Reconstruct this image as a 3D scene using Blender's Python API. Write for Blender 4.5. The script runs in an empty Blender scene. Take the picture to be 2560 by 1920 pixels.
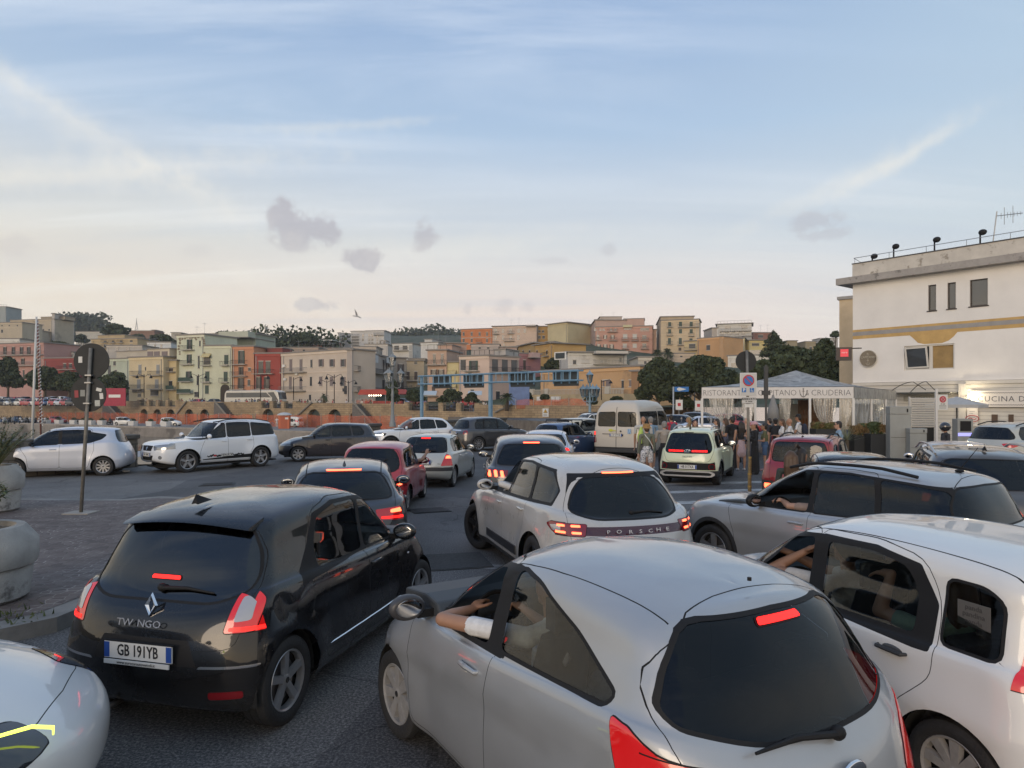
import bpy, bmesh, math, random
import numpy as np
from mathutils import Vector, Matrix, noise
R=math.radians; PI=math.pi
S=bpy.context.scene; C=S.collection
F=1725.0; HY=1005.0; CX=1280.0; CH=2.30
# ---------- camera
cd=bpy.data.cameras.new('camera'); cam=bpy.data.objects.new('camera',cd); C.objects.link(cam); S.camera=cam
cam.location=(0,0,CH); cam.rotation_euler=(R(90),0,0)
cd.sensor_width=36; cd.lens=F/2560*36; cd.shift_y=(HY-960)/2560; cd.clip_start=.05; cd.clip_end=5000
# ---------- sky, sun, exposure
S.view_settings.view_transform='Standard'; S.view_settings.look='None'; S.view_settings.exposure=0.42; S.view_settings.gamma=1
SUN_EL=R(14); SUN_AZ=R(203)   # direction the light comes from, clockwise from +Y (behind the camera, to the left)
W=bpy.data.worlds.new('World'); S.world=W; W.use_nodes=True
def sky():
 nt=W.node_tree; N=nt.nodes; L=nt.links; N.clear()
 def n(t,**k):
  o=N.new(t)
  for a,b in k.items(): setattr(o,a,b)
  return o
 def M(op,a,b=None,c=None,clamp=False):
  o=n('ShaderNodeMath',operation=op); o.use_clamp=clamp
  for i,v in enumerate((a,b,c)):
   if v is None: continue
   if isinstance(v,(int,float)): o.inputs[i].default_value=v
   else: L.new(v,o.inputs[i])
  return o.outputs[0]
 def MR(v,a,b,c=0,d=1):
  o=n('ShaderNodeMapRange',interpolation_type='SMOOTHSTEP'); L.new(v,o.inputs[0])
  for i,x in enumerate((a,b,c,d)): o.inputs[i+1].default_value=x
  return o.outputs[0]
 def mix(f,a,b,bt='MIX'):
  o=n('ShaderNodeMix',data_type='RGBA',blend_type=bt)
  for i,v in ((0,f),(6,a),(7,b)):
   if isinstance(v,(int,float)): o.inputs[i].default_value=v
   elif isinstance(v,tuple): o.inputs[i].default_value=(*v,1)
   else: L.new(v,o.inputs[i])
  return o.outputs[2]
 tc=n('ShaderNodeTexCoord'); sp=n('ShaderNodeSeparateXYZ'); L.new(tc.outputs['Generated'],sp.inputs[0])
 x,y,z=sp.outputs
 st=n('ShaderNodeTexSky',sky_type='NISHITA'); st.sun_disc=False; st.sun_elevation=SUN_EL; st.sun_rotation=SUN_AZ
 st.altitude=0; st.air_density=1.0; st.dust_density=1.5; st.ozone_density=2.0
 sv=n('ShaderNodeVectorMath',operation='SCALE'); L.new(st.outputs[0],sv.inputs[0]); sv.inputs[3].default_value=.11
 az=M('ARCTAN2',x,y)          # 0 ahead, negative to the left
 cr=n('ShaderNodeValToRGB'); L.new(z,cr.inputs[0]); e=cr.color_ramp.elements
 e[0].position=0.0; e[0].color=(.76,.58,.50,1); e[1].position=.60; e[1].color=(.19,.30,.52,1)
 for p,c in ((.07,(.80,.62,.53)),(.13,(.73,.61,.54)),(.22,(.57,.58,.58)),(.36,(.35,.46,.60))):
  q=e.new(p); q.color=(*c,1)
 veil=cr.outputs[0]
 lf=MR(az,-.95,.25,1,0)
 low=MR(z,.02,.42,1,0)
 veil=mix(M('MULTIPLY',M('MULTIPLY',lf,low),.7),veil,(.76,.68,.50))
 rt=MR(az,.15,.75,0,1)
 veil=mix(M('MULTIPLY',rt,.5),veil,(.42,.53,.60))
 bk=MR(y,.25,-.9,0,1); gl=M('MULTIPLY',bk,MR(z,-.05,.62,1,0))
 veil=mix(M('MULTIPLY',gl,.9),veil,(1.10,.88,.64))
 dv=M('ADD',M('MAXIMUM',z,0.0),.13)
 cx=M('DIVIDE',x,dv); cy=M('DIVIDE',y,dv)
 cb=n('ShaderNodeCombineXYZ'); L.new(cx,cb.inputs[0]); L.new(cy,cb.inputs[1])
 def streak(rot,sx,sy,scale,detail,rough,off,dist=0.0):
  mp=n('ShaderNodeMapping'); L.new(cb.outputs[0],mp.inputs[0]); mp.inputs[1].default_value=(off,off*.7,0)
  mp.inputs[2].default_value=(0,0,rot); mp.inputs[3].default_value=(sx,sy,1)
  t=n('ShaderNodeTexNoise'); L.new(mp.outputs[0],t.inputs[0]); t.inputs['Scale'].default_value=scale
  t.inputs['Detail'].default_value=detail; t.inputs['Roughness'].default_value=rough; t.inputs['Distortion'].default_value=dist
  return t.outputs[0]
 s1=streak(R(28),.3,2.0,.8,9,.6,3.1,1.2); s2=streak(R(-22),.3,2.6,1.0,7,.55,8.7,.4); s3=streak(R(10),1,1,.5,3,.5,1.3)
 st1=M('MULTIPLY',MR(s1,.44,.70),MR(s3,.35,.6)); st2=MR(s2,.50,.74)
 cir=M('MULTIPLY',M('MAXIMUM',st1,M('MULTIPLY',st2,.8)),M('ADD',M('MULTIPLY',lf,.5),.45))
 base=mix(.86,sv.outputs[0],veil)
 base=mix(M('MULTIPLY',cir,.9),base,mix(low,(.60,.66,.74),(.78,.74,.64)))
 dk=M('MULTIPLY',MR(s2,.50,.30),.20); base=mix(dk,base,(.33,.42,.54))
 pn=n('ShaderNodeTexNoise'); L.new(tc.outputs['Generated'],pn.inputs[0]); pn.inputs['Scale'].default_value=34; pn.inputs['Detail'].default_value=9; pn.inputs['Roughness'].default_value=.66
 pv=M('SUBTRACT',pn.outputs[0],.5)
 fac=None
 puffs=[(738,580,.060,.030,.85),(712,556,.040,.030,.9),(800,578,.044,.022,.85),(735,610,.042,.014,.7),(1062,595,.030,.024,.75),(905,648,.042,.020,.9),(785,762,.038,.011,.75),(2035,550,.045,.016,.5),(2075,585,.05,.009,.4),(1255,768,.022,.016,.3),(1320,770,.018,.012,.3),(490,628,.04,.012,.15),(1375,652,.04,.006,.25),(1520,625,.018,.009,.35),(40,615,.03,.016,.2),(1170,775,.012,.010,.3)]
 for (px,py,rx,rz,s) in puffs:
  if s<=0: continue
  dx=(px-CX)/F; dz=(HY-py)/F; l=math.sqrt(1+dx*dx+dz*dz); a0=math.atan2(dx,1); z0=dz/l
  u=M('DIVIDE',M('SUBTRACT',az,a0),rx*.62); v=M('DIVIDE',M('SUBTRACT',z,z0),rz*.8)
  d=M('SQRT',M('ADD',M('MULTIPLY',u,u),M('MULTIPLY',v,v)))
  d=M('SUBTRACT',d,M('MULTIPLY',pv,3.0))
  q=M('MULTIPLY',MR(d,1.25,.55),s)
  fac=q if fac is None else M('MAXIMUM',fac,q)
 base=mix(M('MULTIPLY',fac,.85),base,(.36,.35,.385))
 for (px,py,rx,rz,sl,s) in [(2250,400,.07,.010,.42,.42),(2120,450,.14,.014,.36,.22),(745,745,.12,.016,-.38,.30),(840,315,.13,.007,.12,.28),(330,780,.2,.03,.0,.25),(150,290,.30,.024,-.42,.26),(120,255,.2,.010,-.42,.22),(240,430,.28,.022,.20,.30),(100,450,.2,.010,.22,.22),(60,690,.15,.02,.05,.25),(1150,620,.2,.02,.1,.2)]:
  dx=(px-CX)/F; dz=(HY-py)/F; l=math.sqrt(1+dx*dx+dz*dz); a0=math.atan2(dx,1); z0=dz/l
  du=M('SUBTRACT',az,a0); u=M('DIVIDE',du,rx); v=M('DIVIDE',M('SUBTRACT',M('SUBTRACT',z,z0),M('MULTIPLY',du,sl)),rz)
  d=M('SQRT',M('ADD',M('MULTIPLY',u,u),M('MULTIPLY',v,v))); d=M('SUBTRACT',d,M('MULTIPLY',pv,2.4))
  base=mix(M('MULTIPLY',MR(d,1.5,-.2),s),base,(.74,.70,.62))
 bg=n('ShaderNodeBackground'); L.new(base,bg.inputs[0]); bg.inputs[1].default_value=1.03
 o=n('ShaderNodeOutputWorld'); L.new(bg.outputs[0],o.inputs[0])
sky()
sl=bpy.data.lights.new('sun','SUN'); sl.energy=0.85; sl.angle=R(28); sl.color=(1,.80,.60)
so=bpy.data.objects.new('sun',sl); C.objects.link(so)
_d=Vector((math.sin(SUN_AZ)*math.cos(SUN_EL),math.cos(SUN_AZ)*math.cos(SUN_EL),math.sin(SUN_EL)))
so.rotation_euler=_d.to_track_quat('Z','Y').to_euler(); so.location=(0,0,60)
S.render.engine='CYCLES'
try: S.cycles.max_bounces=8; S.cycles.transparent_max_bounces=24; S.cycles.caustics_reflective=False; S.cycles.caustics_refractive=False
except Exception: pass
# ---------- helpers
def P(px,py,d): return Vector(((px-CX)/F*d, d, CH+(HY-py)/F*d))
def G(px,py,z=0.0):
 d=(CH-z)*F/(py-HY); return Vector(((px-CX)/F*d,d,z))
VW={1:(0,740,.28933),2:(420,760,.28933),3:(1000,760,.28933),4:(1440,740,.30741),5:(2000,500,.39773),6:(1480,960,.3255),0:(0,0,1.0)}
def tag(o,label=None,cat=None,group=None,kind=None):
 if label: o['label']=label
 if cat: o['category']=cat
 if group: o['group']=group
 if kind: o['kind']=kind
 return o
def empty(name,loc=(0,0,0),rz=0,label=None,cat=None,group=None):
 o=bpy.data.objects.new(name,None); C.objects.link(o); o.location=loc; o.rotation_euler=(0,0,rz); o.empty_display_size=.1
 return tag(o,label,cat,group)
_M={}
def mat(key,col,rough=.6,metal=0.0,var=0.0,scale=5.0,bump=0.0,bscale=40,coat=0.0,emit=None,spec=.5,coatr=.04,det=4,alpha=None,stain=None):
 k=key
 if k in _M: return _M[k]
 m=bpy.data.materials.new(key); _M[k]=m; m.use_nodes=True; nt=m.node_tree; b=nt.nodes['Principled BSDF']
 b.inputs['Base Color'].default_value=(*col,1); b.inputs['Roughness'].default_value=rough; b.inputs['Metallic'].default_value=metal
 b.inputs['Coat Weight'].default_value=coat; b.inputs['Coat Roughness'].default_value=coatr; b.inputs['Specular IOR Level'].default_value=spec
 if emit: b.inputs['Emission Color'].default_value=(*emit[0],1); b.inputs['Emission Strength'].default_value=emit[1]
 if var or bump or stain:
  tc=nt.nodes.new('ShaderNodeTexCoord')
 if var:
  t=nt.nodes.new('ShaderNodeTexNoise'); t.inputs['Scale'].default_value=scale; t.inputs['Detail'].default_value=det; t.inputs['Roughness'].default_value=.6
  nt.links.new(tc.outputs['Object'],t.inputs[0])
  mr=nt.nodes.new('ShaderNodeMapRange'); mr.inputs[1].default_value=.3; mr.inputs[2].default_value=.7; mr.inputs[3].default_value=1-var; mr.inputs[4].default_value=1+var
  nt.links.new(t.outputs[0],mr.inputs[0])
  vm=nt.nodes.new('ShaderNodeVectorMath'); vm.operation='SCALE'; vm.inputs[0].default_value=col; nt.links.new(mr.outputs[0],vm.inputs[3])
  out=vm.outputs[0]
  if stain:
   t2=nt.nodes.new('ShaderNodeTexNoise'); t2.inputs['Scale'].default_value=stain[1]; t2.inputs['Detail'].default_value=8; t2.inputs['Roughness'].default_value=.65
   nt.links.new(tc.outputs['Object'],t2.inputs[0])
   m2=nt.nodes.new('ShaderNodeMapRange'); m2.inputs[1].default_value=stain[2]; m2.inputs[2].default_value=stain[2]+.08; nt.links.new(t2.outputs[0],m2.inputs[0])
   mx=nt.nodes.new('ShaderNodeMix'); mx.data_type='RGBA'; nt.links.new(m2.outputs[0],mx.inputs[0]); nt.links.new(out,mx.inputs[6]); mx.inputs[7].default_value=(*stain[0],1); out=mx.outputs[2]
  nt.links.new(out,b.inputs['Base Color'])
 if bump:
  t=nt.nodes.new('ShaderNodeTexNoise'); t.inputs['Scale'].default_value=bscale; t.inputs['Detail'].default_value=5
  nt.links.new(tc.outputs['Object'],t.inputs[0])
  bp=nt.nodes.new('ShaderNodeBump'); bp.inputs['Strength'].default_value=bump; bp.inputs['Distance'].default_value=.02
  nt.links.new(t.outputs[0],bp.inputs['Height']); nt.links.new(bp.outputs[0],b.inputs['Normal'])
 return m
def glass(key,tint=(.35,.38,.38),refl=.04,rough=.0,dark=None):
 """window glass: tinted see-through with a mirror coat"""
 if key in _M: return _M[key]
 m=bpy.data.materials.new(key); _M[key]=m; m.use_nodes=True; nt=m.node_tree; N=nt.nodes; L=nt.links; N.clear()
 o=N.new('ShaderNodeOutputMaterial'); tr=N.new('ShaderNodeBsdfTransparent'); tr.inputs[0].default_value=(*tint,1)
 gl=N.new('ShaderNodeBsdfGlossy'); gl.inputs[0].default_value=(1,1,1,1); gl.inputs['Roughness'].default_value=rough
 fr=N.new('ShaderNodeFresnel'); fr.inputs[0].default_value=1.5
 ad=N.new('ShaderNodeMath'); ad.operation='ADD'; ad.inputs[1].default_value=refl; L.new(fr.outputs[0],ad.inputs[0])
 mx=N.new('ShaderNodeMixShader'); L.new(ad.outputs[0],mx.inputs[0]); L.new(tr.outputs[0],mx.inputs[1]); L.new(gl.outputs[0],mx.inputs[2]); L.new(mx.outputs[0],o.inputs[0])
 return m
def link(name,me,parent=None,loc=None):
 o=bpy.data.objects.new(name,me); C.objects.link(o)
 if parent is not None: o.parent=parent
 if loc is not None: o.location=loc
 return o
class MB:
 """collects shapes, builds ONE mesh object"""
 def __init__(s): s.v=[]; s.f=[]; s.m=[]; s.mi=0; s.T=None; s.sm=[]; s.smooth=False
 def add(s,vs,fs):
  o=len(s.v)
  for p in vs:
   p=Vector(p); s.v.append(tuple(s.T@p) if s.T else tuple(p))
  for f in fs: s.f.append([i+o for i in f]); s.m.append(s.mi); s.sm.append(s.smooth)
  return s
 def box(s,c,d,rz=0,rx=0,ry=0,tap=1.0):
  x,y,z=d[0]/2,d[1]/2,d[2]/2; c=Vector(c)
  vs=[(-x,-y,-z),(x,-y,-z),(x,y,-z),(-x,y,-z),(-x*tap,-y*tap,z),(x*tap,-y*tap,z),(x*tap,y*tap,z),(-x*tap,y*tap,z)]
  if rz or rx or ry:
   m=Matrix.Rotation(rz,3,'Z')@Matrix.Rotation(ry,3,'Y')@Matrix.Rotation(rx,3,'X'); vs=[m@Vector(p) for p in vs]
  return s.add([c+Vector(p) for p in vs],[(0,3,2,1),(4,5,6,7),(0,1,5,4),(1,2,6,5),(2,3,7,6),(3,0,4,7)])
 def bx(s,x0,x1,y0,y1,z0,z1): return s.box(((x0+x1)/2,(y0+y1)/2,(z0+z1)/2),(abs(x1-x0),abs(y1-y0),abs(z1-z0)))
 def quad(s,a,b,c,d): return s.add([a,b,c,d],[(0,1,2,3)])
 def tube(s,pts,r,n=8,cap=True,flat=1.0):
  pts=[Vector(p) for p in pts]; k=len(pts); rs=r if isinstance(r,(list,tuple)) else [r]*k
  vs=[];ref=None
  for i,p in enumerate(pts):
   t=(pts[min(i+1,k-1)]-pts[max(i-1,0)])
   if t.length<1e-9: t=Vector((0,0,1))
   t.normalize()
   if ref is None: ref=Vector((0,0,1)) if abs(t.z)<.9 else Vector((1,0,0))
   a=t.cross(ref)
   if a.length<1e-4: a=t.cross(Vector((0,1,0)))
   a.normalize(); b=a.cross(t).normalized(); ref=b
   for j in range(n):
    w=2*PI*j/n; vs.append(p+a*(math.cos(w)*rs[i])+b*(math.sin(w)*rs[i]*flat))
  fs=[(i*n+j,i*n+(j+1)%n,(i+1)*n+(j+1)%n,(i+1)*n+j) for i in range(k-1) for j in range(n)]
  if cap: fs+= [tuple(range(n-1,-1,-1)),tuple((k-1)*n+j for j in range(n))]
  return s.add(vs,fs)
 def cyl(s,c,r,h,n=12,r2=None,axis='Z'):
  c=Vector(c); a={'Z':Vector((0,0,1)),'X':Vector((1,0,0)),'Y':Vector((0,1,0))}[axis]
  return s.tube([c-a*h/2,c+a*h/2],[r,r if r2 is None else r2],n)
 def lathe(s,prof,c=(0,0,0),n=16,axis='Z'):
  """prof = [(r,h)] turned round the axis"""
  c=Vector(c); vs=[]
  for r,h in prof:
   for j in range(n):
    w=2*PI*j/n; a,b=r*math.cos(w),r*math.sin(w)
    vs.append(c+Vector((a,b,h) if axis=='Z' else ((a,h,b) if axis=='Y' else (h,a,b))))
  fs=[(i*n+j,i*n+(j+1)%n,(i+1)*n+(j+1)%n,(i+1)*n+j) for i in range(len(prof)-1) for j in range(n)]
  return s.add(vs,fs)
 def ell(s,c,r,n=10,m=6,rz=0):
  c=Vector(c); r=(r,r,r) if isinstance(r,(int,float)) else r; vs=[]; mt=Matrix.Rotation(rz,3,'Z')
  for i in range(m+1):
   t=PI*i/m
   for j in range(n):
    w=2*PI*j/n; vs.append(c+mt@Vector((r[0]*math.sin(t)*math.cos(w),r[1]*math.sin(t)*math.sin(w),-r[2]*math.cos(t))))
  return s.add(vs,[(i*n+j,i*n+(j+1)%n,(i+1)*n+(j+1)%n,(i+1)*n+j) for i in range(m) for j in range(n)])
 def prism(s,poly,h0,h1,axis='Y'):
  """2D polygon pushed along an axis; axis Y: poly=(x,z); X: (y,z); Z: (x,y)"""
  f={'Y':lambda p,h:(p[0],h,p[1]),'X':lambda p,h:(h,p[0],p[1]),'Z':lambda p,h:(p[0],p[1],h)}[axis]; n=len(poly)
  vs=[f(p,h0) for p in poly]+[f(p,h1) for p in poly]
  return s.add(vs,[tuple(range(n-1,-1,-1)),tuple(range(n,2*n))]+[(i,(i+1)%n,n+(i+1)%n,n+i) for i in range(n)])
 def build(s,name,mats,parent=None,loc=None,bevel=0,smooth=None,fix=True,**tg):
  me=bpy.data.meshes.new(name); me.from_pydata(s.v,[],s.f)
  for m in (mats if isinstance(mats,(list,tuple)) else [mats]): me.materials.append(m)
  me.polygons.foreach_set('material_index',s.m)
  me.polygons.foreach_set('use_smooth',[bool(smooth)]*len(s.f) if smooth is not None else s.sm)
  if fix:
   b=bmesh.new(); b.from_mesh(me); bmesh.ops.remove_doubles(b,verts=b.verts,dist=1e-5); bmesh.ops.recalc_face_normals(b,faces=b.faces)
   if smooth:
    for e in b.edges:
     if len(e.link_faces)==2 and e.calc_face_angle(0)>R(38): e.smooth=False
   b.to_mesh(me); b.free()
  me.update(); o=link(name,me,parent,loc)
  if bevel:
   bv=o.modifiers.new('bevel','BEVEL'); bv.width=bevel; bv.segments=2; bv.limit_method='ANGLE'; bv.angle_limit=R(35)
  if tg: tag(o,tg.get('label'),tg.get('cat'),tg.get('group'),tg.get('kind'))
  return o
def copy_tree(o,parent=None):
 c=o.copy(); C.objects.link(c)
 if parent is not None: c.parent=parent
 for ch in [x for x in o.children]: copy_tree(ch,c)
 return c
def text_mesh(txt,size,depth=.004,bold=0.0,sx=1.0,space=1.0,align='CENTER'):
 cu=bpy.data.curves.new('t','FONT'); cu.body=txt; cu.size=size; cu.extrude=depth; cu.align_x=align; cu.align_y='CENTER'; cu.offset=bold; cu.space_character=space; cu.resolution_u=2
 o=bpy.data.objects.new('t',cu); C.objects.link(o); dg=bpy.context.evaluated_depsgraph_get(); me=bpy.data.meshes.new_from_object(o.evaluated_get(dg))
 bpy.data.objects.remove(o); bpy.data.curves.remove(cu)
 if sx!=1.0:
  for v in me.vertices: v.co.x*=sx
 return me
def text(txt,size,m,parent,loc,face,name='lettering',up=(0,0,1),**k):
 """flat lettering; face = the way the text looks"""
 me=text_mesh(txt,size,**k); me.materials.clear(); me.materials.append(m)
 z=Vector(face).normalized(); u=Vector(up); x=u.cross(z).normalized(); y=z.cross(x)
 o=link(name,me,parent); o.matrix_local=Matrix((( x.x,y.x,z.x,loc[0]),(x.y,y.y,z.y,loc[1]),(x.z,y.z,z.z,loc[2]),(0,0,0,1)))
 return o
def rnd_poly(poly,r=.03,seg=3):
 """round the corners of a 2D polygon"""
 out=[]; n=len(poly)
 for i in range(n):
  p=Vector(poly[i][:2]); a=Vector(poly[i-1][:2])-p; b=Vector(poly[(i+1)%n][:2])-p
  q=min(r if len(poly[i])<3 else poly[i][2],a.length*.45,b.length*.45)
  if q<.004: out.append(tuple(p)); continue
  A=p+a.normalized()*q; B=p+b.normalized()*q
  for k in range(seg+1):
   t=k/seg; out.append(tuple(A*(1-t)**2+p*2*t*(1-t)+B*t*t))
 return out
def area2(p): return sum(p[i-1][0]*p[i][1]-p[i][0]*p[i-1][1] for i in range(len(p)))/2
def grow(poly,d):
 """offset a polygon outward by d"""
 n=len(poly); s=1 if area2(poly)>0 else -1; out=[]
 for i in range(n):
  a=Vector(poly[i-1]);b=Vector(poly[i]);c=Vector(poly[(i+1)%n]); e1=(b-a).normalized(); e2=(c-b).normalized()
  n1=Vector((e1.y,-e1.x))*s; n2=Vector((e2.y,-e2.x))*s; m=n1+n2
  if m.length<.2: m=n1
  m.normalize(); k=max(.5,m.dot(n1)); out.append(tuple(b+m*(d/k)))
 return out
def inside(p,poly):
 x,y=p; r=False; n=len(poly); j=n-1
 for i in range(n):
  a,b=poly[i],poly[j]
  if (a[1]>y)!=(b[1]>y) and x<(b[0]-a[0])*(y-a[1])/(b[1]-a[1])+a[0]: r=not r
  j=i
 return r
# ---------- cars: one skinned shell per body, cut into panels, panes and lamps
def paint(key,col,metal=0.0,rough=.35,coat=1.0):
 if key in _M: return _M[key]
 m=mat(key,col,rough=rough,metal=metal,coat=coat,coatr=.03)
 nt=m.node_tree; N=nt.nodes; L=nt.links; b=N['Principled BSDF']
 tc=N.new('ShaderNodeTexCoord'); t=N.new('ShaderNodeTexNoise'); t.inputs['Scale'].default_value=3.2; t.inputs['Detail'].default_value=7; t.inputs['Roughness'].default_value=.65
 L.new(tc.outputs['Object'],t.inputs[0])
 mr=N.new('ShaderNodeMapRange'); mr.inputs[1].default_value=.35; mr.inputs[2].default_value=.75; mr.inputs[3].default_value=rough; mr.inputs[4].default_value=rough+.18
 L.new(t.outputs[0],mr.inputs[0]); L.new(mr.outputs[0],b.inputs['Roughness'])
 m2=N.new('ShaderNodeMapRange'); m2.inputs[1].default_value=.4; m2.inputs[2].default_value=.8; m2.inputs[3].default_value=.03; m2.inputs[4].default_value=.09
 L.new(t.outputs[0],m2.inputs[0]); L.new(m2.outputs[0],b.inputs['Coat Roughness'])
 sp=N.new('ShaderNodeSeparateXYZ'); L.new(tc.outputs['Object'],sp.inputs[0])
 a=N.new('ShaderNodeMath'); a.operation='MULTIPLY_ADD'; L.new(t.outputs[0],a.inputs[0]); a.inputs[1].default_value=.5; L.new(sp.outputs[2],a.inputs[2])
 m3=N.new('ShaderNodeMapRange'); m3.inputs[1].default_value=.85; m3.inputs[2].default_value=.40; m3.inputs[3].default_value=0; m3.inputs[4].default_value=.13; L.new(a.outputs[0],m3.inputs[0])
 mx=N.new('ShaderNodeMix'); mx.data_type='RGBA'; L.new(m3.outputs[0],mx.inputs[0]); mx.inputs[6].default_value=(*col,1); mx.inputs[7].default_value=(.16,.14,.12,1)
 g=N.new('ShaderNodeNewGeometry'); my=N.new('ShaderNodeMix'); my.data_type='RGBA'; L.new(g.outputs['Backfacing'],my.inputs[0]); L.new(mx.outputs[2],my.inputs[6]); my.inputs[7].default_value=(.045,.045,.047,1)
 L.new(my.outputs[2],b.inputs['Base Color'])
 mm=N.new('ShaderNodeMath'); mm.operation='MULTIPLY_ADD'; L.new(g.outputs['Backfacing'],mm.inputs[0]); mm.inputs[1].default_value=-metal; mm.inputs[2].default_value=metal; L.new(mm.outputs[0],b.inputs['Metallic'])
 mc=N.new('ShaderNodeMath'); mc.operation='MULTIPLY_ADD'; L.new(g.outputs['Backfacing'],mc.inputs[0]); mc.inputs[1].default_value=-coat; mc.inputs[2].default_value=coat; L.new(mc.outputs[0],b.inputs['Coat Weight'])
 return m
BLK=mat('black_trim',(.014,.014,.015),.6,spec=.22); GAP=mat('panel_gap',(.004,.004,.004),.9); RUB=mat('tyre_rubber',(.020,.020,.021),.75,bump=.3,bscale=60,var=.25,scale=9)
PLA=mat('grained_plastic',(.030,.030,.032),.55,bump=.2,bscale=300); CHR=mat('chrome',(.75,.75,.77),.12,1.0)
ALU=mat('alloy_rim',(.42,.42,.43),.32,.7,coat=.4); DRK=mat('dark_alloy',(.035,.035,.038),.35,.6); CAPG=mat('hubcap_grey',(.36,.35,.34),.38,.35,var=.12,scale=20)
DISC=mat('brake_disc',(.16,.15,.15),.4,.8); SEAT=mat('seat_cloth',(.035,.035,.04),.85,var=.2,scale=30); DASH=mat('dashboard_plastic',(.045,.05,.055),.55)
HUBD=mat('wheel_inner',(.012,.012,.012),.8); UND=mat('underbody',(.012,.012,.012),.9)
REDG=mat('glowing_red_lens',(.30,.006,.008),.12,coat=1.0,emit=((1,.010,.010),.26)); GLS=glass('car_glass',(.55,.60,.59),.0); GLD=glass('privacy_glass',(.07,.075,.08),.0); GLM=glass('mid_tinted_glass',(.17,.185,.195),.0); GLB=glass('blue_tinted_glass',(.08,.115,.15),-.01)
RED=mat('red_lens',(.30,.006,.008),.12,coat=1.0,emit=((.8,.02,.02),.12)); REDB=mat('brake_light_glow',(.6,.02,.01),.3,emit=((1,.010,.008),2.0)); REDH=mat('brake_light_core',(.9,.2,.1),.3,emit=((1,.085,.03),5))
REDD=mat('dark_red_lens',(.20,.006,.01),.15,coat=1.0); CLR=mat('clear_lens',(.42,.41,.42),.12,metal=.25,coat=1.0); HEADG=mat('headlight_glass',(.30,.31,.32),.08,metal=.55,coat=1.0)
WHL=mat('running_light',(1,1,1),.3,emit=((1,.97,.9),5)); MIRG=mat('mirror_glass',(.45,.46,.48),.03,1.0); PLW=mat('plate_white',(.66,.66,.64),.4); PLB=mat('plate_blue',(.02,.07,.30),.4); INK=mat('plate_ink',(.015,.015,.018),.5)
def keyz(keys,x):
 return np.interp(x,[k[0] for k in keys],[k[1] for k in keys])
def smoothkeys(keys,n=40):
 k=np.array(keys,float); 
 if len(k)<3: return [tuple(q) for q in k]
 xs=np.linspace(k[0,0],k[-1,0],n); d=np.diff(k[:,1])/np.diff(k[:,0]); m=np.zeros(len(k)); m[0]=d[0]; m[-1]=d[-1]
 for i in range(1,len(k)-1): m[i]=0 if d[i-1]*d[i]<=0 else 2*d[i-1]*d[i]/(d[i-1]+d[i])
 out=[]
 for x in xs:
  i=min(max(int(np.searchsorted(k[:,0],x))-1,0),len(k)-2); h=k[i+1,0]-k[i,0]; t=(x-k[i,0])/h
  out.append((x,(2*t**3-3*t*t+1)*k[i,1]+(t**3-2*t*t+t)*h*m[i]+(-2*t**3+3*t*t)*k[i+1,1]+(t**3-t*t)*h*m[i+1]))
 return out
def caploop(xr,xf,w,zr,zf,zs,cr,cf,nr,nf,Nc,Ns,bar,br=None,bf=None):
 wr=w*(1-(bar if br is None else br)); wf=w*(1-(bar if bf is None else bf))
 def cap(c,ww,n):
  th=np.linspace(0,PI/2,200); x=c-c*np.cos(th)**(2/n); y=ww*np.sin(th)**(2/n)
  s=np.concatenate([[0],np.cumsum(np.hypot(np.diff(x),np.diff(y)))]); s/=s[-1]; q=np.linspace(0,1,Nc+1)
  return np.interp(q,s,x),np.interp(q,s,y)
 x1,y1=cap(cr,wr,nr); x2,y2=cap(cf,wf,nf)
 xs=np.linspace(xr+cr,xf-cf,Ns+1)[1:-1]; u=(xs-(xr+cr))/((xf-cf)-(xr+cr))
 ys=w*(1-np.where(u<.5,(1-wr/w if w>0 else 0)*(1-2*u)**2,(1-wf/w if w>0 else 0)*(2*u-1)**2))
 X=np.concatenate([xr+x1,xs,(xf-x2)[::-1]]); Y=np.concatenate([y1,ys,y2[::-1]])
 Z=keyz(zs,X); n1=Nc+1
 s1=(y1/max(y1[-1],1e-6))**2 if w>0 else np.linspace(0,1,n1)**2; s2=(y2/max(y2[-1],1e-6))**2 if w>0 else np.linspace(0,1,n1)**2
 if zr is not None: Z[:n1]=zr+(Z[:n1]-zr)*s1
 if zf is not None: Z[-n1:]=(zf+(Z[-n1:][::-1]-zf)*s2)[::-1]
 return np.stack([X,Y,Z],1)
def loft(rows,sub):
 K=len(rows); A=np.array(rows); out=[]
 d=np.linalg.norm(np.diff(A,axis=0),axis=2).mean(1); t=np.concatenate([[0],np.cumsum(np.maximum(d,.02)**.75)])
 T=np.zeros_like(A)
 for i in range(K):
  if i==0: T[i]=(A[1]-A[0])/(t[1]-t[0])
  elif i==K-1: T[i]=(A[-1]-A[-2])/(t[-1]-t[-2]); 
  else:
   a=(A[i]-A[i-1])/(t[i]-t[i-1]); b=(A[i+1]-A[i])/(t[i+1]-t[i]); wa=(t[i+1]-t[i]); wb=(t[i]-t[i-1]); T[i]=(a*wa+b*wb)/(wa+wb)
   m=np.minimum(np.linalg.norm(a,axis=1),np.linalg.norm(b,axis=1))*1.6; l=np.linalg.norm(T[i],axis=1); T[i]*=np.minimum(1,m/np.maximum(l,1e-6))[:,None]
 T[-1][:,2]*=.0
 for i in range(K-1):
  h=t[i+1]-t[i]
  for k in range(sub):
   u=k/sub; out.append((2*u**3-3*u*u+1)*A[i]+(u**3-2*u*u+u)*h*T[i]+(-2*u**3+3*u*u)*A[i+1]+(u**3-u*u)*h*T[i+1])
 out.append(A[-1]); return np.array(out)
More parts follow.
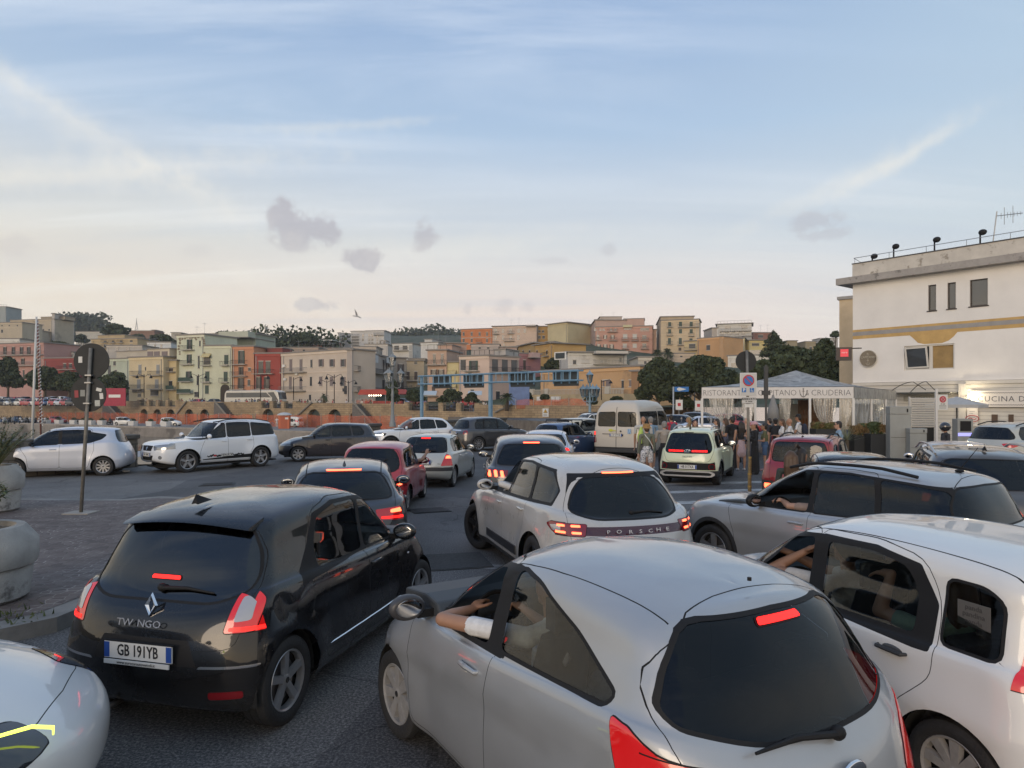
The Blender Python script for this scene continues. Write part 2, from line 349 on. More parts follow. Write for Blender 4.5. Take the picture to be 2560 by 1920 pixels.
def D(c,k,v): return c.get(k,v)
def body_rows(c,lod):
 L,W,H=c['L'],c['W']/2,c['H']; r,f=-L/2,L/2; Nc,Ns=(20,44) if lod==0 else ((12,24) if lod==1 else (6,12))
 rg,rt,ws,wt,hl=c['rgb'],c['rgt'],c['wsb'],c['wt'],c['hle']  # (offset from the end, z)
 belt=smoothkeys([(r+a if a<L*.5 and a>=0 else (f+a if a<0 else r+a),z) for a,z in c['belt']])
 sh=D(c,'shd',.07)
 sho=[(x,z-sh) for x,z in belt]
 fx=f-ws[0]; zb=float(keyz(belt,fx)); hz=hl[1]+D(c,'fend',.02)
 sho=smoothkeys([(r,rg[1]-sh*1.6)]+[(x,float(keyz(sho,x))) for x in np.linspace(r+.45,fx,5)]+[((fx+f-.3)/2,(zb-sh+hz)/2+.02),(f-.25,hz)])
 hoodm=[(x,z+(.03 if x>fx else .035)) for x,z in sho]
 roof=smoothkeys([(r+a,z) for a,z in c['roof']]); rz=lambda x: float(keyz(roof,x))
 wf=D(c,'wf',[.90,.965,1,1,.975,.925,.83,.715,.47]); rb=D(c,'rb',[(.16,.24),(.05,.30),(0,.47),(.01,.68),(.05,.86)]); fb=D(c,'fb',[(.22,.2),(.07,.27),(0,.42),(.03,.60)])
 sz=D(c,'sz',[.19,.25,.46,.68]); cr=D(c,'cr',[.30,.34,.38,.38,.36,.30,.26,.24,.3]); cf=D(c,'cf',[.6,.7,.8,.8,.8,.42,.38,.34,.4])
 nr=D(c,'nr',[2.6,2.7,2.8,2.8,2.8,2.8,2.8,2.6,2.2]); nf=D(c,'nf',[2.4,2.4,2.4,2.4,2.3,2.5,2.5,2.4,2.2]); bar=D(c,'bar',.035)
 br=D(c,'br',None); bf=D(c,'bf',None)
 rows=[]
 def add(k,xr,zr,xf,zf,zs,w=None): rows.append(caploop(xr,xf,W*(wf[k] if w is None else w),zr,zf,zs,cr[k],cf[k],nr[k],nf[k],Nc,Ns,bar,br,bf))
 for k in range(4): add(k,r+rb[k][0],rb[k][1],f-fb[k][0],fb[k][1],[(r,sz[k]),(f,sz[k])])
 add(4,r+rb[4][0],rb[4][1],f-hl[0],hl[1],sho)
 hm=D(c,'hm',((hl[0]+ws[0])*.45,hl[1]+(ws[1]-hl[1])*.68))
 rows.append(caploop(r+(rb[4][0]+rg[0])/2,f-hm[0],W*(wf[4]*.55+wf[5]*.45),(rb[4][1]+rg[1])/2,hm[1],[(x,z*.5+float(keyz(belt,x))*.5-.005 if x<fx else z+.012) for x,z in hoodm],(cr[4]+cr[5])/2,(cf[4]+cf[5])/2,nr[4],nf[4],Nc,Ns,bar,br,bf))
 add(5,r+rg[0],rg[1],f-ws[0],ws[1],belt)
 x6r=r+rg[0]+(rt[0]-rg[0])*D(c,'rmx',.42); z6r=rg[1]+(rt[1]-rg[1])*.5; x6f=f-(ws[0]+(wt[0]-ws[0])*.47); z6f=ws[1]+(wt[1]-ws[1])*.53
 sd=D(c,'drop',.075)
 top=[(x,z-sd) for x,z in roof]; top=[(r,top[0][1]-.02)]+top+[(f,top[-1][1])] if roof[0][0]>r else top
 z6=[(x,(float(keyz(belt,x))+float(keyz(top,x)))/2) for x in np.linspace(r,f,20)]
 add(6,x6r,z6r,x6f,z6f,z6)
 add(7,r+rt[0],rt[1],f-wt[0],wt[1],top)
 x8r=r+rt[0]+D(c,'r8',.10); x8f=f-wt[0]-.16
 add(8,x8r,rz(x8r),x8f,rz(x8f),[(x,z-.012) for x,z in roof])
 rows.append(caploop(x8r+.1,x8f-.12,0,None,None,roof,cr[8],cf[8],2,2,Nc,Ns,0))
 return loft(rows,5 if lod==0 else (3 if lod==1 else 2))
NORM={'S':1,'R':0,'F':0,'T':2}
def bodyshell(c,lod):
 G_=body_rows(c,lod); K,M,_=G_.shape
 wr=c['wr']
 for (ax) in c['ax']:
  d=np.hypot(G_[:,:,0]-ax,G_[:,:,2]-wr); G_[:,:,1]+=np.where(G_[:,:,1]>W_(c)*.6,D(c,'swell',.022)*np.exp(-((d-wr-.05)/.16)**2),0)
 for (x0,z0,x1,z1,amp,wd) in D(c,'crease',[]):
  z=z0+(z1-z0)*(G_[:,:,0]-x0)/(x1-x0); m=(G_[:,:,0]>min(x0,x1)-.1)&(G_[:,:,0]<max(x0,x1)+.1)&(G_[:,:,1]>W_(c)*.6)
  t=(G_[:,:,2]-z)/wd; G_[:,:,1]+=np.where(m,amp*np.where(t>0,np.exp(-t*t*.6),np.exp(-t*t*6)),0)
 bm=bmesh.new(); vs=[[bm.verts.new(G_[i,j]) for j in range(M)] for i in range(K)]
 for i in range(K-1):
  for j in range(M-1):
   q=[vs[i][j],vs[i+1][j],vs[i+1][j+1],vs[i][j+1]]
   try: bm.faces.new(q)
   except ValueError: pass
 bmesh.ops.remove_doubles(bm,verts=bm.verts,dist=2e-4)
 bmesh.ops.dissolve_degenerate(bm,dist=1e-4,edges=bm.edges)
 bm.faces.ensure_lookup_table(); bm.normal_update()
 s=sum(f.normal.y for f in bm.faces if f.calc_center_median().y>W_(c)*.7)
 if s<0: bmesh.ops.reverse_faces(bm,faces=bm.faces)
 bm.normal_update()
 return bm
def W_(c): return c['W']/2
def project(v,pr): return (v.x,v.z) if pr=='S' else ((v.y,v.z) if pr in 'RF' else (v.x,v.y))
def facing(f,pr,c,lo=False):
 n=f.normal; m=f.calc_center_median()
 if lo and pr!='T': return (n.y>.03 and m.y>W_(c)*.3) if pr=='S' else ((m.x<0 and n.x<-.03) if pr=='R' else (m.x>0 and n.x>.03))
 if pr=='S': return n.y>.18 and m.y>W_(c)*.30 
 if pr=='R': return m.x<0 and n.x<-.22
 if pr=='F': return m.x>0 and n.x>.14
 return n.z>.35
def cut(bm,lay,c,pr,poly,tagi,only=None,skip=(),lo=False):
 xs=[p[0] for p in poly]; ys=[p[1] for p in poly]; b=(min(xs)-.002,max(xs)+.002,min(ys)-.002,max(ys)+.002)
 cand=[]
 for f in bm.faces:
  if not facing(f,pr,c,lo): continue
  q=[project(v.co,pr) for v in f.verts]
  if max(p[0] for p in q)<b[0] or min(p[0] for p in q)>b[1] or max(p[1] for p in q)<b[2] or min(p[1] for p in q)>b[3]: continue
  cand.append(f)
 n=len(poly)
 lim=None
 if lo and cand and pr!='T':
  lx=D(c,'lampd',.28); lim={'S':(Vector((0,W_(c)-D(c,'lampw',.13),0)),Vector((0,1,0))),'R':(Vector((-c['L']/2+lx,0,0)),Vector((-1,0,0))),'F':(Vector((c['L']/2-max(lx,.5),0,0)),Vector((1,0,0)))}[pr]
  es=set(); vv=set()
  for f in cand: es.update(f.edges); vv.update(f.verts)
  r=bmesh.ops.bisect_plane(bm,geom=cand+list(es)+list(vv),dist=1e-5,plane_co=lim[0],plane_no=lim[1]); cand=[g for g in r['geom'] if isinstance(g,bmesh.types.BMFace) and (g.calc_center_median()-lim[0]).dot(lim[1])>0]
 for i in range(n):
  a,d=poly[i],poly[(i+1)%n]; e=(d[0]-a[0],d[1]-a[1])
  if abs(e[0])+abs(e[1])<1e-5: continue
  nn=(e[1],-e[0]); 
  if pr=='S': co=Vector((a[0],0,a[1])); no=Vector((nn[0],0,nn[1]))
  elif pr in 'RF': co=Vector((0,a[0],a[1])); no=Vector((0,nn[0],nn[1]))
  else: co=Vector((a[0],a[1],0)); no=Vector((nn[0],nn[1],0))
  ex=(min(a[0],d[0])-.03,max(a[0],d[0])+.03,min(a[1],d[1])-.03,max(a[1],d[1])+.03); loc=[];rest=[]
  for f in cand:
   q=[project(v.co,pr) for v in f.verts]
   (rest if (max(p[0] for p in q)<ex[0] or min(p[0] for p in q)>ex[1] or max(p[1] for p in q)<ex[2] or min(p[1] for p in q)>ex[3]) else loc).append(f)
  if not loc: continue
  es=set(); vv=set()
  for f in loc: es.update(f.edges); vv.update(f.verts)
  r=bmesh.ops.bisect_plane(bm,geom=loc+list(es)+list(vv),dist=1e-5,plane_co=co,plane_no=no)
  cand=rest+[g for g in r['geom'] if isinstance(g,bmesh.types.BMFace)]
 out=[]
 for f in cand:
  if f.is_valid and inside(project(f.calc_center_median(),pr),poly):
   t=f[lay]
   if t in skip or (only is not None and t not in only): continue
   f[lay]=tagi; out.append(f)
 return out
_WH={}
def wheel_mesh(r,w,style,key):
 k=(round(r,3),w,style)
 if k in _WH: return _WH[k]
 rr=r*D({},'x',.69); n=40
 t=MB(); t.lathe([(rr,-w/2+.01),(rr+.02,-w/2),(r-.035,-w/2-.004),(r-.008,-w/2+.012),(r,-w/2+.035),(r,-.032),(r-.006,-.03),(r-.006,-.024),(r,-.022),(r,.022),(r-.006,.024),(r-.006,.03),(r,.032),(r,w/2-.035),(r-.008,w/2-.012),(r-.035,w/2+.004),(rr+.02,w/2),(rr,w/2-.01)],n=n,axis='Y')
 me1=t.build('wheel',RUB,smooth=True); tm=me1.data; bpy.data.objects.remove(me1)
 m=MB(); f=w/2-.012
 m.mi=1; m.lathe([(.001,f-.07),(rr-.01,f-.075),(rr-.012,-w/2+.02)],n=n,axis='Y')
 m.mi=0; m.lathe([(rr-.022,f-.05),(rr-.018,f-.004),(rr-.004,f+.004),(rr+.002,f-.004)],n=n,axis='Y')
 sp,sw,kind=style
 if kind!='cap':
  m.mi=2; m.cyl((0,f-.065,0),rr*.72,.012,24,axis='Y'); m.mi=0
 hub=rr*.22
 m.lathe([(.001,f-.004),(hub*.6,f-.006),(hub,f-.016),(hub*1.02,f-.05)],n=20,axis='Y'); m.mi=1; m.lathe([(.001,f-.001),(hub*.45,f-.002),(hub*.46,f-.006)],n=14,axis='Y')
 for i in range(sp):
  a=2*PI*i/sp+PI/2
  for q in ((0,) if kind!='twin' else (-.55,.55)):
   def pt(rad,off,dy):
    x=rad; z=off; return (x*math.cos(a)-z*math.sin(a),dy,x*math.sin(a)+z*math.cos(a))
   m.mi=0; w0,w1=sw*.9,sw*(1.35 if kind=='cap' else 1.0); o0=q*sw*1.2; o1=q*sw*2.2; y0,y1=f-.012,f-.006
   vs=[pt(hub*.8,o0-w0/2,y0),pt(hub*.8,o0+w0/2,y0),pt(rr-.014,o1+w1/2,y1),pt(rr-.014,o1-w1/2,y1)]
   vb=[pt(hub*.8,o0-w0/2*1.3,y0-.03),pt(hub*.8,o0+w0/2*1.3,y0-.03),pt(rr-.012,o1+w1/2*1.2,y1-.035),pt(rr-.012,o1-w1/2*1.2,y1-.035)]
   m.add(vs+vb,[(0,1,2,3),(0,4,5,1),(1,5,6,2),(2,6,7,3),(3,7,4,0)])
 o=m.build('rim',[{'alu':ALU,'dark':DRK,'cap':CAPG,'bw':ALU}.get(key,ALU),HUBD,DISC],smooth=True); rm=o.data; bpy.data.objects.remove(o)
 _WH[k]=(tm,rm); return _WH[k]
def plate(parent,x,z,txt,yaw=PI,w=.52,h=.11,tilt=0,far=False,y=0,dirx=-1):
 m=MB(); m.box((0,0,0),(.012,w,h)); m.mi=1; m.box((dirx*.0065,w/2-.022,0),(.003,.042,h-.008)); m.box((dirx*.0065,-w/2+.022,0),(.003,.042,h-.008)); m.mi=2
 for s in (-1,1): m.box((-dirx*.004,0,s*(h/2+.004)),(.018,w+.016,.008))
 o=m.build('licence_plate',[PLW,PLB,BLK],parent,(x,y,z)); o.rotation_euler=(0,tilt,0)
 if txt: text(txt,h*.98,INK,o,(dirx*.0075,0,0),(dirx,0,0),'plate_number',depth=.001,sx=.72,bold=.0015)
 return o
def interior(c,root,lod,seatm=None,dashc=None):
 W=W_(c); r,f=-c['L']/2,c['L']/2; zb=float(c['belt'][1][1]); xw=f-c['wsb'][0]; sm=seatm or SEAT
 fl=MB(); fl.bx(r+.25,f-.5,-W*.86,W*.86,.20,.24); fl.build('floor_pan',UND,root)
 da=MB(); xd=xw-.12
 da.prism([(xd-.28,.62),(xd-.30,zb-.12),(xd-.22,zb-.03),(xd-.05,zb-.01),(xd+.30,zb-.05),(xd+.3,.6)],-W*.84,W*.84)
 for s in (-1,1): da.cyl((xd-.30,s*W*.70,zb-.13),.055,.03,16,axis='X')
 do=da.build('dashboard',dashc or DASH,root,bevel=.02 if lod==0 else 0)
 sy=W*.45
 if lod<=1:
  if lod==0:
   v=MB()
   for s in (-1,1): v.lathe([(.040,xd-.318),(.062,xd-.322),(.062,xd-.30)],c=(0,s*W*.70,zb-.13),n=20,axis='X')
   v.build('air_vent_ring',mat('pale_ring',(.6,.6,.58),.4),do)
  st=MB(); cx,cz=xd-.48,zb-.13; tl=R(25)
  pts=[(cx-math.sin(tl)*.175*math.sin(a)*-1,sy+.185*math.cos(a),cz+.185*math.sin(a)*math.cos(tl)) for a in np.linspace(0,2*PI,25)]
  st.tube(pts,.016,7,cap=False); st.box((cx,sy,cz),(.05,.13,.10),ry=-tl); st.box((cx,sy,cz),(.025,.34,.03),ry=-tl); st.box((cx,sy,cz-.09),(.025,.03,.16),ry=-tl); st.tube([(cx,sy,cz),(xd-.25,sy,cz-.05)],.03,8)
  st.build('steering_wheel',BLK,root,smooth=True)
 def seat(x,y,w=.46,back=.60):
  s=MB(); s.ell((x,y,.46),(.27,w/2,.11),12,6); s.tube([(x-.24,y,.45),(x-.30,y,.70),(x-.38,y,.45+back)],[w*.42,w*.46,w*.36],10,flat=.30); s.box((x-.41,y,.45+back+.12),(.09,.24,.17)); s.tube([(x-.38,y-.06,.45+back-.05),(x-.4,y-.06,.45+back+.1)],.008,6); s.tube([(x-.38,y+.06,.45+back-.05),(x-.4,y+.06,.45+back+.1)],.008,6)
  s.build('seat',sm,root,bevel=.03 if lod==0 else 0,smooth=True if lod==0 else None)
 xs=xd-.80
 for y in (sy,-sy): seat(xs,y)
 if lod<=1:
  s=MB(); xb=max(xs-.85,c['ax'][0]+.25); s.box((xb,0,.45),(.45,W*1.6,.2)); s.box((xb-.30,0,.74),(.14,W*1.6,.55),ry=R(-14))
  for y in (-.38,.38): s.box((xb-.38,y,1.06),(.08,.22,.13))
  s.build('rear_bench',sm,root,bevel=.03 if lod==0 else 0)
def make_car(c,label,pose,lod=1,paintm=None,group='cars in the harbour traffic jam',steer=0,open_left=(),name='car',cat='car',plate_rear=None,plate_front=None,inter=True,gl=None,sc=1.0):
 """pose=(x,y,yaw)"""
 W=W_(c); L=c["L"]; r,f=-L/2,L/2
 root=empty(name,(pose[0],pose[1],pose[3] if len(pose)>3 else 0),pose[2],label,cat,group)
 bm=bodyshell(c,lod); lay=bm.faces.layers.int.new('t')
 pm=paintm; gl=gl or {}
 tags=['body']; info={'body':('body',pm)}
 def T(n,part,m):
  if n not in tags: tags.append(n); info[n]=(part,m)
  return tags.index(n)
 seal=T('seal','body',BLK); gap=T('gap','body',GAP); clad=T('cladding','body',PLA); trim=T('trim','body',D(c,'trimm',BLK))
 rd=(2 if lod==0 else 1)
 dele=[]
 for ax in c['ax']:
  rad=c['wr']+D(c,'archg',.045); N_=28 if lod==0 else (18 if lod==1 else 12)
  pol=[(ax+rad*math.cos(a),c['wr']+rad*math.sin(a)) for a in np.linspace(-.5,PI+.5,N_)]
  pol=pol+[(ax-rad*.95,-.2),(ax+rad*.95,-.2)]
  if D(c,'cladw',0):
   g2=[(ax+(rad+c['cladw'])*math.cos(a),c['wr']+(rad+c['cladw'])*math.sin(a)) for a in np.linspace(-.5,PI+.5,N_)]+[(ax-(rad+c['cladw'])*.97,-.2),(ax+(rad+c['cladw'])*.97,-.2)]
   cut(bm,lay,c,'S',g2,clad)
  cut(bm,lay,c,'S',pol,999)
 bmesh.ops.delete(bm,geom=[f_ for f_ in bm.faces if f_[lay]==999],context='FACES')
 if D(c,'sillz',0): cut(bm,lay,c,'S',[(r-.1,0),(f+.1,0),(f+.1,c['sillz']),(r-.1,c['sillz'])],clad)
 cc={}
 def reg(nm,pr,poly,part,m,ring=0,ringt=None,rr=.03,only=None,skip=(),lo=False):
  po=rnd_poly(poly,rr,3 if lod==0 else (2 if lod==1 else 1)) if rr else [p[:2] for p in poly]
  if area2(po)<0: po=po[::-1]
  if ring and lod<2: cut(bm,lay,c,pr,grow(po,ring),ringt if ringt is not None else seal,only,skip,lo)
  cut(bm,lay,c,pr,po,T(nm,part,m),only,skip,lo)
 for i,(pr,poly) in enumerate(D(c,'black',[])): reg('blk','RSFT'[ 'RSFT'.index(pr)],poly,'body',BLK,rr=.02)
 if lod<2 or D(c,'fardoors',0):
  for i,poly in enumerate(D(c,'doors',[])): reg('door%d'%i,'S',poly,'door',pm,ring=.005 if lod==0 else .008,ringt=gap,rr=.07,skip=(clad,))
  for i,poly in enumerate(D(c,'gate',[])): reg('gate','R',poly,'tailgate',pm,ring=.0035 if lod==0 else .007,ringt=gap,rr=.08,skip=(clad,))
  for i,poly in enumerate(D(c,'bonnet',[])): reg('bonnet','T',poly,'bonnet',pm,ring=.005 if lod==0 else .007,ringt=gap,rr=.06)
 for i,(pr,poly,m) in enumerate(D(c,'patch',[])): reg('patch%d'%i,pr,poly,'body',m,rr=.015,lo=True)
 if lod<2:
  for i,(pr,pl,wd) in enumerate(D(c,'strips',[])):
   q=[Vector(p) for p in pl]; A=[];B=[]
   for k,p in enumerate(q):
    t=(q[min(k+1,len(q)-1)]-q[max(k-1,0)]).normalized(); nn=Vector((-t.y,t.x))*wd/2*(1.6 if lod else 1); A.append(tuple(p+nn)); B.append(tuple(p-nn))
   cut(bm,lay,c,pr,A+B[::-1],gap)
 for i,(pr,poly) in enumerate(D(c,'band',[])): reg('band','RSFT'['RSFT'.index(pr)],poly,'body',BLK,rr=.02)
 gm={0:gl.get('front',GLS),1:gl.get('rear',GLM),2:gl.get('back',GLM),3:gl.get('screen',GLS)}
 for i,poly in enumerate(c['panes']): reg('pane%d'%i,'S',poly,'window',gm[0] if i==0 else gm[1],ring=D(c,'seal',.018),rr=.045)
 for poly in c['backglass']: reg('back','R',poly,'rear_window',gm[2],ring=D(c,'seal',.018)*.9,rr=.07)
 if 'screen' in c: reg('screen','F',c['screen'],'windshield',gm[3],ring=.014,rr=.05)
 if 'glassroof' in c: reg('groof','T',c['glassroof'],'glass_roof',mat('black_glass_roof',(.012,.012,.014),.06,coat=1),ring=.006,ringt=gap,rr=.05)
 for k,(nm,pr,poly,part,m) in enumerate(D(c,'lamps',[])): reg(nm,pr,poly,part,m,ring=.006 if (lod==0 and not nm.startswith('i')) else 0,rr=D(c,'lampr',.02),lo=part!='high_brake_light')
 bm.normal_update()
 vn={v.index:v.normal.copy() for v in bm.verts}; bm.verts.index_update(); bm.faces.index_update()
 vn=[v.normal.copy() for v in bm.verts]
 parts={}
 for fc in bm.faces:
  t=tags[fc[lay]] if fc[lay]<len(tags) else 'body'; p,m=info[t]
  key=(p,t if p not in('body',) else 'body'); parts.setdefault(key,[]).append((fc,t))
 central={'body','tailgate','bonnet','rear_window','windshield','glass_roof','high_brake_light','grille'}
 made={}
 def mk(name,lst,sides,mats_,off,parent):
  V=[];FN=[];MI=[];NR=[]
  for s in sides:
   idx={}
   for fc,t in lst:
    ids=[]
    for v in fc.verts:
     if v.index not in idx:
      idx[v.index]=len(V); n=vn[v.index]; co=v.co+n*off
      if abs(v.co.y)<1e-4: n=Vector((n.x,0,n.z)); co.y=0
      V.append((co.x,co.y*s,co.z)); NR.append((n.x,n.y*s,n.z))
     ids.append(idx[v.index])
    FN.append(ids if s>0 else ids[::-1]); MI.append(mats_.index(info[t][1]))
  me=bpy.data.meshes.new(name); me.from_pydata(V,[],FN)
  for m in mats_: me.materials.append(m)
  me.polygons.foreach_set('material_index',MI); me.polygons.foreach_set('use_smooth',[True]*len(FN)); me.update()
  try: me.normals_split_custom_set_from_vertices([Vector(n).normalized() for n in NR])
  except Exception as e: print('normals',e)
  return link(name,me,parent)
 for (p,t),lst in parts.items():
  ms=[]
  for _,tt in lst:
   if info[tt][1] not in ms: ms.append(info[tt][1])
  off={'window':-.006,'rear_window':-.003,'windshield':-.004,'tail_light':.004,'brake_lamp':.006,'headlight':.003,'high_brake_light':.006,'bulb':.007,'reflector':.003}.get(p,0)
  par=root
  if p in central: made[t]=[mk(p,lst,(1,-1),ms,off,par)]
  else:
   made[t]=[]
   for s in (1,-1):
    if s==1 and t in open_left: made[t].append(None); continue
    made[t].append(mk(p,lst,(s,),ms,off,par))
 bm.free()
 for t,os in made.items():
  for i,o in enumerate(os):
   if o is None: continue
   nm=o.name.split('.')[0]
   if nm in('brake_lamp','bulb'):
    host=[h for tt,hh in made.items() if info[tt][0] in('tail_light','headlight') for j,h in enumerate(hh) if j==i and h is not None]
    if host: o.parent=host[0]
 doors=[[made.get('door%d'%k,[None,None])[i] for k in range(len(D(c,'doors',[])))] for i in (0,1)]
 tm,rm=wheel_mesh(c['wr'],D(c,'ww',.19),D(c,'rim',(5,.06,'alu')),D(c,'rimk','alu'))
 for ax in c['ax']:
  for s in (1,-1):
   o=link('wheel',tm,root,(ax,s*(W-D(c,'ins',.115)),c['wr'])); rr=link('rim',rm,o)
   if 'rimm' in c:
    for q in (0,): rr.material_slots[q].link='OBJECT'; rr.material_slots[q].material=c['rimm']
   o.rotation_euler=(0,random.random()*6*0,(0 if s>0 else PI)+(steer if ax>0 else 0))
 m=MB()
 for ax in c['ax']:
  for s in (1,-1):
   rad=c['wr']+D(c,'archg',.045)+.006; a=np.linspace(-.15,PI+.15,14); y0,y1=s*(W-.035),s*(W-.42); vs=[]
   for q in a: vs+=[(ax+rad*math.cos(q),y0,c['wr']+rad*math.sin(q)),(ax+rad*math.cos(q),y1,c['wr']+rad*math.sin(q))]
   m.add(vs,[(2*i,2*i+2,2*i+3,2*i+1) for i in range(len(a)-1)]); m.add([vs[2*i+1] for i in range(len(a))],[tuple(range(len(a)))])
 m.bx(r+.22,f-.25,-W*.62,W*.62,.17,.20); m.bx(c['ax'][0]+c['wr']+.1,c['ax'][1]-c['wr']-.1,-W*.88,W*.88,.19,.215)
 m.build('underbody',UND,root)
 if inter: interior(c,root,lod,gl.get('seat'))
 mx,mz=D(c,'mirror',(f-c['wsb'][0]-.42,float(keyz([(r+a,z) for a,z in c['belt'] if a>=0],0))+.05)); mm=D(c,'mirm',None) or pm
 for s in (1,-1):
  y=s*(W*.93+.10); q=MB(); q.smooth=True; q.ell((mx+.01,y,mz),(.07,.115,.075),12,8) if lod else q.ell((mx+.015,y,mz),(.075,.12,.082),20,12)
  o=q.build('door_mirror',[mm],root,smooth=True); b=o.data
  for v in b.vertices:
   if v.co.x<mx-.02: v.co.x=mx-.02
  q=MB(); q.ell((mx-.0215,y,mz),(.003,.088,.056),16,8); q.build('mirror_glass',MIRG,o,smooth=True)
  q=MB(); q.box((mx+.02,s*(W*.90+.0),mz-.05),(.06,.12,.05)); q.build('mirror_arm',BLK,o)
 hm=D(c,'hanm',None) or pm
 for (hx,hz,k) in D(c,'handles',[]):
  if lod>1: break
  for i,s in enumerate((1,-1)):
   y=side_y(c,hx,hz)+.012; q=MB(); q.smooth=True
   q.tube([(hx-.10,s*(y-.02),hz),(hx-.085,s*(y+.016),hz),(hx,s*(y+.024),hz+.004),(hx+.085,s*(y+.016),hz),(hx+.10,s*(y-.02),hz)],[.010,.014,.015,.014,.010],8)
   q.build('door_handle',hm,doors[i][k] or root,smooth=True)
   if lod==0:
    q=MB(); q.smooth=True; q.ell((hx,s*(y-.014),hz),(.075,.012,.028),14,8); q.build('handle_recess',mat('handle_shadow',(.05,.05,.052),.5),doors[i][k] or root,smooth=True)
 if 'rails' in c:
  x0,x1,zr_,yy,rm_=c['rails']
  for s in (1,-1):
   q=MB(); q.smooth=True; n=12; pts=[]
   rf=smoothkeys([(r+a,z) for a,z in c['roof']])
   for i in range(n+1):
    u=i/n; x=x0+(x1-x0)*u; pts.append((x,s*yy,float(keyz(rf,x))-.035+zr_*min(1,4*u,4*(1-u))*1.0))
   q.tube(pts,[.018]*(n+1),8); q.build('roof_rail',rm_,root,smooth=True)
 if 'fin' in c:
  x=r+c['fin'][0]; z=c['fin'][1]; q=MB(); q.smooth=True
  if c['fin'][2]=='fin': q.add([(x-.09,0,z-.005),(x+.09,-.005,z),(x+.09,.005,z),(x-.10,.028,z-.01),(x-.10,-.028,z-.01),(x-.085,0,z+.065)],[(0,3,5),(0,5,4),(1,2,5),(2,3,5),(1,5,4)]); q.build('antenna',pm if D(c,'finp',0) else BLK,root)
  else: q.ell((x,0,z),(.05,.03,.02),10,6); q.tube([(x,0,z+.01),(x-.18,0.0,z+c['fin'][3])],[.006,.003],6); q.build('antenna',BLK,root,smooth=True)
 if 'wiper' in c:
  x,z,y0,y1,x1,z1=c['wiper']; q=MB(); q.smooth=True; q.ell((x-.01,y0,z),(.03,.035,.03),10,6); q.tube([(x-.02,y0,z),(x1-.025,(y0+y1)/2,(z+z1)/2+.015),(x1-.018,y1,z1)],[.016,.013,.006],8); q.build('rear_wiper',BLK,root,smooth=True)
 if plate_rear: px,pz=D(c,'plr',(r-.012,.48)); plate(root,px,pz,plate_rear if lod<2 else None,tilt=D(c,'plt',0),w=D(c,'plw',.52))
 if plate_front: px,pz=D(c,'plf',(f+.012,.42)); plate(root,px,pz,plate_front,dirx=1)
 return root,made
_SY={}
def side_y(c,x,z):
 """half width of the shell at (x,z)"""
 k=c['id']
 if k not in _SY: _SY[k]=body_rows(c,1)
 A=_SY[k].reshape(-1,3); d=(A[:,0]-x)**2+(A[:,2]-z)**2+np.where(A[:,1]<W_(c)*.5,1,0); i=np.argsort(d)[:3]; return float(A[i,1].mean())
def rear_x(c,y,z):
 k=c['id']
 if k not in _SY: _SY[k]=body_rows(c,1)
 A=_SY[k].reshape(-1,3); d=(A[:,1]-abs(y))**2+(A[:,2]-z)**2+np.where(A[:,0]>-.2,1,0); i=np.argsort(d)[:4]; return float(A[i,0].min())-.008
def fit(pts):
 """rigid placement on the ground from points of the thing and where the photo shows them"""
 a=[];b=[];w=[]
 for q in pts:
  g=G(q[3],q[4],q[2]); a.append((q[0],q[1])); b.append((g.x,g.y)); w.append(1/max(g.y,1)**2*(q[5] if len(q)>5 else 1))
 a=np.array(a);b=np.array(b);w=np.array(w)/sum(w); ca=(a*w[:,None]).sum(0); cb=(b*w[:,None]).sum(0); A=a-ca;B=b-cb
 th=math.atan2((w*(A[:,0]*B[:,1]-A[:,1]*B[:,0])).sum(),(w*(A[:,0]*B[:,0]+A[:,1]*B[:,1])).sum()); ct,s=math.cos(th),math.sin(th)
 t=cb-np.array([ct*ca[0]-s*ca[1],s*ca[0]+ct*ca[1]])
 p=np.array([t[0],t[1],th])
 def res(p):
  o=[]
  for q in pts:
   x=p[0]+math.cos(p[2])*q[0]-math.sin(p[2])*q[1]; y=max(.5,p[1]+math.sin(p[2])*q[0]+math.cos(p[2])*q[1]); ww=math.sqrt(q[5]) if len(q)>5 else 1
   o+=[(CX+F*x/y-q[3])*ww,(HY+F*(CH-q[2])/y-q[4])*ww]
  return np.array(o)
 lam=1.0
 for _ in range(60):
  r0=res(p); J=np.stack([(res(p+np.eye(3)[k]*1e-4)-r0)/1e-4 for k in range(3)],1); dp=np.linalg.solve(J.T@J+lam*np.diag(np.diag(J.T@J)),-J.T@r0); 
  if (res(p+dp)**2).sum()<(r0**2).sum(): p=p+dp; lam*=.4
  else: lam*=3
 if _DBG: print('fit',np.round(p,2),'deg %.0f'%math.degrees(p[2]),'err',np.round(res(p)).astype(int).tolist())
 return (float(p[0]),float(p[1]),float(p[2]))
_DBG=True
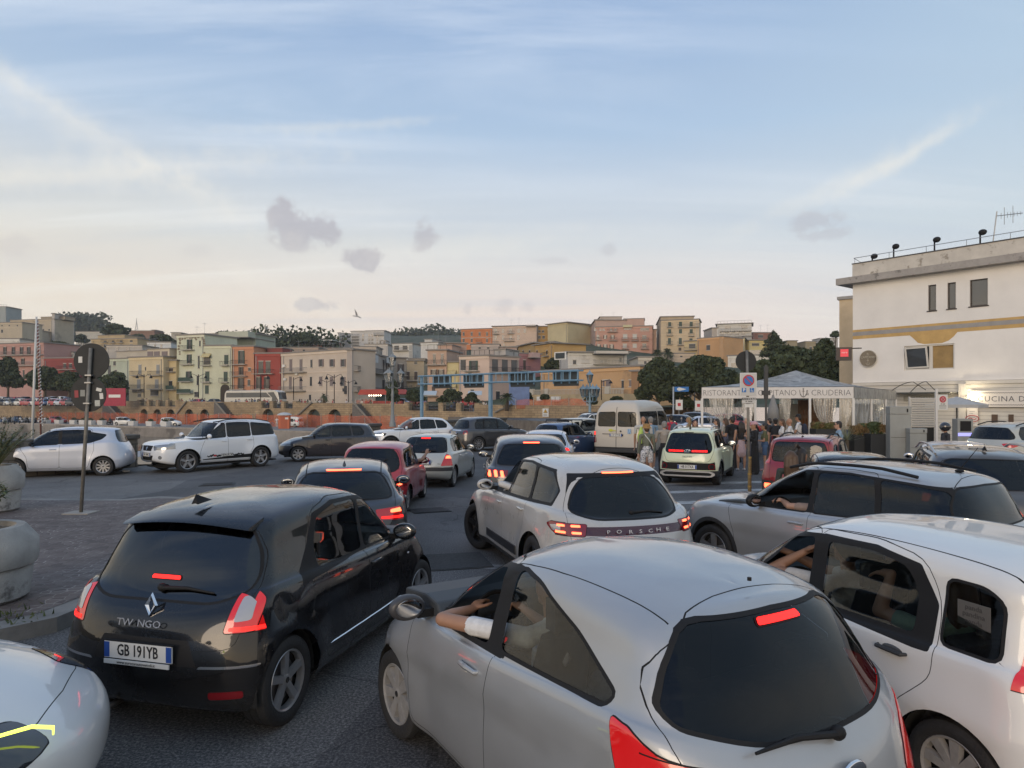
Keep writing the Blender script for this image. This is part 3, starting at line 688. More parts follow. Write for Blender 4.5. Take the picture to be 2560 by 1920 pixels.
# ---------- the cars of the jam
SILV=paint('silver_paint',(.38,.39,.40),.50,.40); SILW=paint('cold_silver_paint',(.50,.53,.60),.35,.38); BLKP=paint('black_paint',(.006,.007,.009),0,.20); BLKP.node_tree.nodes['Principled BSDF'].inputs['Specular IOR Level'].default_value=.12; WHTP=paint('white_paint',(.66,.66,.64),0,.3)
GRYP=paint('dark_grey_paint',(.055,.055,.06),.5,.28); CREAM=paint('pale_yellow_green_paint',(.62,.66,.46),0,.3); REDP=paint('red_paint',(.24,.006,.012),.1,.28); CHALK=paint('chalk_grey_paint',(.43,.42,.40),0,.25)
REDO=paint('faded_red_paint',(.36,.02,.03),0,.3); BLUP=paint('dark_blue_paint',(.03,.07,.17),.4,.28); BRWP=paint('bronze_grey_paint',(.10,.09,.085),.6,.28); ICEW=paint('cool_white_paint',(.66,.69,.73),0,.3); CHAMP=paint('champagne_silver_paint',(.46,.46,.42),.35,.4)
BMG=paint('grey_metallic_paint',(.05,.052,.058),.6,.28); NAVB=paint('near_black_blue_paint',(.012,.012,.02),.1,.25); DIRTW=paint('dirty_white_paint',(.50,.46,.40),0,.45,.4)
HEADD=mat('smoked_headlight',(.03,.035,.042),.08,coat=1,metal=.2)
circ=lambda x,z,r,n=14,e=1.0:[(x+r*math.cos(2*PI*i/n),z+r*e*math.sin(2*PI*i/n)) for i in range(n)]
def auto(c,b,cp,d=None,slope=.12,black=True,doors=5,fr=.10,dt=None,low=.27):
 """doors, panes and windscreen from the belt and roof lines; b, cp, d = pillar positions"""
 L=c['L']; r,f=-L/2,L/2; belt=[(r+a if a>=0 else f+a,z) for a,z in c['belt']]; roof=smoothkeys([(r+a,z) for a,z in c['roof']]); dr=D(c,'drop',.075)
 B=lambda x:float(keyz(belt,x)); T=lambda x:float(keyz(roof,x))-dr-.025
 xa=f-c['wsb'][0]-.05; xt=f-c['wt'][0]-.02; ax0,ax1=c['ax']; wr=c['wr']+.05
 za=B(xa)+.02; zt=T(xt); n=4
 al=[(xa-.10+(xt-xa)*k/n,za+(zt-za)*(k/n)**.85) for k in range(n+1)]
 p0=[(b+.035,B(b)+.02),(xa-.20,B(xa)+.02)]+[(x-fr*.3,z) for x,z in al[1:]]+[((xt+b)/2,T((xt+b)/2)),(b+.03,T(b))]
 xf=ax1-wr-.04
 da=[(xf,low),(xf+.05,.62),(xa-.02,B(xa)-.03)]+[(x+.03,z+.035) for x,z in al[1:]]+[((xt+b)/2,T((xt+b)/2)+.05),(b,T(b)+.05),(b-.02,B(b)),(b-.01,low)]
 panes=[p0]; drs=[da]; band=[]
 if doors==5:
  xr=ax0+wr*.35
  p1=[(cp+.04,B(cp)+.02),(b-.04,B(b)+.02),(b-.035,T(b)),((b+cp)/2,T((b+cp)/2)),(cp+.03+slope*.5,T(cp)-.01)]
  drs.append([(b-.012,low),(b-.022,B(b)),(b-.002,T(b)+.05),((b+cp)/2,T((b+cp)/2)+.05),(cp+slope*.5,T(cp)+.045),(cp-.02,B(cp)+.04),(cp-.04,.80),(ax0+wr*.95,.62),(ax0+wr+.05,low+.06),(ax0+wr+.10,low)]); panes.append(p1)
 if d is not None:
  q0=cp-.03 if doors==5 else b-.05
  panes.append([(q0,B(q0)+.025),(q0+.01 if doors!=5 else q0+slope*.45,T(q0)-.01),(d+slope,T(d+slope)-.02),(d,(B(d)+T(d))/2+.0 if not dt else dt),(d+.03,B(d)+.03)])
 if black:
  e=d if d is not None else cp; band.append(('S',[(e-.02,B(e)+.0),(xa-.06,B(xa)-.0)]+[(x+.0,z+.012) for x,z in al[1:]]+[((xt+b)/2,T((xt+b)/2)+.022),(b,T(b)+.022),((b+cp)/2,T((b+cp)/2)+.022),(e+slope*.9,T(e+slope*.9)+.015),(e-.02,(B(e)+T(e))/2)]))
 c.setdefault('panes',panes); c.setdefault('doors',drs); c.setdefault('band',band)
 zt=c['wt'][1]; W=c['W']/2; wf=D(c,'wf',[0,0,0,0,0,.925,.83,.715]); c.setdefault('screen',[(-.3,zt-.03),(W*wf[7]*.84,zt-.05),(W*wf[5]*.87,c['wsb'][1]+.05),(-.3,c['wsb'][1]+.015)])
 c.setdefault('handles',[(b+.13,B(b)-.12,0)]+([(cp+.12,B(cp)-.115,1)] if doors==5 else []))
 return c
KA=dict(id='ka',lampd=.42,lampw=.20,L=3.62,W=1.66,H=1.505,ax=(-1.235,1.065),wr=.295,ww=.185,rim=(7,.055,'cap'),rimk='cap',archg=.04,swell=.035,shd=.06,
rgb=(.16,1.0),rgt=(.44,1.415),wsb=(.86,.965),wt=(1.72,1.43),hle=(.20,.70),
belt=[(0,1.06),(.5,1.05),(1.7,.965),(-.86,.90)],roof=[(.42,1.415),(.8,1.475),(1.3,1.505),(1.65,1.49),(1.90,1.45)],
wf=[.90,.965,1,1,.97,.92,.83,.715,.45],rb=[(.16,.24),(.05,.30),(0,.47),(.01,.68),(.06,.86)],cr=[.34,.42,.50,.52,.50,.42,.34,.28,.3],cf=[.6,.75,.9,.95,.9,.55,.5,.42,.4],nr=[2.4,2.4,2.4,2.4,2.3,2.3,2.4,2.4,2.2],
crease=[(-1.2,.86,1.0,.66,.016,.10)],
doors=[[(.70,.27),(.74,.60),(.82,.90),(.55,1.20),(.20,1.38),(-.20,1.435),(-.27,1.0),(-.25,.27)]],
gate=[[(-.3,1.355),(.50,1.35,.15),(.68,1.2,.12),(.70,.95,.12),(.50,.60),(-.3,.58)]],strips=[('T',[(-1.23,-.3),(-1.235,.2),(-1.27,.40),(-1.345,.52),(-1.42,.55)],.008),('T',[(-1.27,.50),(-.6,.56),(0,.565),(.35,.55)],.007)],
band=[('S',[(-.34,.975),(.72,.925),(.83,.93),(.52,1.20),(.20,1.345),(-.14,1.405),(-.25,1.41)]),('S',[(-.36,.98),(-.22,.978),(-.17,1.415),(-.28,1.415)])],
panes=[[(-.16,.995),(.58,.955),(.54,1.10),(.36,1.225),(.12,1.33),(-.11,1.38)],[(-.30,1.01),(-.255,1.405),(-.50,1.38),(-.86,1.25),(-1.18,1.09),(-1.15,1.05)]],
backglass=[[(-.3,1.395),(.47,1.375,.09),(.60,1.22),(.665,1.10,.05),(.64,1.05,.06),(.36,.985,.1),(-.3,.965)]],
screen=[(-.3,1.40),(.52,1.37),(.66,1.02),(.62,.97),(-.3,.985)],
lamps=[('tl','S',[(-1.22,1.03),(-1.32,1.02),(-1.46,.955),(-1.62,.92),(-1.85,.90),(-1.85,.50),(-1.54,.50),(-1.40,.66),(-1.30,.84)],'tail_light',REDG),('tl','R',[(.44,.74),(.50,.86),(.60,.93),(.88,.96),(.88,.50),(.60,.50),(.50,.58)],'tail_light',REDG),
('ring','S',circ(-1.60,.665,.115),'bulb',CHR),('ibulb','S',circ(-1.60,.665,.106),'bulb',REDD),('hb','R',[(-.3,1.372),(.13,1.372),(.14,1.345),(-.3,1.345)],'high_brake_light',REDB)],
handles=[(-.08,.86,0)],hanm=None,mirror=(.66,1.0),mirm=mat('mirror_shell_grey',(.05,.05,.055),.4),wiper=(-1.70,.97,0,.45,-1.66,.99))
TW=dict(id='tw',lampd=.25,lampw=.12,L=3.61,W=1.65,H=1.55,ax=(-1.30,1.19),wr=.31,ww=.20,rim=(5,.05,'alu'),rimk='alu',archg=.045,
rgb=(.20,.98),rgt=(.46,1.43),wsb=(.78,1.02),wt=(1.42,1.46),hle=(.16,.78),
belt=[(0,1.02),(.5,1.02),(1.7,.98),(-.78,.96)],roof=[(.42,1.455),(.8,1.52),(1.4,1.55),(1.9,1.525),(2.19,1.475)],
wf=[.92,.97,1,1,.975,.915,.835,.745,.48],rb=[(.10,.22),(.03,.28),(0,.48),(.02,.66),(.09,.84)],cr=[.3,.30,.32,.34,.34,.30,.26,.22,.3],nr=[2.8,2.9,3,3,3,2.9,2.9,2.8,2.4],
crease=[(-1.2,.80,1.1,.84,.012,.08),(-1.0,.36,1.0,.36,.015,.05)],swell=.035,
doors=[[(.95,.28),(1.0,.62),(.92,.93),(.60,1.25),(.36,1.44),(.04,1.475),(-.04,1.0),(-.04,.28)],[(-.05,.28),(-.05,1.0),(.03,1.475),(-.40,1.50),(-.75,1.43),(-.92,1.15),(-.92,.98),(-1.0,.74),(-.92,.50),(-.76,.28)]],
gate=[[(-.3,1.40),(.55,1.39),(.655,1.22),(.69,.98),(.66,.66),(-.3,.60)]],strips=[('T',[(-1.30,-.3),(-1.30,.3),(-1.33,.46)],.008)],
band=[('S',[(-.05,.99),(.88,.965),(.60,1.24),(.36,1.41),(.06,1.45),(-.06,1.45)]),('S',[(.0,.99),(.0,1.455),(-.40,1.47),(-.74,1.41),(-.88,1.20),(-1.06,1.02),(-1.10,.93),(-.88,.95)])],
panes=[[(0,1.005),(.80,.985),(.72,1.10),(.55,1.25),(.36,1.375),(.07,1.42)],[(-.06,1.005),(.01,1.43),(-.38,1.44),(-.68,1.38),(-.80,1.16),(-.80,1.0)]],
backglass=[[(-.3,1.42),(.50,1.41,.1),(.615,1.24),(.655,1.10,.05),(.64,1.0,.05),(.45,.93,.1),(-.3,.93)]],
screen=[(-.3,1.44),(.56,1.42),(.68,1.06),(.64,1.02),(-.3,1.03)],
lamps=[('tl','R',[(.69,1.12),(.86,1.15),(.86,.76),(.57,.755),(.60,.98)],'tail_light',REDG),('tl','S',[(-1.50,1.09),(-1.56,1.15),(-1.72,1.13),(-1.85,1.06),(-1.85,.755),(-1.62,.76),(-1.50,.95)],'tail_light',REDG),
('icl','R',[(.635,.97),(.72,.97),(.72,.83),(.62,.82)],'bulb',CLR),('ib1','R',[(.69,1.09),(.80,1.11),(.80,1.08),(.70,1.06)],'brake_lamp',REDB),('ib2','R',[(.60,.79),(.80,.79),(.80,.765),(.60,.765)],'brake_lamp',REDB),('ib3','S',[(-1.56,1.10),(-1.70,1.10),(-1.70,1.075),(-1.57,1.07)],'brake_lamp',REDB),
('fog','R',[(.50,.38),(.72,.39),(.72,.34),(.50,.33)],'reflector',REDD),('hb','R',[(-.3,1.075),(.115,1.075),(.12,1.05),(-.3,1.05)],'high_brake_light',REDB)],
patch=[('R',[(-.3,.705),(.34,.705),(.42,.54),(-.3,.54)],BLK),('R',[(.44,.548),(.80,.554),(.80,.538),(.42,.530)],CHR)],
handles=[(.10,.86,0)],fin=(.62,1.545,'fin'),plr=(-1.83,.625),plw=.54,wiper=(-1.60,1.0,0,-.42,-1.585,.985))
PD=dict(id='pd',lampd=.3,lampw=.10,L=3.65,W=1.65,H=1.555,ax=(-1.235,1.065),wr=.295,ww=.185,rim=(9,.045,'cap'),rimk='cap',archg=.05,swell=.03,
rgb=(.13,.98),rgt=(.22,1.45),wsb=(.83,1.00),wt=(1.62,1.47),hle=(.16,.78),
belt=[(0,1.0),(.4,.99),(1.7,.955),(-.83,.93)],roof=[(.18,1.485),(.6,1.535),(1.3,1.555),(1.8,1.535),(2.03,1.485)],drop=.07,
wf=[.92,.97,1,1,.98,.93,.855,.765,.5],rb=[(.12,.24),(.03,.30),(0,.48),(.02,.68),(.07,.86)],cr=[.32,.36,.38,.40,.40,.36,.32,.28,.3],nr=[2.8,2.8,2.8,2.8,2.8,2.7,2.7,2.7,2.4],
crease=[(-1.7,.62,1.0,.60,.010,.09)],
doors=[[(.72,.27),(.76,.60),(.86,.90),(.50,1.25),(.24,1.43),(-.10,1.475),(-.145,1.0),(-.14,.27)],[(-.15,.27),(-.155,1.0),(-.11,1.475),(-.60,1.495,.1),(-.98,1.44,.15),(-1.10,1.20,.1),(-1.11,.80,.1),(-1.02,.70,.1),(-.87,.55,.1),(-.84,.27)]],
gate=[[(-.3,1.46),(.55,1.45),(.60,1.2),(.60,.95),(.60,.56),(-.3,.55)]],strips=[('T',[(-1.50,-.3),(-1.50,.3),(-1.52,.5)],.008),('T',[(-1.5,.585),(-.6,.60),(0,.60),(.5,.58)],.008)],
band=[('S',[(-.20,.945),(.80,.925),(.84,.945),(.50,1.235),(.24,1.40),(-.10,1.44),(-.14,1.44)]),('S',[(-.16,.95),(-.12,1.445),(-.60,1.46),(-.94,1.41),(-1.08,1.20),(-1.08,.93),(-.98,.925)])],
panes=[[(-.09,.99),(.66,.97),(.50,1.19),(.28,1.345),(-.06,1.41)],[(-.23,.985),(-.20,1.405),(-.58,1.42),(-.86,1.38,.12),(-.95,1.22),(-.95,1.0)],[(-1.13,1.0),(-1.12,1.36),(-1.32,1.355),(-1.42,1.30,.08),(-1.44,1.0)]],
backglass=[[(-.3,1.42),(.50,1.41),(.56,1.2),(.57,1.0),(-.3,.98)]],
screen=[(-.3,1.45),(.58,1.43),(.70,1.04),(-.3,1.01)],
lamps=[('tl','S',[(-1.45,1.38),(-1.55,1.42),(-1.85,1.43),(-1.85,.98),(-1.56,.96),(-1.44,1.0),(-1.47,1.06),(-1.50,1.12),(-1.50,1.25)],'tail_light',REDG),('tl','R',[(.63,1.40),(.84,1.42),(.86,.90),(.64,.88)],'tail_light',RED)],
handles=[(.0,.86,0),(-.85,.87,1)],hanm=PLA,mirror=(.72,1.02),mirm=PLA)
PDR=dict(PD,id='pdr',lamps=[('tl','S',[(-1.58,1.45),(-1.85,1.45),(-1.85,.93),(-1.66,.93),(-1.60,1.1)],'tail_light',RED),('tl','R',[(.60,1.44),(.84,1.44),(.86,.93),(.62,.93)],'tail_light',RED),('icl','R',[(.64,1.22),(.74,1.22),(.76,1.10),(.64,1.10)],'bulb',CLR),('fog','R',[(.56,.50),(.72,.50),(.72,.40),(.56,.40)],'reflector',REDH)],
patch=[('R',[(.50,.56),(.9,.56),(.9,.34),(.50,.34)],PLA)],rails=(-1.25,.35,.055,.50,BLK),fin=(.55,1.53,'rod',.12),rim=(5,.05,'alu'))
MAC=dict(id='mac',lampd=.45,lampw=.2,L=4.70,W=1.92,H=1.615,ax=(-1.37,1.44),wr=.36,ww=.26,rim=(5,.07,'alu'),rimk='dark',archg=.05,swell=.05,ins=.14,sillz=.30,
rgb=(.30,1.03),rgt=(.62,1.46),wsb=(1.32,1.04),wt=(2.10,1.53),hle=(.22,.80),belt=[(0,1.08),(.8,1.10),(2.2,1.06),(-1.32,1.00)],roof=[(.50,1.50),(1.1,1.585),(1.8,1.615),(2.3,1.59),(2.60,1.55)],
wf=[.90,.965,1,1,.975,.90,.79,.67,.44],rb=[(.20,.26),(.05,.34),(0,.52),(.04,.74),(.14,.92)],cr=[.4,.5,.56,.6,.6,.5,.42,.34,.4],nr=[2.5,2.5,2.5,2.5,2.4,2.3,2.4,2.4,2.2],br=.07,crease=[(-1.8,.86,1.3,.80,.012,.10)],
backglass=[[(-.3,1.44),(.46,1.42,.14),(.60,1.26),(.68,1.07,.07),(.45,1.00,.1),(-.3,.99)]],gate=[[(-.3,1.42),(.56,1.40),(.66,1.24),(.745,1.02),(.72,.62),(-.3,.60)]],strips=[('T',[(-1.66,-.3),(-1.66,.2),(-1.72,.45),(-1.8,.56)],.008)],
patch=[('R',[(-.3,.925),(.62,.93),(.66,.84),(-.3,.84)],mat('smoked_red_bar',(.05,.004,.006),.1,coat=1))],glassroof=[(-.98,-.3),(-.98,.42),(.1,.42),(.12,-.3)],
lamps=[('tl','R',[(.56,.955),(.98,.96),(.98,.83),(.60,.83)],'tail_light',REDD),('tl','S',[(-1.72,.93),(-1.80,.965),(-2.35,.96),(-2.35,.83),(-1.90,.84)],'tail_light',REDD),('icl','S',[(-1.80,.925),(-1.94,.945),(-1.96,.87),(-1.86,.87)],'bulb',CLR),
('ib1','R',[(.63,.945),(.72,.945),(.72,.922),(.63,.922)],'brake_lamp',REDH),('ib2','R',[(.63,.875),(.72,.875),(.72,.852),(.63,.852)],'brake_lamp',REDH),('ib3','R',[(.77,.945),(.90,.945),(.90,.922),(.77,.922)],'brake_lamp',REDH),('ib4','R',[(.77,.875),(.90,.875),(.90,.852),(.77,.852)],'brake_lamp',REDH),('hb','R',[(-.3,1.478),(.20,1.478),(.20,1.462),(-.3,1.462)],'high_brake_light',REDH)],
black=[('R',[(-.3,1.485),(.58,1.465),(.66,1.24),(.62,1.24),(.50,1.425),(-.3,1.445)])],wiper=(-2.02,1.05,-.02,-.42,-2.0,1.035),mirror=(.62,1.10))
auto(MAC,-.10,-.98,-1.62,.30,doors=5)
C3=dict(id='c3',L=4.15,W=1.77,H=1.59,ax=(-1.38,1.225),wr=.335,ww=.22,rim=(5,.07,'alu'),rimk='alu',archg=.05,swell=.03,cladw=.055,sillz=.36,
rgb=(.20,1.05),rgt=(.42,1.45),wsb=(1.02,1.06),wt=(1.86,1.52),hle=(.14,.88),belt=[(0,1.06),(.6,1.04),(2.0,1.00),(-1.02,.99)],roof=[(.25,1.48),(.7,1.545),(1.5,1.585),(2.0,1.575),(2.29,1.535)],
wf=[.92,.97,1,1,.98,.92,.83,.73,.46],rb=[(.14,.28),(.04,.36),(0,.54),(.02,.74),(.08,.92)],cr=[.36,.42,.46,.5,.5,.42,.36,.3,.35],cf=[.6,.7,.75,.75,.7,.5,.45,.4,.4],fb=[(.20,.24),(.06,.32),(0,.5),(.02,.70)],crease=[(-1.7,.70,1.2,.74,.014,.12)],
backglass=[[(-.3,1.44),(.52,1.42,.12),(.64,1.24),(.68,1.08),(-.3,1.05)]],gate=[[(-.3,1.44),(.60,1.43),(.70,1.2),(.72,.95),(.66,.62),(-.3,.60)]],bonnet=[[(1.06,-.3),(1.10,.60),(1.45,.66),(1.85,.60),(1.98,.40),(2.03,-.3)]],strips=[('T',[(-1.55,-.3),(-1.55,.25),(-1.60,.5),(-1.66,.6)],.008)],
lamps=[('tl','S',[(-1.75,.95),(-1.85,.98),(-2.1,.97),(-2.1,.86),(-1.85,.86)],'tail_light',REDD),('tl','R',[(.60,.97),(.9,.97),(.9,.86),(.62,.86)],'tail_light',REDD),('hl','S',[(1.72,.90),(1.80,.93),(2.02,.90),(2.02,.86),(1.80,.86)],'headlight',CLR)],
rails=(-1.30,.22,.035,.61,BLK),fin=(.66,1.56,'rod',.26),mirror=(.50,1.08),mirm=BLK)
auto(C3,-.17,-.98,-1.72,.14,doors=5)
BM=dict(id='bm',L=4.32,W=1.77,H=1.425,ax=(-1.31,1.38),wr=.32,ww=.22,rim=(5,.05,'alu'),rimk='dark',rgb=(.22,.95),rgt=(.66,1.33),wsb=(1.45,.98),wt=(2.15,1.38),hle=(.2,.72),belt=[(0,1.0),(.8,.99),(2.2,.95),(-1.45,.92)],
roof=[(.45,1.33),(1.0,1.395),(1.6,1.425),(1.9,1.42),(2.17,1.395)],wf=[.9,.965,1,1,.975,.90,.80,.70,.45],rb=[(.16,.24),(.04,.30),(0,.48),(.03,.70),(.10,.88)],cr=[.36,.42,.46,.5,.5,.4,.34,.28,.35],
backglass=[[(-.3,1.32),(.50,1.305,.1),(.60,1.15),(.66,1.0),(-.3,.96)]],gate=[[(-.3,1.31),(.56,1.29),(.66,1.14),(.70,.95),(.62,.62),(-.3,.60)]],
lamps=[('tl','R',[(.42,.86),(.92,.90),(.92,.70),(.46,.73)],'tail_light',RED),('tl','S',[(-1.86,.90),(-2.2,.90),(-2.2,.70),(-1.95,.72)],'tail_light',RED),('ib1','R',[(.62,.85),(.84,.87),(.84,.81),(.62,.81)],'brake_lamp',REDH),('ib2','R',[(.50,.77),(.86,.76),(.86,.73),(.50,.745)],'brake_lamp',REDB),
('hb','R',[(-.3,1.352),(.24,1.352),(.24,1.334),(-.3,1.334)],'high_brake_light',REDH)],strips=[('T',[(-1.75,.50),(-.6,.54),(.2,.53)],.010),('T',[(-1.62,-.3),(-1.62,.25),(-1.68,.52)],.008)],fin=(1.05,1.395,'fin'),finp=1,wiper=(-1.90,.985,0,-.38,-1.88,.975))
auto(BM,-.15,-.95,-1.45,.24)
SEI=dict(id='sei',L=3.34,W=1.51,H=1.44,ax=(-1.13,1.07),wr=.275,ww=.16,rim=(8,.04,'cap'),rimk='cap',rgb=(.16,.86),rgt=(.36,1.34),wsb=(.78,.94),wt=(1.35,1.37),hle=(.14,.68),belt=[(0,.93),(.5,.92),(1.6,.90),(-.78,.88)],
roof=[(.30,1.36),(.8,1.42),(1.3,1.44),(1.7,1.425),(1.99,1.39)],wf=[.92,.97,1,1,.98,.93,.86,.77,.5],rb=[(.14,.24),(.04,.30),(0,.45),(.02,.62),(.09,.78)],
backglass=[[(-.3,1.33),(.44,1.32,.12),(.55,1.15,.1),(.58,.92,.12),(.40,.86,.1),(-.3,.85)]],gate=[[(-.3,1.33),(.50,1.32),(.60,1.1),(.64,.88),(.58,.6),(-.3,.58)]],
lamps=[('tl','R',[(.50,.70),(.78,.72),(.78,.58),(.52,.58)],'tail_light',REDD),('tl','S',[(-1.5,.72),(-1.7,.72),(-1.7,.58),(-1.5,.6)],'tail_light',REDD),('ib1','R',[(.55,.685),(.66,.69),(.66,.61),(.55,.61)],'brake_lamp',REDH)],handles=[],wiper=(-1.50,.94,-.1,-.36,-1.42,1.15))
auto(SEI,-.15,-.9,-1.15,.10,black=False,doors=3)
CLI=dict(id='cli',L=3.77,W=1.64,H=1.42,ax=(-1.335,1.135),wr=.285,ww=.175,rim=(7,.045,'cap'),rimk='cap',rgb=(.22,.94),rgt=(.55,1.34),wsb=(1.05,.94),wt=(1.72,1.36),hle=(.2,.68),belt=[(0,.95),(.5,.94),(1.8,.92),(-1.05,.88)],
roof=[(.42,1.35),(.9,1.40),(1.5,1.42),(1.8,1.41),(2.05,1.38)],wf=[.92,.97,1,1,.98,.92,.83,.73,.48],rb=[(.12,.26),(.03,.32),(0,.46),(.03,.62),(.12,.82)],
backglass=[[(-.3,1.33),(.50,1.32,.08),(.58,1.15),(.63,.95),(-.3,.93)]],gate=[[(-.3,1.33),(.54,1.32),(.60,1.1),(.64,.9),(.60,.58),(-.3,.57)]],patch=[('R',[(-.3,.56),(.9,.56),(.9,.46),(-.3,.46)],PLA)],
lamps=[('tl','R',[(.62,.90),(.70,.90),(.86,.60),(.52,.60)],'tail_light',RED),('tl','S',[(-1.60,.90),(-1.66,.92),(-1.9,.62),(-1.62,.60)],'tail_light',RED),('ib1','R',[(.64,.86),(.72,.86),(.76,.79),(.62,.79)],'brake_lamp',REDH),('hb','R',[(-.3,1.325),(.13,1.325),(.13,1.295),(-.3,1.295)],'high_brake_light',REDB)],wiper=(-1.66,.96,0,-.36,-1.62,1.0),plr=(-1.875,.70))
auto(CLI,-.12,-.88,-1.22,.10,black=False)
P38=dict(id='p38',lampw=.08,L=4.45,W=1.84,H=1.62,ax=(-1.33,1.34),wr=.35,ww=.22,rim=(5,.06,'alu'),rimk='dark',cladw=.05,sillz=.34,rgb=(.24,1.06),rgt=(.52,1.50),wsb=(1.25,1.08),wt=(1.95,1.55),hle=(.16,.9),belt=[(0,1.08),(.7,1.07),(2.1,1.04),(-1.25,1.02)],
roof=[(.36,1.51),(.9,1.585),(1.6,1.62),(2.1,1.605),(2.5,1.56)],wf=[.92,.97,1,1,.98,.91,.81,.71,.46],rb=[(.14,.28),(.04,.36),(0,.54),(.02,.76),(.08,.94)],
backglass=[[(-.3,1.48),(.52,1.465,.08),(.62,1.28),(.68,1.10),(-.3,1.07)]],gate=[[(-.3,1.47),(.56,1.46),(.68,1.24),(.72,1.0),(.66,.64),(-.3,.62)]],patch=[('R',[(.52,1.495),(.66,1.46),(.70,1.25),(.665,1.25),(.585,1.45),(.52,1.47)],ALU)],
lamps=[('tl','R',[(.46,1.0),(.96,1.02),(.96,.86),(.50,.86)],'tail_light',REDD),('tl','S',[(-1.8,1.0),(-2.25,1.02),(-2.25,.86),(-1.9,.88)],'tail_light',REDD),('ib1','R',[(.56,.99),(.62,.99),(.60,.88),(.54,.88)],'brake_lamp',REDH),('ib2','R',[(.68,1.0),(.74,1.0),(.72,.88),(.66,.88)],'brake_lamp',REDH),('ib3','R',[(.80,1.0),(.86,1.0),(.84,.88),(.78,.88)],'brake_lamp',REDH),
('hb','R',[(-.3,1.512),(.16,1.512),(.16,1.494),(-.3,1.494)],'high_brake_light',REDH)],mirror=(.55,1.12))
auto(P38,-.12,-.98,-1.50,.16)
INS=dict(id='ins',L=3.825,W=1.61,H=1.575,ax=(-1.30,1.28),wr=.315,ww=.205,rim=(6,.06,'alu'),rimk='dark',cladw=.05,sillz=.32,archg=.05,swell=.045,rgb=(.08,1.0),rgt=(.30,1.47),wsb=(.92,1.02),wt=(1.60,1.50),hle=(.10,.84),belt=[(0,1.03),(.5,1.02),(1.8,.99),(-.92,.97)],
roof=[(.22,1.50),(.7,1.56),(1.3,1.575),(1.9,1.56),(2.22,1.52)],wf=[.92,.975,1,1,.98,.90,.82,.74,.48],rb=[(.12,.26),(.03,.33),(0,.50),(.0,.72),(.04,.88)],cr=[.3,.34,.36,.38,.38,.34,.3,.26,.3],nr=[3,3,3,3,3,2.9,2.9,2.8,2.4],
backglass=[[(-.3,1.43),(.50,1.42,.06),(.60,1.15),(.63,.98,.06),(.58,.90,.05),(-.3,.89)]],gate=[[(-.3,1.46),(.56,1.45),(.66,1.14),(.69,.95),(.58,.66),(-.3,.645)]],
patch=[('R',[(-.3,.645),(.60,.63),(.72,.66),(.74,.44),(-.3,.44)],BLK),('S',[(-1.95,.40),(-1.2,.40),(-1.2,.20),(-1.95,.2)],PLA),('R',[(-.3,.42),(.80,.42),(.80,.2),(-.3,.2)],PLA)],
lamps=[('hb','R',[(-.3,1.462),(.13,1.462),(.13,1.445),(-.3,1.445)],'high_brake_light',BLK),('tl','R',circ(.64,.53,.085),'tail_light',REDD),('itl','R',circ(.64,.53,.066),'bulb',BLK)]+[('ib%d_%d'%(i,j),'R',[(.115+.038*i,.975-.028*j),(.145+.038*i,.975-.028*j),(.145+.038*i,.953-.028*j),(.115+.038*i,.953-.028*j)],'brake_lamp',REDB) for i in range(11) for j in range(2)],
rails=(-1.25,.30,.06,.52,ALU),fin=(.50,1.555,'fin'),plr=(-1.93,.52),wiper=(-1.72,1.04,0,-.36,-1.70,1.03),mirror=(.62,1.06),mirm=mat('pale_mirror_shell',(.35,.37,.33),.4))
auto(INS,-.10,-.88,-1.30,.10)
VIT=dict(id='vit',lampd=.14,lampw=.1,L=4.47,W=1.81,H=1.70,ax=(-1.30,1.34),wr=.36,ww=.23,rim=(5,.075,'alu'),rimk='alu',archg=.06,swell=.05,rgb=(.14,1.12),rgt=(.32,1.58),wsb=(1.42,1.10),wt=(2.02,1.62),hle=(.10,.93),fend=.03,belt=[(0,1.13),(.6,1.12),(2.2,1.09),(-1.42,1.06)],
roof=[(.22,1.60),(.9,1.675),(1.6,1.695),(2.1,1.685),(2.45,1.65)],wf=[.92,.97,1,1,.98,.92,.86,.79,.52],sz=[.28,.34,.54,.76],rb=[(.12,.34),(.02,.42),(0,.58),(.02,.8),(.06,1.0)],fb=[(.20,.34),(.04,.42),(0,.55),(.01,.76)],cf=[.45,.5,.52,.5,.5,.42,.38,.34,.4],nf=[2.8]*9,
backglass=[[(-.3,1.55),(.55,1.54),(.66,1.14),(-.3,1.13)]],black=[('F',[(-.3,.90),(.34,.89),(.27,.72),(-.3,.72)]),('F',[(-.3,.58),(.38,.58),(.30,.42),(-.3,.42)])],
lamps=[('tl','S',[(-1.98,1.32),(-2.3,1.34),(-2.3,1.0),(-2.08,1.02)],'tail_light',RED),('tl','R',[(.76,1.32),(.95,1.32),(.95,1.0),(.78,1.0)],'tail_light',RED),('hl','F',[(.36,.90),(.98,.97),(.98,.80),(.42,.74)],'headlight',HEADG),('hl','S',[(1.72,.97),(2.3,.98),(2.3,.78),(1.86,.82)],'headlight',HEADG),('fogl','F',circ(.66,.52,.06),'fog_light',HEADG)],
rails=(-1.75,.35,.045,.66,BLK),mirror=(.62,1.16),plf=(2.25,.60),patch=[('S',[(-.92,.50),(.85,.40),(.85,.37),(-.92,.37)],BLK)])
auto(VIT,-.05,-.98,-1.92,.06,black=False)
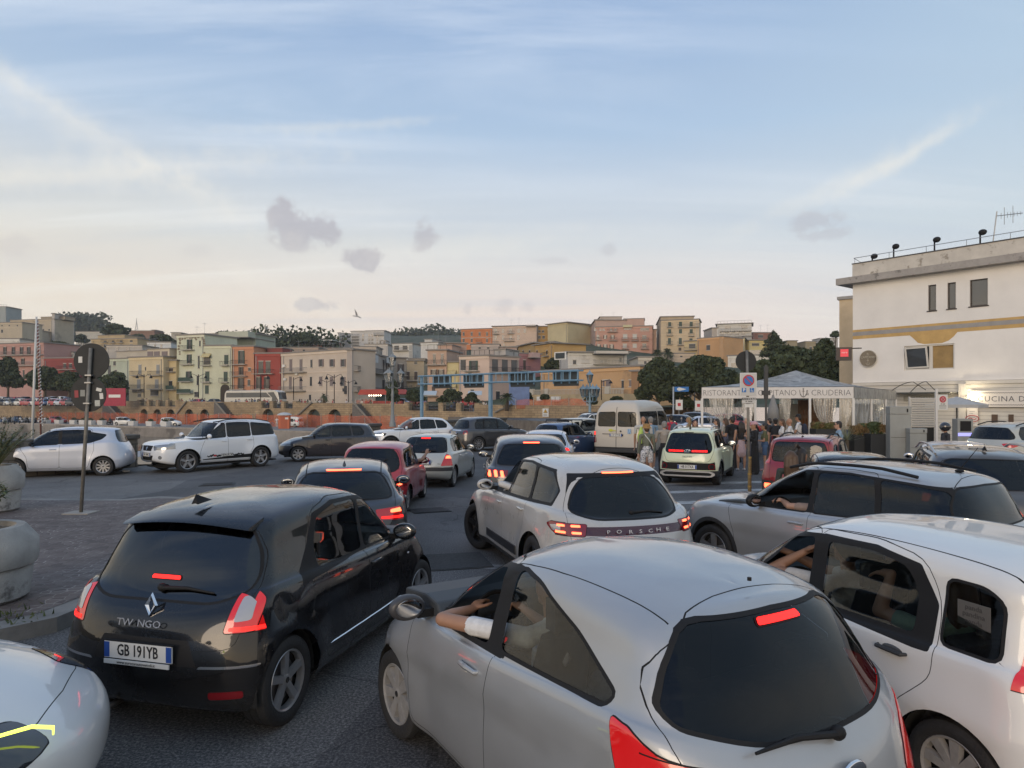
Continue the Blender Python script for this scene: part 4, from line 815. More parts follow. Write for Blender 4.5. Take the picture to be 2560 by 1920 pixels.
YP=dict(id='yp',L=3.84,W=1.68,H=1.52,ax=(-1.24,1.15),wr=.295,ww=.185,rim=(10,.035,'cap'),rimk='alu',archg=.05,swell=.035,rgb=(.22,1.0),rgt=(.42,1.43),wsb=(.84,.98),wt=(1.55,1.45),hle=(.14,.72),belt=[(0,1.08),(.6,1.09),(1.5,1.0),(-.84,.94)],
roof=[(.30,1.44),(.9,1.50),(1.5,1.52),(2.0,1.50),(2.29,1.46)],wf=[.92,.97,1,1,.975,.91,.81,.71,.46],rb=[(.16,.26),(.05,.32),(0,.48),(.04,.70),(.14,.90)],cr=[.4,.5,.55,.58,.55,.46,.38,.3,.3],backglass=[[(-.3,1.40),(.40,1.39),(.52,1.2),(.54,1.05),(-.3,1.0)]],crease=[(-1.4,.82,1.0,.78,.016,.09)],
lamps=[('tl','S',[(-1.55,1.02),(-1.64,1.04),(-1.82,.86),(-1.90,.74),(-1.78,.74),(-1.70,.86)],'tail_light',REDD),('hl','S',[(1.45,.80),(1.9,.82),(1.9,.68),(1.6,.68)],'headlight',HEADG)],mirror=(.66,1.02),mirm=BLK,handles=[(.12,.85,0)],
panes=[[(-.0,1.0),(.80,.965),(.62,1.16),(.42,1.31),(.15,1.40),(.02,1.41)],[(-.09,1.005),(-.07,1.415),(-.45,1.41),(-.86,1.35),(-1.30,1.27),(-1.18,1.15),(-.86,1.04)]])
auto(YP,-.04,-.95,None)
POL=dict(id='pol',L=3.92,W=1.65,H=1.47,ax=(-1.28,1.18),wr=.295,ww=.185,rim=(7,.05,'cap'),rimk='alu',rgb=(.18,.98),rgt=(.42,1.38),wsb=(1.10,.98),wt=(1.70,1.40),hle=(.16,.72),belt=[(0,.99),(.5,.98),(1.8,.95),(-1.1,.92)],roof=[(.32,1.40),(.9,1.45),(1.5,1.47),(2.0,1.455),(2.22,1.42)],
wf=[.92,.97,1,1,.98,.92,.84,.75,.48],backglass=[[(-.3,1.36),(.5,1.35),(.62,1.0),(-.3,.98)]],black=[('F',[(-.3,.70),(.30,.72),(.28,.60),(-.3,.60)]),('F',[(-.3,.40),(.6,.40),(.6,.28),(-.3,.28)])],
lamps=[('hl','F',[(.36,.72),(.60,.80),(.86,.78),(.80,.62),(.42,.60)],'headlight',HEADG),('hl','S',[(1.52,.80),(2.0,.80),(2.0,.62),(1.62,.64)],'headlight',HEADG),('tl','S',[(-1.75,.96),(-2.,.96),(-2.,.74),(-1.8,.74)],'tail_light',REDD)],hanm=BLKP,mirm=BLK,plf=(1.98,.48),mirror=(.56,1.0))
auto(POL,-.05,-.86,-1.30,.14,black=False)
TRO=dict(id='tro',L=4.23,W=1.82,H=1.57,ax=(-1.30,1.29),wr=.34,ww=.22,rim=(5,.06,'alu'),rimk='dark',cladw=.045,sillz=.33,rgb=(.26,1.04),rgt=(.66,1.44),wsb=(1.2,1.04),wt=(1.92,1.50),hle=(.14,.90),fend=.03,belt=[(0,1.05),(.7,1.06),(2.0,1.02),(-1.2,1.0)],
roof=[(.45,1.46),(1.0,1.54),(1.6,1.57),(2.0,1.555),(2.31,1.515)],wf=[.92,.97,1,1,.98,.90,.80,.70,.45],backglass=[[(-.3,1.42),(.5,1.40),(.66,1.08),(-.3,1.05)]],
black=[('F',[(-.3,.86),(.86,.86),(.86,.74),(-.3,.70)]),('F',[(-.3,.60),(.7,.60),(.6,.30),(-.3,.30)])],lamps=[('hl','F',[(.44,.86),(.95,.92),(.95,.76),(.5,.75)],'headlight',HEADG),('hl','S',[(1.66,.92),(2.2,.90),(2.2,.76),(1.8,.78)],'headlight',HEADG),('ib1','F',[(.50,.785),(.82,.80),(.82,.775),(.50,.765)],'bulb',WHL),('tl','S',[(-1.85,1.02),(-2.2,1.02),(-2.2,.86),(-1.95,.86)],'tail_light',REDD),('tl','R',[(.5,1.02),(.95,1.02),(.95,.86),(.5,.86)],'tail_light',REDD)],mirror=(.55,1.10))
auto(TRO,-.10,-.92,-1.42,.20,black=False)
F5X=dict(id='f5x',L=4.25,W=1.80,H=1.60,ax=(-1.30,1.27),wr=.34,ww=.22,rim=(10,.03,'alu'),rimk='alu',cladw=.05,sillz=.34,rgb=(.24,1.05),rgt=(.50,1.46),wsb=(1.05,1.04),wt=(1.80,1.53),hle=(.16,.85),belt=[(0,1.06),(.6,1.05),(2.0,1.02),(-1.05,.99)],
roof=[(.36,1.48),(.9,1.57),(1.5,1.60),(2.0,1.585),(2.45,1.53)],wf=[.92,.97,1,1,.97,.88,.79,.69,.44],cr=[.4,.5,.55,.6,.6,.5,.4,.34,.35],backglass=[[(-.3,1.44),(.46,1.43,.1),(.60,1.2),(.64,1.08),(-.3,1.05)]],
lamps=[('tl','R',[(.58,.98),(.74,1.0),(.82,.90),(.76,.80),(.60,.80)],'tail_light',REDD),('ib9','R',[(.64,.93),(.71,.93),(.71,.86),(.64,.86)],'bulb',GRYP)],plr=(-2.13,.88),mirror=(.55,1.1),patch=[('R',[(-.3,1.0),(.36,1.0),(.36,.965),(-.3,.965)],CHR)])
auto(F5X,-.12,-.95,-1.40,.16,black=True)
COR=dict(CLI,id='cor',H=1.48,roof=[(.40,1.40),(.9,1.46),(1.5,1.48),(1.8,1.47),(2.05,1.44)],belt=[(0,.99),(.5,.98),(1.8,.95),(-1.05,.91)],rgb=(.2,.98),rgt=(.5,1.39),wt=(1.72,1.42),cr=[.4,.5,.56,.58,.56,.46,.4,.34,.35],backglass=[[(-.3,1.37),(.42,1.36,.1),(.52,1.2),(.58,1.0,.1),(-.3,.97)]],patch=[],lamps=[('tl','S',[(-1.5,1.0),(-1.9,1.0),(-1.9,.74),(-1.6,.74)],'tail_light',RED),('tl','R',[(.60,1.0),(.9,1.0),(.9,.74),(.62,.74)],'tail_light',RED)],rails=None)
for k in('rails','panes','doors','band','screen','handles','plr','wiper'): COR.pop(k,None)
auto(COR,-.12,-.88,-1.25,.12)
SED=dict(BM,id='sed',H=1.46,lamps=[('tl','R',[(.5,.96),(.95,.98),(.95,.80),(.5,.80)],'tail_light',RED),('tl','S',[(-1.8,.98),(-2.2,.98),(-2.2,.80),(-1.9,.82)],'tail_light',RED),('ib1','R',[(.62,.93),(.86,.94),(.86,.86),(.62,.86)],'brake_lamp',REDB)])
SED.pop('fin'); 
GRX=dict(P38,id='grx',lamps=[('tl','R',[(.56,1.0),(.96,1.02),(.96,.84),(.60,.84)],'tail_light',REDD),('tl','S',[(-1.85,1.02),(-2.25,1.02),(-2.25,.84),(-1.95,.86)],'tail_light',REDD),('ib1','R',[(.74,.99),(.92,1.0),(.92,.88),(.78,.88)],'brake_lamp',REDH)],rails=(-1.5,.40,.06,.62,ALU),fin=(.80,1.60,'fin'),patch=[])
ECO=dict(F5X,id='eco',L=4.10,W=1.77,H=1.65,lamps=[('tl','R',[(.48,1.0),(.92,1.06),(.92,.90),(.60,.88)],'tail_light',RED),('tl','S',[(-1.55,.98),(-2.1,1.06),(-2.1,.88),(-1.8,.88)],'tail_light',RED)],roof=[(.30,1.53),(.9,1.62),(1.5,1.645),(2.0,1.63),(2.33,1.59)],belt=[(0,1.12),(.6,1.10),(2.0,1.06),(-1.05,1.02)],rgb=(.14,1.12),rgt=(.34,1.52),wt=(1.80,1.57),rails=(-1.4,.4,.05,.6,BLK),backglass=[[(-.3,1.50),(.50,1.48,.08),(.64,1.3),(.70,1.14,.06),(-.3,1.13)]],patch=[],ax=(-1.22,1.27))
for k in('panes','doors','band','screen','handles','plr'): ECO.pop(k,None)
auto(ECO,-.10,-.90,-1.40,.14,black=False)
SMA=dict(PD,id='sma')
FRN=dict(TRO,id='frn',L=4.05,W=1.745,H=1.43,rgb=(.2,.95),rgt=(.5,1.33),wsb=(1.2,.98),wt=(1.85,1.38),hle=(.22,.74),belt=[(0,.98),(.7,.98),(2.0,.95),(-1.2,.92)],roof=[(.45,1.36),(1.0,1.41),(1.6,1.43),(2.0,1.415),(2.21,1.39)],cladw=0,sillz=0,cf=[.6,.75,.85,.85,.85,.5,.45,.4,.4],ax=(-1.22,1.20),wr=.31,
lamps=[('hl','F',[(.40,.755),(.60,.80),(.95,.82),(.95,.60),(.74,.58),(.46,.66)],'headlight',HEADD),('hl','S',[(1.36,.80),(1.5,.84),(2.2,.80),(2.2,.60),(1.62,.60),(1.44,.70)],'headlight',HEADD)],bonnet=[[(.95,-.3),(1.0,.62),(1.35,.70),(1.66,.62),(1.80,.42),(1.84,-.3)]],black=[])
for k in('panes','doors','band','screen','handles'): FRN.pop(k,None)
auto(FRN,-.1,-.9,-1.3,.15,black=False)
VAN=dict(id='van',L=5.25,W=1.97,H=2.36,ax=(-1.55,1.68),wr=.335,ww=.2,rim=(7,.05,'cap'),rimk='cap',rgb=(.06,1.30),rgt=(.10,2.02),wsb=(.72,1.25),wt=(1.35,1.98),hle=(.12,.95),fend=.05,belt=[(0,1.32),(.5,1.31),(3.8,1.22),(-.72,1.15)],roof=[(.10,2.22),(.5,2.33),(2.0,2.36),(3.2,2.30),(3.9,2.06)],drop=.28,r8=.12,
wf=[.93,.975,1,1,.995,.985,.955,.87,.66],sz=[.26,.34,.6,.95],rb=[(.06,.30),(.01,.38),(0,.6),(.01,.95),(.03,1.15)],fb=[(.22,.28),(.07,.36),(0,.5),(.04,.78)],cr=[.10,.10,.10,.10,.10,.10,.10,.12,.2],nr=[2.6]*9,cf=[.4,.45,.5,.5,.5,.4,.4,.35,.3],swell=.02,bar=.01,
backglass=[[(.06,1.90),(.78,1.88),(.80,1.33),(.06,1.33)]],strips=[('R',[(.0,2.1),(.0,.42)],.014)],gate=[],patch=[('R',[(-.3,.50),(1.1,.50),(1.1,.3),(-.3,.3)],PLA)],
panes=[[(1.15,1.33),(1.95,1.25),(1.62,1.80),(1.42,1.94),(1.15,1.94)],[(-.2,1.34),(1.0,1.34),(1.0,1.90),(-.2,1.90)],[(-2.35,1.34),(-.32,1.34),(-.32,1.90),(-2.35,1.90)]],doors=[[(1.08,.35),(2.05,.40),(2.05,1.2),(1.65,1.88),(1.42,2.02),(1.08,2.02)],[(-.25,.4),(1.06,.4),(1.06,2.02),(-.25,2.02)]],
screen=[(-.3,1.92),(.72,1.88),(.86,1.34),(-.3,1.30)],lamps=[('tl','R',[(.90,1.12),(1.0,1.12),(1.0,.66),(.90,.66)],'tail_light',REDD),('tl','S',[(-2.58,1.12),(-2.7,1.12),(-2.7,.66),(-2.58,.66)],'tail_light',REDD),('ib1','R',[(.90,1.10),(1.0,1.10),(1.0,.98),(.90,.98)],'brake_lamp',REDB)],handles=[(1.25,1.1,0)],mirror=(1.75,1.40),mirm=BLK,seal=.02,plr=(-2.645,.98))
# ---------- the jam, nearest first
g='cars queuing or parked on the quay road'
ka,_=make_car(KA,'silver three door hatchback in front, driver elbow resting on its open window',(.43,4.24,R(121)),0,SILV,g,steer=R(4),open_left=('pane0',),gl=dict(rear=GLS,back=GLB))
tw,_=make_car(TW,'glossy black five door hatchback with roof spoiler and both tail lights glowing red',(-2.05,6.40,R(75.5)),0,BLKP,g,plate_rear='GB 191YB',gl=dict(rear=GLD,back=glass('twingo_rear_glass',(.05,.05,.055),.03)),steer=R(-3))
pd_,_=make_car(PD,'small white hatchback at the right edge, driver and rear passenger by open windows',(2.76,5.16,R(108)),0,WHTP,g,open_left=('pane0',),gl=dict(rear=GLS))
pd_.scale=(1,1,.955)
mac,_=make_car(MAC,'chalk grey sporty crossover with a full width tail light bar and black glass roof',(.74,9.75,R(107)),0,CHALK,g,steer=R(20),open_left=('pane0',),gl=dict(rear=GLM,back=GLD))
c3,_=make_car(C3,'silver crossover with black roof rails seen from its driver side',(4.05,8.6,R(122)),0,SILV,g,open_left=('pane0',),gl=dict(rear=GLD,back=GLD))
bmw,_=make_car(BM,'dark grey hatchback with shark fin aerial just ahead of the black hatchback',fit([(-1.1,0,1.43,861,1159),(-1.6,.60,1.32,752,1186),(-1.6,-.6,1.32,969,1183),(-2.0,-.86,.85,1007,1271),(-2.14,0,.93,865,1274)]),1,BMG,g,gl=dict(rear=GLD,back=GLD))
sei,_=make_car(SEI,'old red three door hatchback with a big rounded rear window',(-2.85,15.6,R(88)),1,REDO,g,open_left=(),gl=dict(rear=GLM,back=GLM))
cli,_=make_car(CLI,'old champagne silver hatchback with triangular tail lights',fit([(-1.335,-.75,0,1132,1215),(1.135,-.75,0,1177,1191),(-1.8,-.75,.8,1119,1149),(-1.35,-.55,1.36,1114,1098),(-1.35,.55,1.36,1025,1095)]),1,CHAMP,g,plate_rear='BF 951ML',gl=dict(back=GLM))
p38,_=make_car(P38,'dark crossover with claw shaped red tail lights ahead of the chalk grey one',(.32,15.2,R(92)),1,GRYP,g,gl=dict(rear=GLD,back=GLD))
ins,_=make_car(INS,'pale yellow mini crossover with pixel tail lights and silver rear skid plate',fit([(-1.30,.74,0,1664,1205),(-1.30,-.76,0,1796,1214),(1.28,-.76,0,1830,1189),(-1.3,0,1.58,1730,1066)]),1,CREAM,g,plate_rear='HB 017XA',gl=dict(rear=GLD,back=GLD))
rpd,_=make_car(PDR,'wine red high roofed hatchback with roof rails beside the waiting crowd',(7.2,16.4,R(55)),1,REDP,g,gl=dict(rear=GLS,back=GLS,front=GLS))
vit,_=make_car(VIT,'white boxy off roader with tribal sill stripe parked by the quay parapet',fit([(1.34,.82,.35,466,1154),(1.34,.82,0,466,1179),(-1.30,.82,.35,653,1145),(-1.30,.82,0,653,1164),(-2.1,.8,1.1,692,1091)]),1,ICEW,g,plate_front='DW 284FZ',gl=dict(rear=GLD))
yp,_=make_car(YP,'light silver hatchback with curved rising waistline parked at the left edge',fit([(1.15,.78,0,31,1195),(-1.24,.78,0,258,1187),(-1.24,.78,.3,258,1166),(0,.3,1.52,163,1064)]),1,SILW,g,gl=dict(rear=GLD,front=GLM))
pol,_=make_car(POL,'black five door hatchback parked nose to tail behind the white off roader',(-7.3,27.6,R(196)),1,NAVB,g,plate_front='CX 407KB')
tro,_=make_car(TRO,'white coupe like crossover with bright running lights facing left',(-4.7,33.2,R(200)),1,ICEW,g,gl=dict(rear=GLD))
f5x,_=make_car(F5X,'dark brown rounded crossover with round tail lights and chrome rear strip',(-1.05,33.5,R(38)),1,GRYP,g,plate_rear='FW 831ZW',gl=dict(rear=GLM,back=GLD))
blu,_=make_car(COR,'dark blue hatchback carrying black roof bars',(2.25,28.6,R(52)),1,BLUP,g,gl=dict(rear=GLM,back=GLM))
sl2,_=make_car(SED,'silver hatchback half hidden ahead of the dark claw light crossover',(1.15,22.4,R(84)),1,SILW,g)
wp2,_=make_car(PD,'cream white hatchback tucked behind the minibus tail',(3.7,33.4,R(33)),1,paint('cream_paint',(.62,.59,.50),0,.3),g)
wsv,_=make_car(VIT,'white estate with roof rails facing the queue behind the cream hatchback',(4.2,38.5,R(200)),1,WHTP,g)
grx,_=make_car(GRX,'bronze grey crossover with silver roof rails behind the silver crossover',(7.45,11.4,R(67)),1,BRWP,g,gl=dict(rear=GLD,back=GLD))
sed,_=make_car(SED,'silver blue hatchback ahead of the bronze grey crossover',(10.2,15.9,R(58)),1,SILW,g,gl=dict(back=GLM))
eco,_=make_car(ECO,'beige silver crossover with wide red tail lights at the right edge by the restaurant',(16.8,22.6,R(22)),1,CHAMP,g,gl=dict(back=GLD,rear=GLD))
sma,_=make_car(SMA,'small black car between the wine red hatchback and the electricity cabinet',(6.0,12.4,R(70)),1,BLKP,g,gl=dict(front=GLD,rear=GLD))
sma.scale=(.74,.9,.92)
frn,_=make_car(FRN,'white car nose at the lower left corner with a glowing yellow light strip',(-4.16,3.13,R(20)),0,WHTP,g)
van,_=make_car(VAN,'dusty white high roofed minibus stopped beside the crowd',(5.46,29.8,R(60)),1,DIRTW,g,cat='minibus',name='minibus',plate_rear='CW 077CR')
# ---------- ground, quay, water, promenade wall
def nodes_mat(key,fn,rough=.8):
 if key in _M: return _M[key]
 m=bpy.data.materials.new(key); _M[key]=m; m.use_nodes=True; nt=m.node_tree; b=nt.nodes['Principled BSDF']; b.inputs['Roughness'].default_value=rough; fn(nt,nt.nodes,nt.links,b); return m
def ramp(N,L,src,pts,interp='LINEAR'):
 r=N.new('ShaderNodeValToRGB'); r.color_ramp.interpolation=interp; L.new(src,r.inputs[0]); e=r.color_ramp.elements
 while len(e)<len(pts): e.new(.5)
 for i,(p,c) in enumerate(pts): e[i].position=p; e[i].color=(*c,1) if len(c)==3 else c
 return r.outputs[0]
def nz(N,L,co,sc,det=4,ro=.6,dist=0):
 t=N.new('ShaderNodeTexNoise'); t.inputs['Scale'].default_value=sc; t.inputs['Detail'].default_value=det; t.inputs['Roughness'].default_value=ro; t.inputs['Distortion'].default_value=dist
 if co is not None: L.new(co,t.inputs[0])
 return t.outputs[0]
def mixc(N,L,f,a,b,bt='MIX'):
 o=N.new('ShaderNodeMix'); o.data_type='RGBA'; o.blend_type=bt
 for i,v in ((0,f),(6,a),(7,b)):
  if isinstance(v,(int,float)): o.inputs[i].default_value=v
  elif isinstance(v,tuple): o.inputs[i].default_value=(*v,1)
  else: L.new(v,o.inputs[i])
 return o.outputs[2]
def _asph(nt,N,L,b):
 tc=N.new('ShaderNodeTexCoord'); co=tc.outputs['Object']
 base=ramp(N,L,nz(N,L,co,.22,6,.6,.4),[(.3,(.100,.099,.099)),(.5,(.132,.129,.127)),(.7,(.165,.160,.155))])
 v=N.new('ShaderNodeTexVoronoi'); v.distance='CHEBYCHEV'; v.inputs['Scale'].default_value=.16; v.inputs['Randomness'].default_value=.9
 mp=N.new('ShaderNodeMapping'); mp.inputs[2].default_value=(0,0,.35); mp.inputs[3].default_value=(1,.55,1); L.new(co,mp.inputs[0]); L.new(mp.outputs[0],v.inputs[0])
 pt=ramp(N,L,v.outputs['Color'],[(.0,(.62,.62,.64)),(.35,(.95,.95,.95)),(.6,(1.1,1.1,1.08)),(.9,(1.32,1.30,1.27))],'CONSTANT')
 base=mixc(N,L,.8,base,pt,'MULTIPLY')
 fine=ramp(N,L,nz(N,L,co,48,4,.8),[(.36,(.35,.35,.35)),(.5,(.95,.95,.95)),(.66,(2.6,2.5,2.4))]); base=mixc(N,L,.95,base,fine,'MULTIPLY')
 cr=N.new('ShaderNodeTexVoronoi'); cr.feature='DISTANCE_TO_EDGE'; cr.inputs['Scale'].default_value=.55; m2=N.new('ShaderNodeMapping'); 
 ad=N.new('ShaderNodeVectorMath'); ad.operation='MULTIPLY_ADD'; t=N.new('ShaderNodeTexNoise'); t.inputs['Scale'].default_value=1.3; t.inputs['Detail'].default_value=5; L.new(co,t.inputs[0]); L.new(t.outputs['Color'],ad.inputs[0]); ad.inputs[1].default_value=(.9,.9,0); L.new(co,ad.inputs[2]); L.new(ad.outputs[0],cr.inputs[0])
 ck=ramp(N,L,cr.outputs['Distance'],[(.0,(.35,.35,.35)),(.006,(.55,.55,.55)),(.012,(1,1,1))]); base=mixc(N,L,.55,base,ck,'MULTIPLY')
 st=ramp(N,L,nz(N,L,co,.9,5,.7),[(.60,(1,1,1)),(.70,(.6,.6,.62))]); base=mixc(N,L,.55,base,st,'MULTIPLY')
 L.new(base,b.inputs['Base Color']); rr=ramp(N,L,nz(N,L,co,.5,4),[(.35,(.62,.62,.62)),(.7,(.9,.9,.9))]); L.new(rr,b.inputs['Roughness'])
 bp=N.new('ShaderNodeBump'); bp.inputs['Strength'].default_value=.8; bp.inputs['Distance'].default_value=.006; L.new(nz(N,L,co,90,3,.75),bp.inputs['Height']); L.new(bp.outputs[0],b.inputs['Normal'])
ASPH=nodes_mat('worn_asphalt',_asph,.8); ASPH.node_tree.nodes['Principled BSDF'].inputs['Specular IOR Level'].default_value=.2
def brickmat(key,c1,c2,mo,sx=1.0,bw=.5,rh=.25,ms=.02,axis='XZ',rough=.85,bump=.5,var=.35):
 def f(nt,N,L,b):
  tc=N.new('ShaderNodeTexCoord'); sp=N.new('ShaderNodeSeparateXYZ'); L.new(tc.outputs['Object'],sp.inputs[0]); cb=N.new('ShaderNodeCombineXYZ')
  L.new(sp.outputs['XYZ'.index(axis[0])],cb.inputs[0]); L.new(sp.outputs['XYZ'.index(axis[1])],cb.inputs[1])
  t=N.new('ShaderNodeTexBrick'); L.new(cb.outputs[0],t.inputs[0]); t.inputs['Color1'].default_value=(*c1,1); t.inputs['Color2'].default_value=(*c2,1); t.inputs['Mortar'].default_value=(*mo,1)
  t.inputs['Scale'].default_value=sx; t.inputs['Brick Width'].default_value=bw; t.inputs['Row Height'].default_value=rh; t.inputs['Mortar Size'].default_value=ms; t.inputs['Mortar Smooth'].default_value=.3
  n=ramp(N,L,nz(N,L,tc.outputs['Object'],.6,7,.65),[(.3,(1-var,)*3),(.7,(1+var,)*3)]); c=mixc(N,L,.9,t.outputs['Color'],n,'MULTIPLY'); L.new(c,b.inputs['Base Color'])
  bp=N.new('ShaderNodeBump'); bp.invert=True; bp.inputs['Strength'].default_value=bump; bp.inputs['Distance'].default_value=.02; L.new(t.outputs['Fac'],bp.inputs['Height']); L.new(bp.outputs[0],b.inputs['Normal'])
 return nodes_mat(key,f,rough)
def plane_poly(name,pts,z,m,kind='structure',**k):
 mb=MB(); mb.add([(p[0],p[1],z) for p in pts],[tuple(range(len(pts)))]); return mb.build(name,m,fix=True,kind=kind,**k)
PA=Vector((-14.1,23.3)); PDIR=Vector((6.5,13.5)).normalized()
def PL(t): return PA+PDIR*t
WA=Vector((-80,145)); WB_=Vector((11,95)); WD=(WB_-WA).normalized(); WN=Vector((WD.y,-WD.x))   # WN points to the camera
def wall_s(px):
 k=(px-CX)/F; # x=k*y on the line WA+WD*s
 return (k*WA.y-WA.x)/(WD.x-k*WD.y)
def wall_pt(px,off=0):
 s=wall_s(px); return WA+WD*s+WN*off
water=nodes_mat('harbour_water',lambda nt,N,L,b:(setattr(b.inputs['Base Color'],'default_value',(.035,.05,.05,1)),(lambda bp,t:(setattr(bp.inputs['Strength'],'default_value',.25),L.new(t,bp.inputs['Height']),L.new(bp.outputs[0],b.inputs['Normal'])))(N.new('ShaderNodeBump'),nz(N,L,N.new('ShaderNodeTexCoord').outputs['Object'],1.2,4))),.08)
plane_poly('sea_water',[(-1090,-20),(1090,-20),(1090,1140),(-1090,1140)],-3.4,water)
p0,p1=PL(-40),PL(55); rd=MB(); q=wall_pt(1120); road_pts=[(p0.x,p0.y),(p1.x,p1.y),(q.x,q.y),(60,68),(140,110),(140,-40),(-40,-40)]
rd.add([(x,y,0) for x,y in road_pts],[tuple(range(len(road_pts)))]); 
rd.build('road',ASPH,kind='structure')
qw=MB(); qw.mi=0
for a,b in ((p0,p1),(p1,q)): qw.add([(a.x,a.y,-.004),(b.x,b.y,-.004),(b.x,b.y,-4),(a.x,a.y,-4)],[(0,1,2,3)])
qw.build('quay_edge',mat('quay_stone',(.16,.14,.12),.9,var=.3,scale=1.5),kind='structure')
LQ=-2.0
a0=wall_pt(-400,1);a1=wall_pt(1160,1);b1=a1+WN*17;b0=a0+WN*15
lqm=mat('lower_quay_concrete',(.24,.22,.20),.9,var=.25,scale=.4,stain=((.13,.12,.11),.25,.5))
lq=MB(); lq.prism([(a0.x,a0.y),(a1.x,a1.y),(b1.x,b1.y),(b0.x,b0.y)],LQ-2.2,LQ,axis='Z'); lq.build('lower_quay',lqm,kind='structure')
kb=MB(); kb.prism([(b0.x,b0.y),(b1.x,b1.y),(b1.x-WN.x*.8,b1.y-WN.y*.8),(b0.x-WN.x*.8,b0.y-WN.y*.8)],LQ,LQ+.25,axis='Z'); kb.build('quay_kerb',mat('quay_kerb_stone',(.30,.27,.24),.85,var=.2,scale=2),kind='structure')
STONE=brickmat('sandstone_blocks',(.36,.27,.165),(.28,.205,.125),(.17,.13,.085),1.0,.95,.34,.03)
TOPL,TOPR=2.55,1.75
def wtop(s): return TOPL+(TOPR-TOPL)*min(1,max(0,s/104))
wm=empty('retaining_wall',(WA.x,WA.y,0),math.atan2(WD.y,WD.x),'long sandstone retaining wall with a row of arches under the promenade','wall')
def wall():
 s0,s1=wall_s(-420),wall_s(1560); arch=[(360,1.3),(393,1.3),(427,1.3),(473,1.35),(511.5,1.35),(552.6,1.35),(670,1.5),(784.6,1.5),(836.6,1.5),(894,1.55)]
 ar=[(wall_s(p),r) for p,r in arch]; notch=[(wall_s(a),wall_s(b)) for a,b in ((346,442),(650,736),(1016,1192))]
 cuts=sorted({s0,s1}|{a-2.0 for a,_ in ar}|{a+2.0 for a,_ in ar}|{x for n in notch for x in n}); m=MB()
 for u,v in zip(cuts[:-1],cuts[1:]):
  mid=(u+v)/2; nt_=any(a<=mid<=b for a,b in notch); t0=wtop(u)-(1.05 if nt_ else 0); t1=wtop(v)-(1.05 if nt_ else 0); A=[q for q in ar if u-.01<=q[0]<=v+.01 and u<=q[0]-q[1] and v>=q[0]+q[1]]
  poly=[(u,LQ-.5),(u,t0),(v,t1),(v,LQ-.5)]
  if A:
   c,r=A[0]; h=LQ+1.55; poly=[(u,LQ-.5),(u,t0),(v,t1),(v,LQ-.5),(c+r,LQ-.5)]+[(c+r*math.cos(w),h+r*math.sin(w)) for w in np.linspace(0,PI,11)]+[(c-r,LQ-.5)]
  m.prism(poly,0,.9)
 m.build('wall_face',STONE,wm)
 m=MB(); m.bx(s0,wall_s(1160),1.2,1.4,LQ-.5,LQ+3.3)
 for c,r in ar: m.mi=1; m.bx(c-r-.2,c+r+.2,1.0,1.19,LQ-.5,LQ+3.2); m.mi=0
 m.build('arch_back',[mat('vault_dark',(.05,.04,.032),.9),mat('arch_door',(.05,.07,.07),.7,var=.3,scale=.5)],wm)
 for u,v in notch:
  m=MB(); n=max(2,round((v-u)/3.2))
  for k in range(n+1): s=u+(v-u)*k/n; m.bx(s-.42,s+.42,-.03,.93,wtop(s)-1.1,wtop(s)+.25)
  m.build('stone_pillar',STONE,wm)
  m=MB()
  for k in range(n):
   x0=u+(v-u)*k/n+.45;x1=u+(v-u)*(k+1)/n-.45; z=wtop((x0+x1)/2)
   m.bx(x0,x1,.4,.45,z-.10,z-.04); m.bx(x0,x1,.4,.45,z-.95,z-.9)
   for j in range(9): xx=x0+(x1-x0)*j/8; m.bx(xx-.025,xx+.025,.4,.45,z-1.0,z-.05)
  m.build('railing',mat('iron_railing',(.03,.03,.032),.6),wm)
 for (xa,ya,xb,yb) in ((278,996,330,1046),(556,1002,605,1042),(900,1011,958,1050)):
  m=MB(); sa,sb=wall_s(xa),wall_s(xb); za=wtop(sa)+.05; n=12
  for k in range(n):
   x0=sa+(sb-sa)*k/n; x1=sa+(sb-sa)*(k+1)/n; zt=za+(LQ-za)*(k+.5)/n; m.bx(x0,x1,-1.9,-.02,LQ,zt)
  m.build('stone_stair',mat('stair_stone',(.13,.12,.11),.85,var=.2),wm)
  m=MB(); m.prism([(sa,za+.1),(sa,za+.55),(sb,LQ+.55),(sb,LQ+.1)],-2.0,-1.91); m.build('stair_parapet',mat('stair_coping',(.20,.185,.16),.8,var=.2),wm)
 for (xa,xb) in ((435,469),(732,782),(1240,1282)):
  m=MB(); sa,sb=wall_s(xa),wall_s(xb); m.tube([(sa,-.25,LQ+1.0 if xa<1200 else .8),(sb,-.25,wtop(sb)+.1)],.14,6); m.build('sloping_coping',mat('stair_coping',(.20,.185,.16)),wm)
wall()
pq=[wall_pt(-420,-.9),wall_pt(1560,-.9)]; prom=MB()
e0,e1=pq[0],pq[1]; f0=e0-WN*30; f1=e1-WN*40
prom.add([(e0.x,e0.y,wtop(0)-1.12),(e1.x,e1.y,wtop(104)-1.12),(f1.x,f1.y,1.6),(f0.x,f0.y,1.75)],[(0,1,2,3)]); prom.build('promenade_pavement',mat('promenade_paving',(.22,.20,.18),.85,var=.2,scale=.4),kind='structure')
def hillz(x,y):
 d=(y-WA.y)-(x-WA.x)*WD.y/WD.x   # distance behind the wall line, along y
 z=float(np.interp(d,[-40,22,36,60,110,170,260,520,800],[1.4,1.5,2.0,6,17,25,37,72,60]))
 s=x/y; z*=float(np.interp(s,[-.9,-.5,-.2,.1,.35,.7],[1.08,1.0,.93,.86,.62,.5])) if d>36 else 1
 return z+ (noise.noise(Vector((x*.02,y*.02,0)))*5*min(1,max(0,(d-60)/100)))
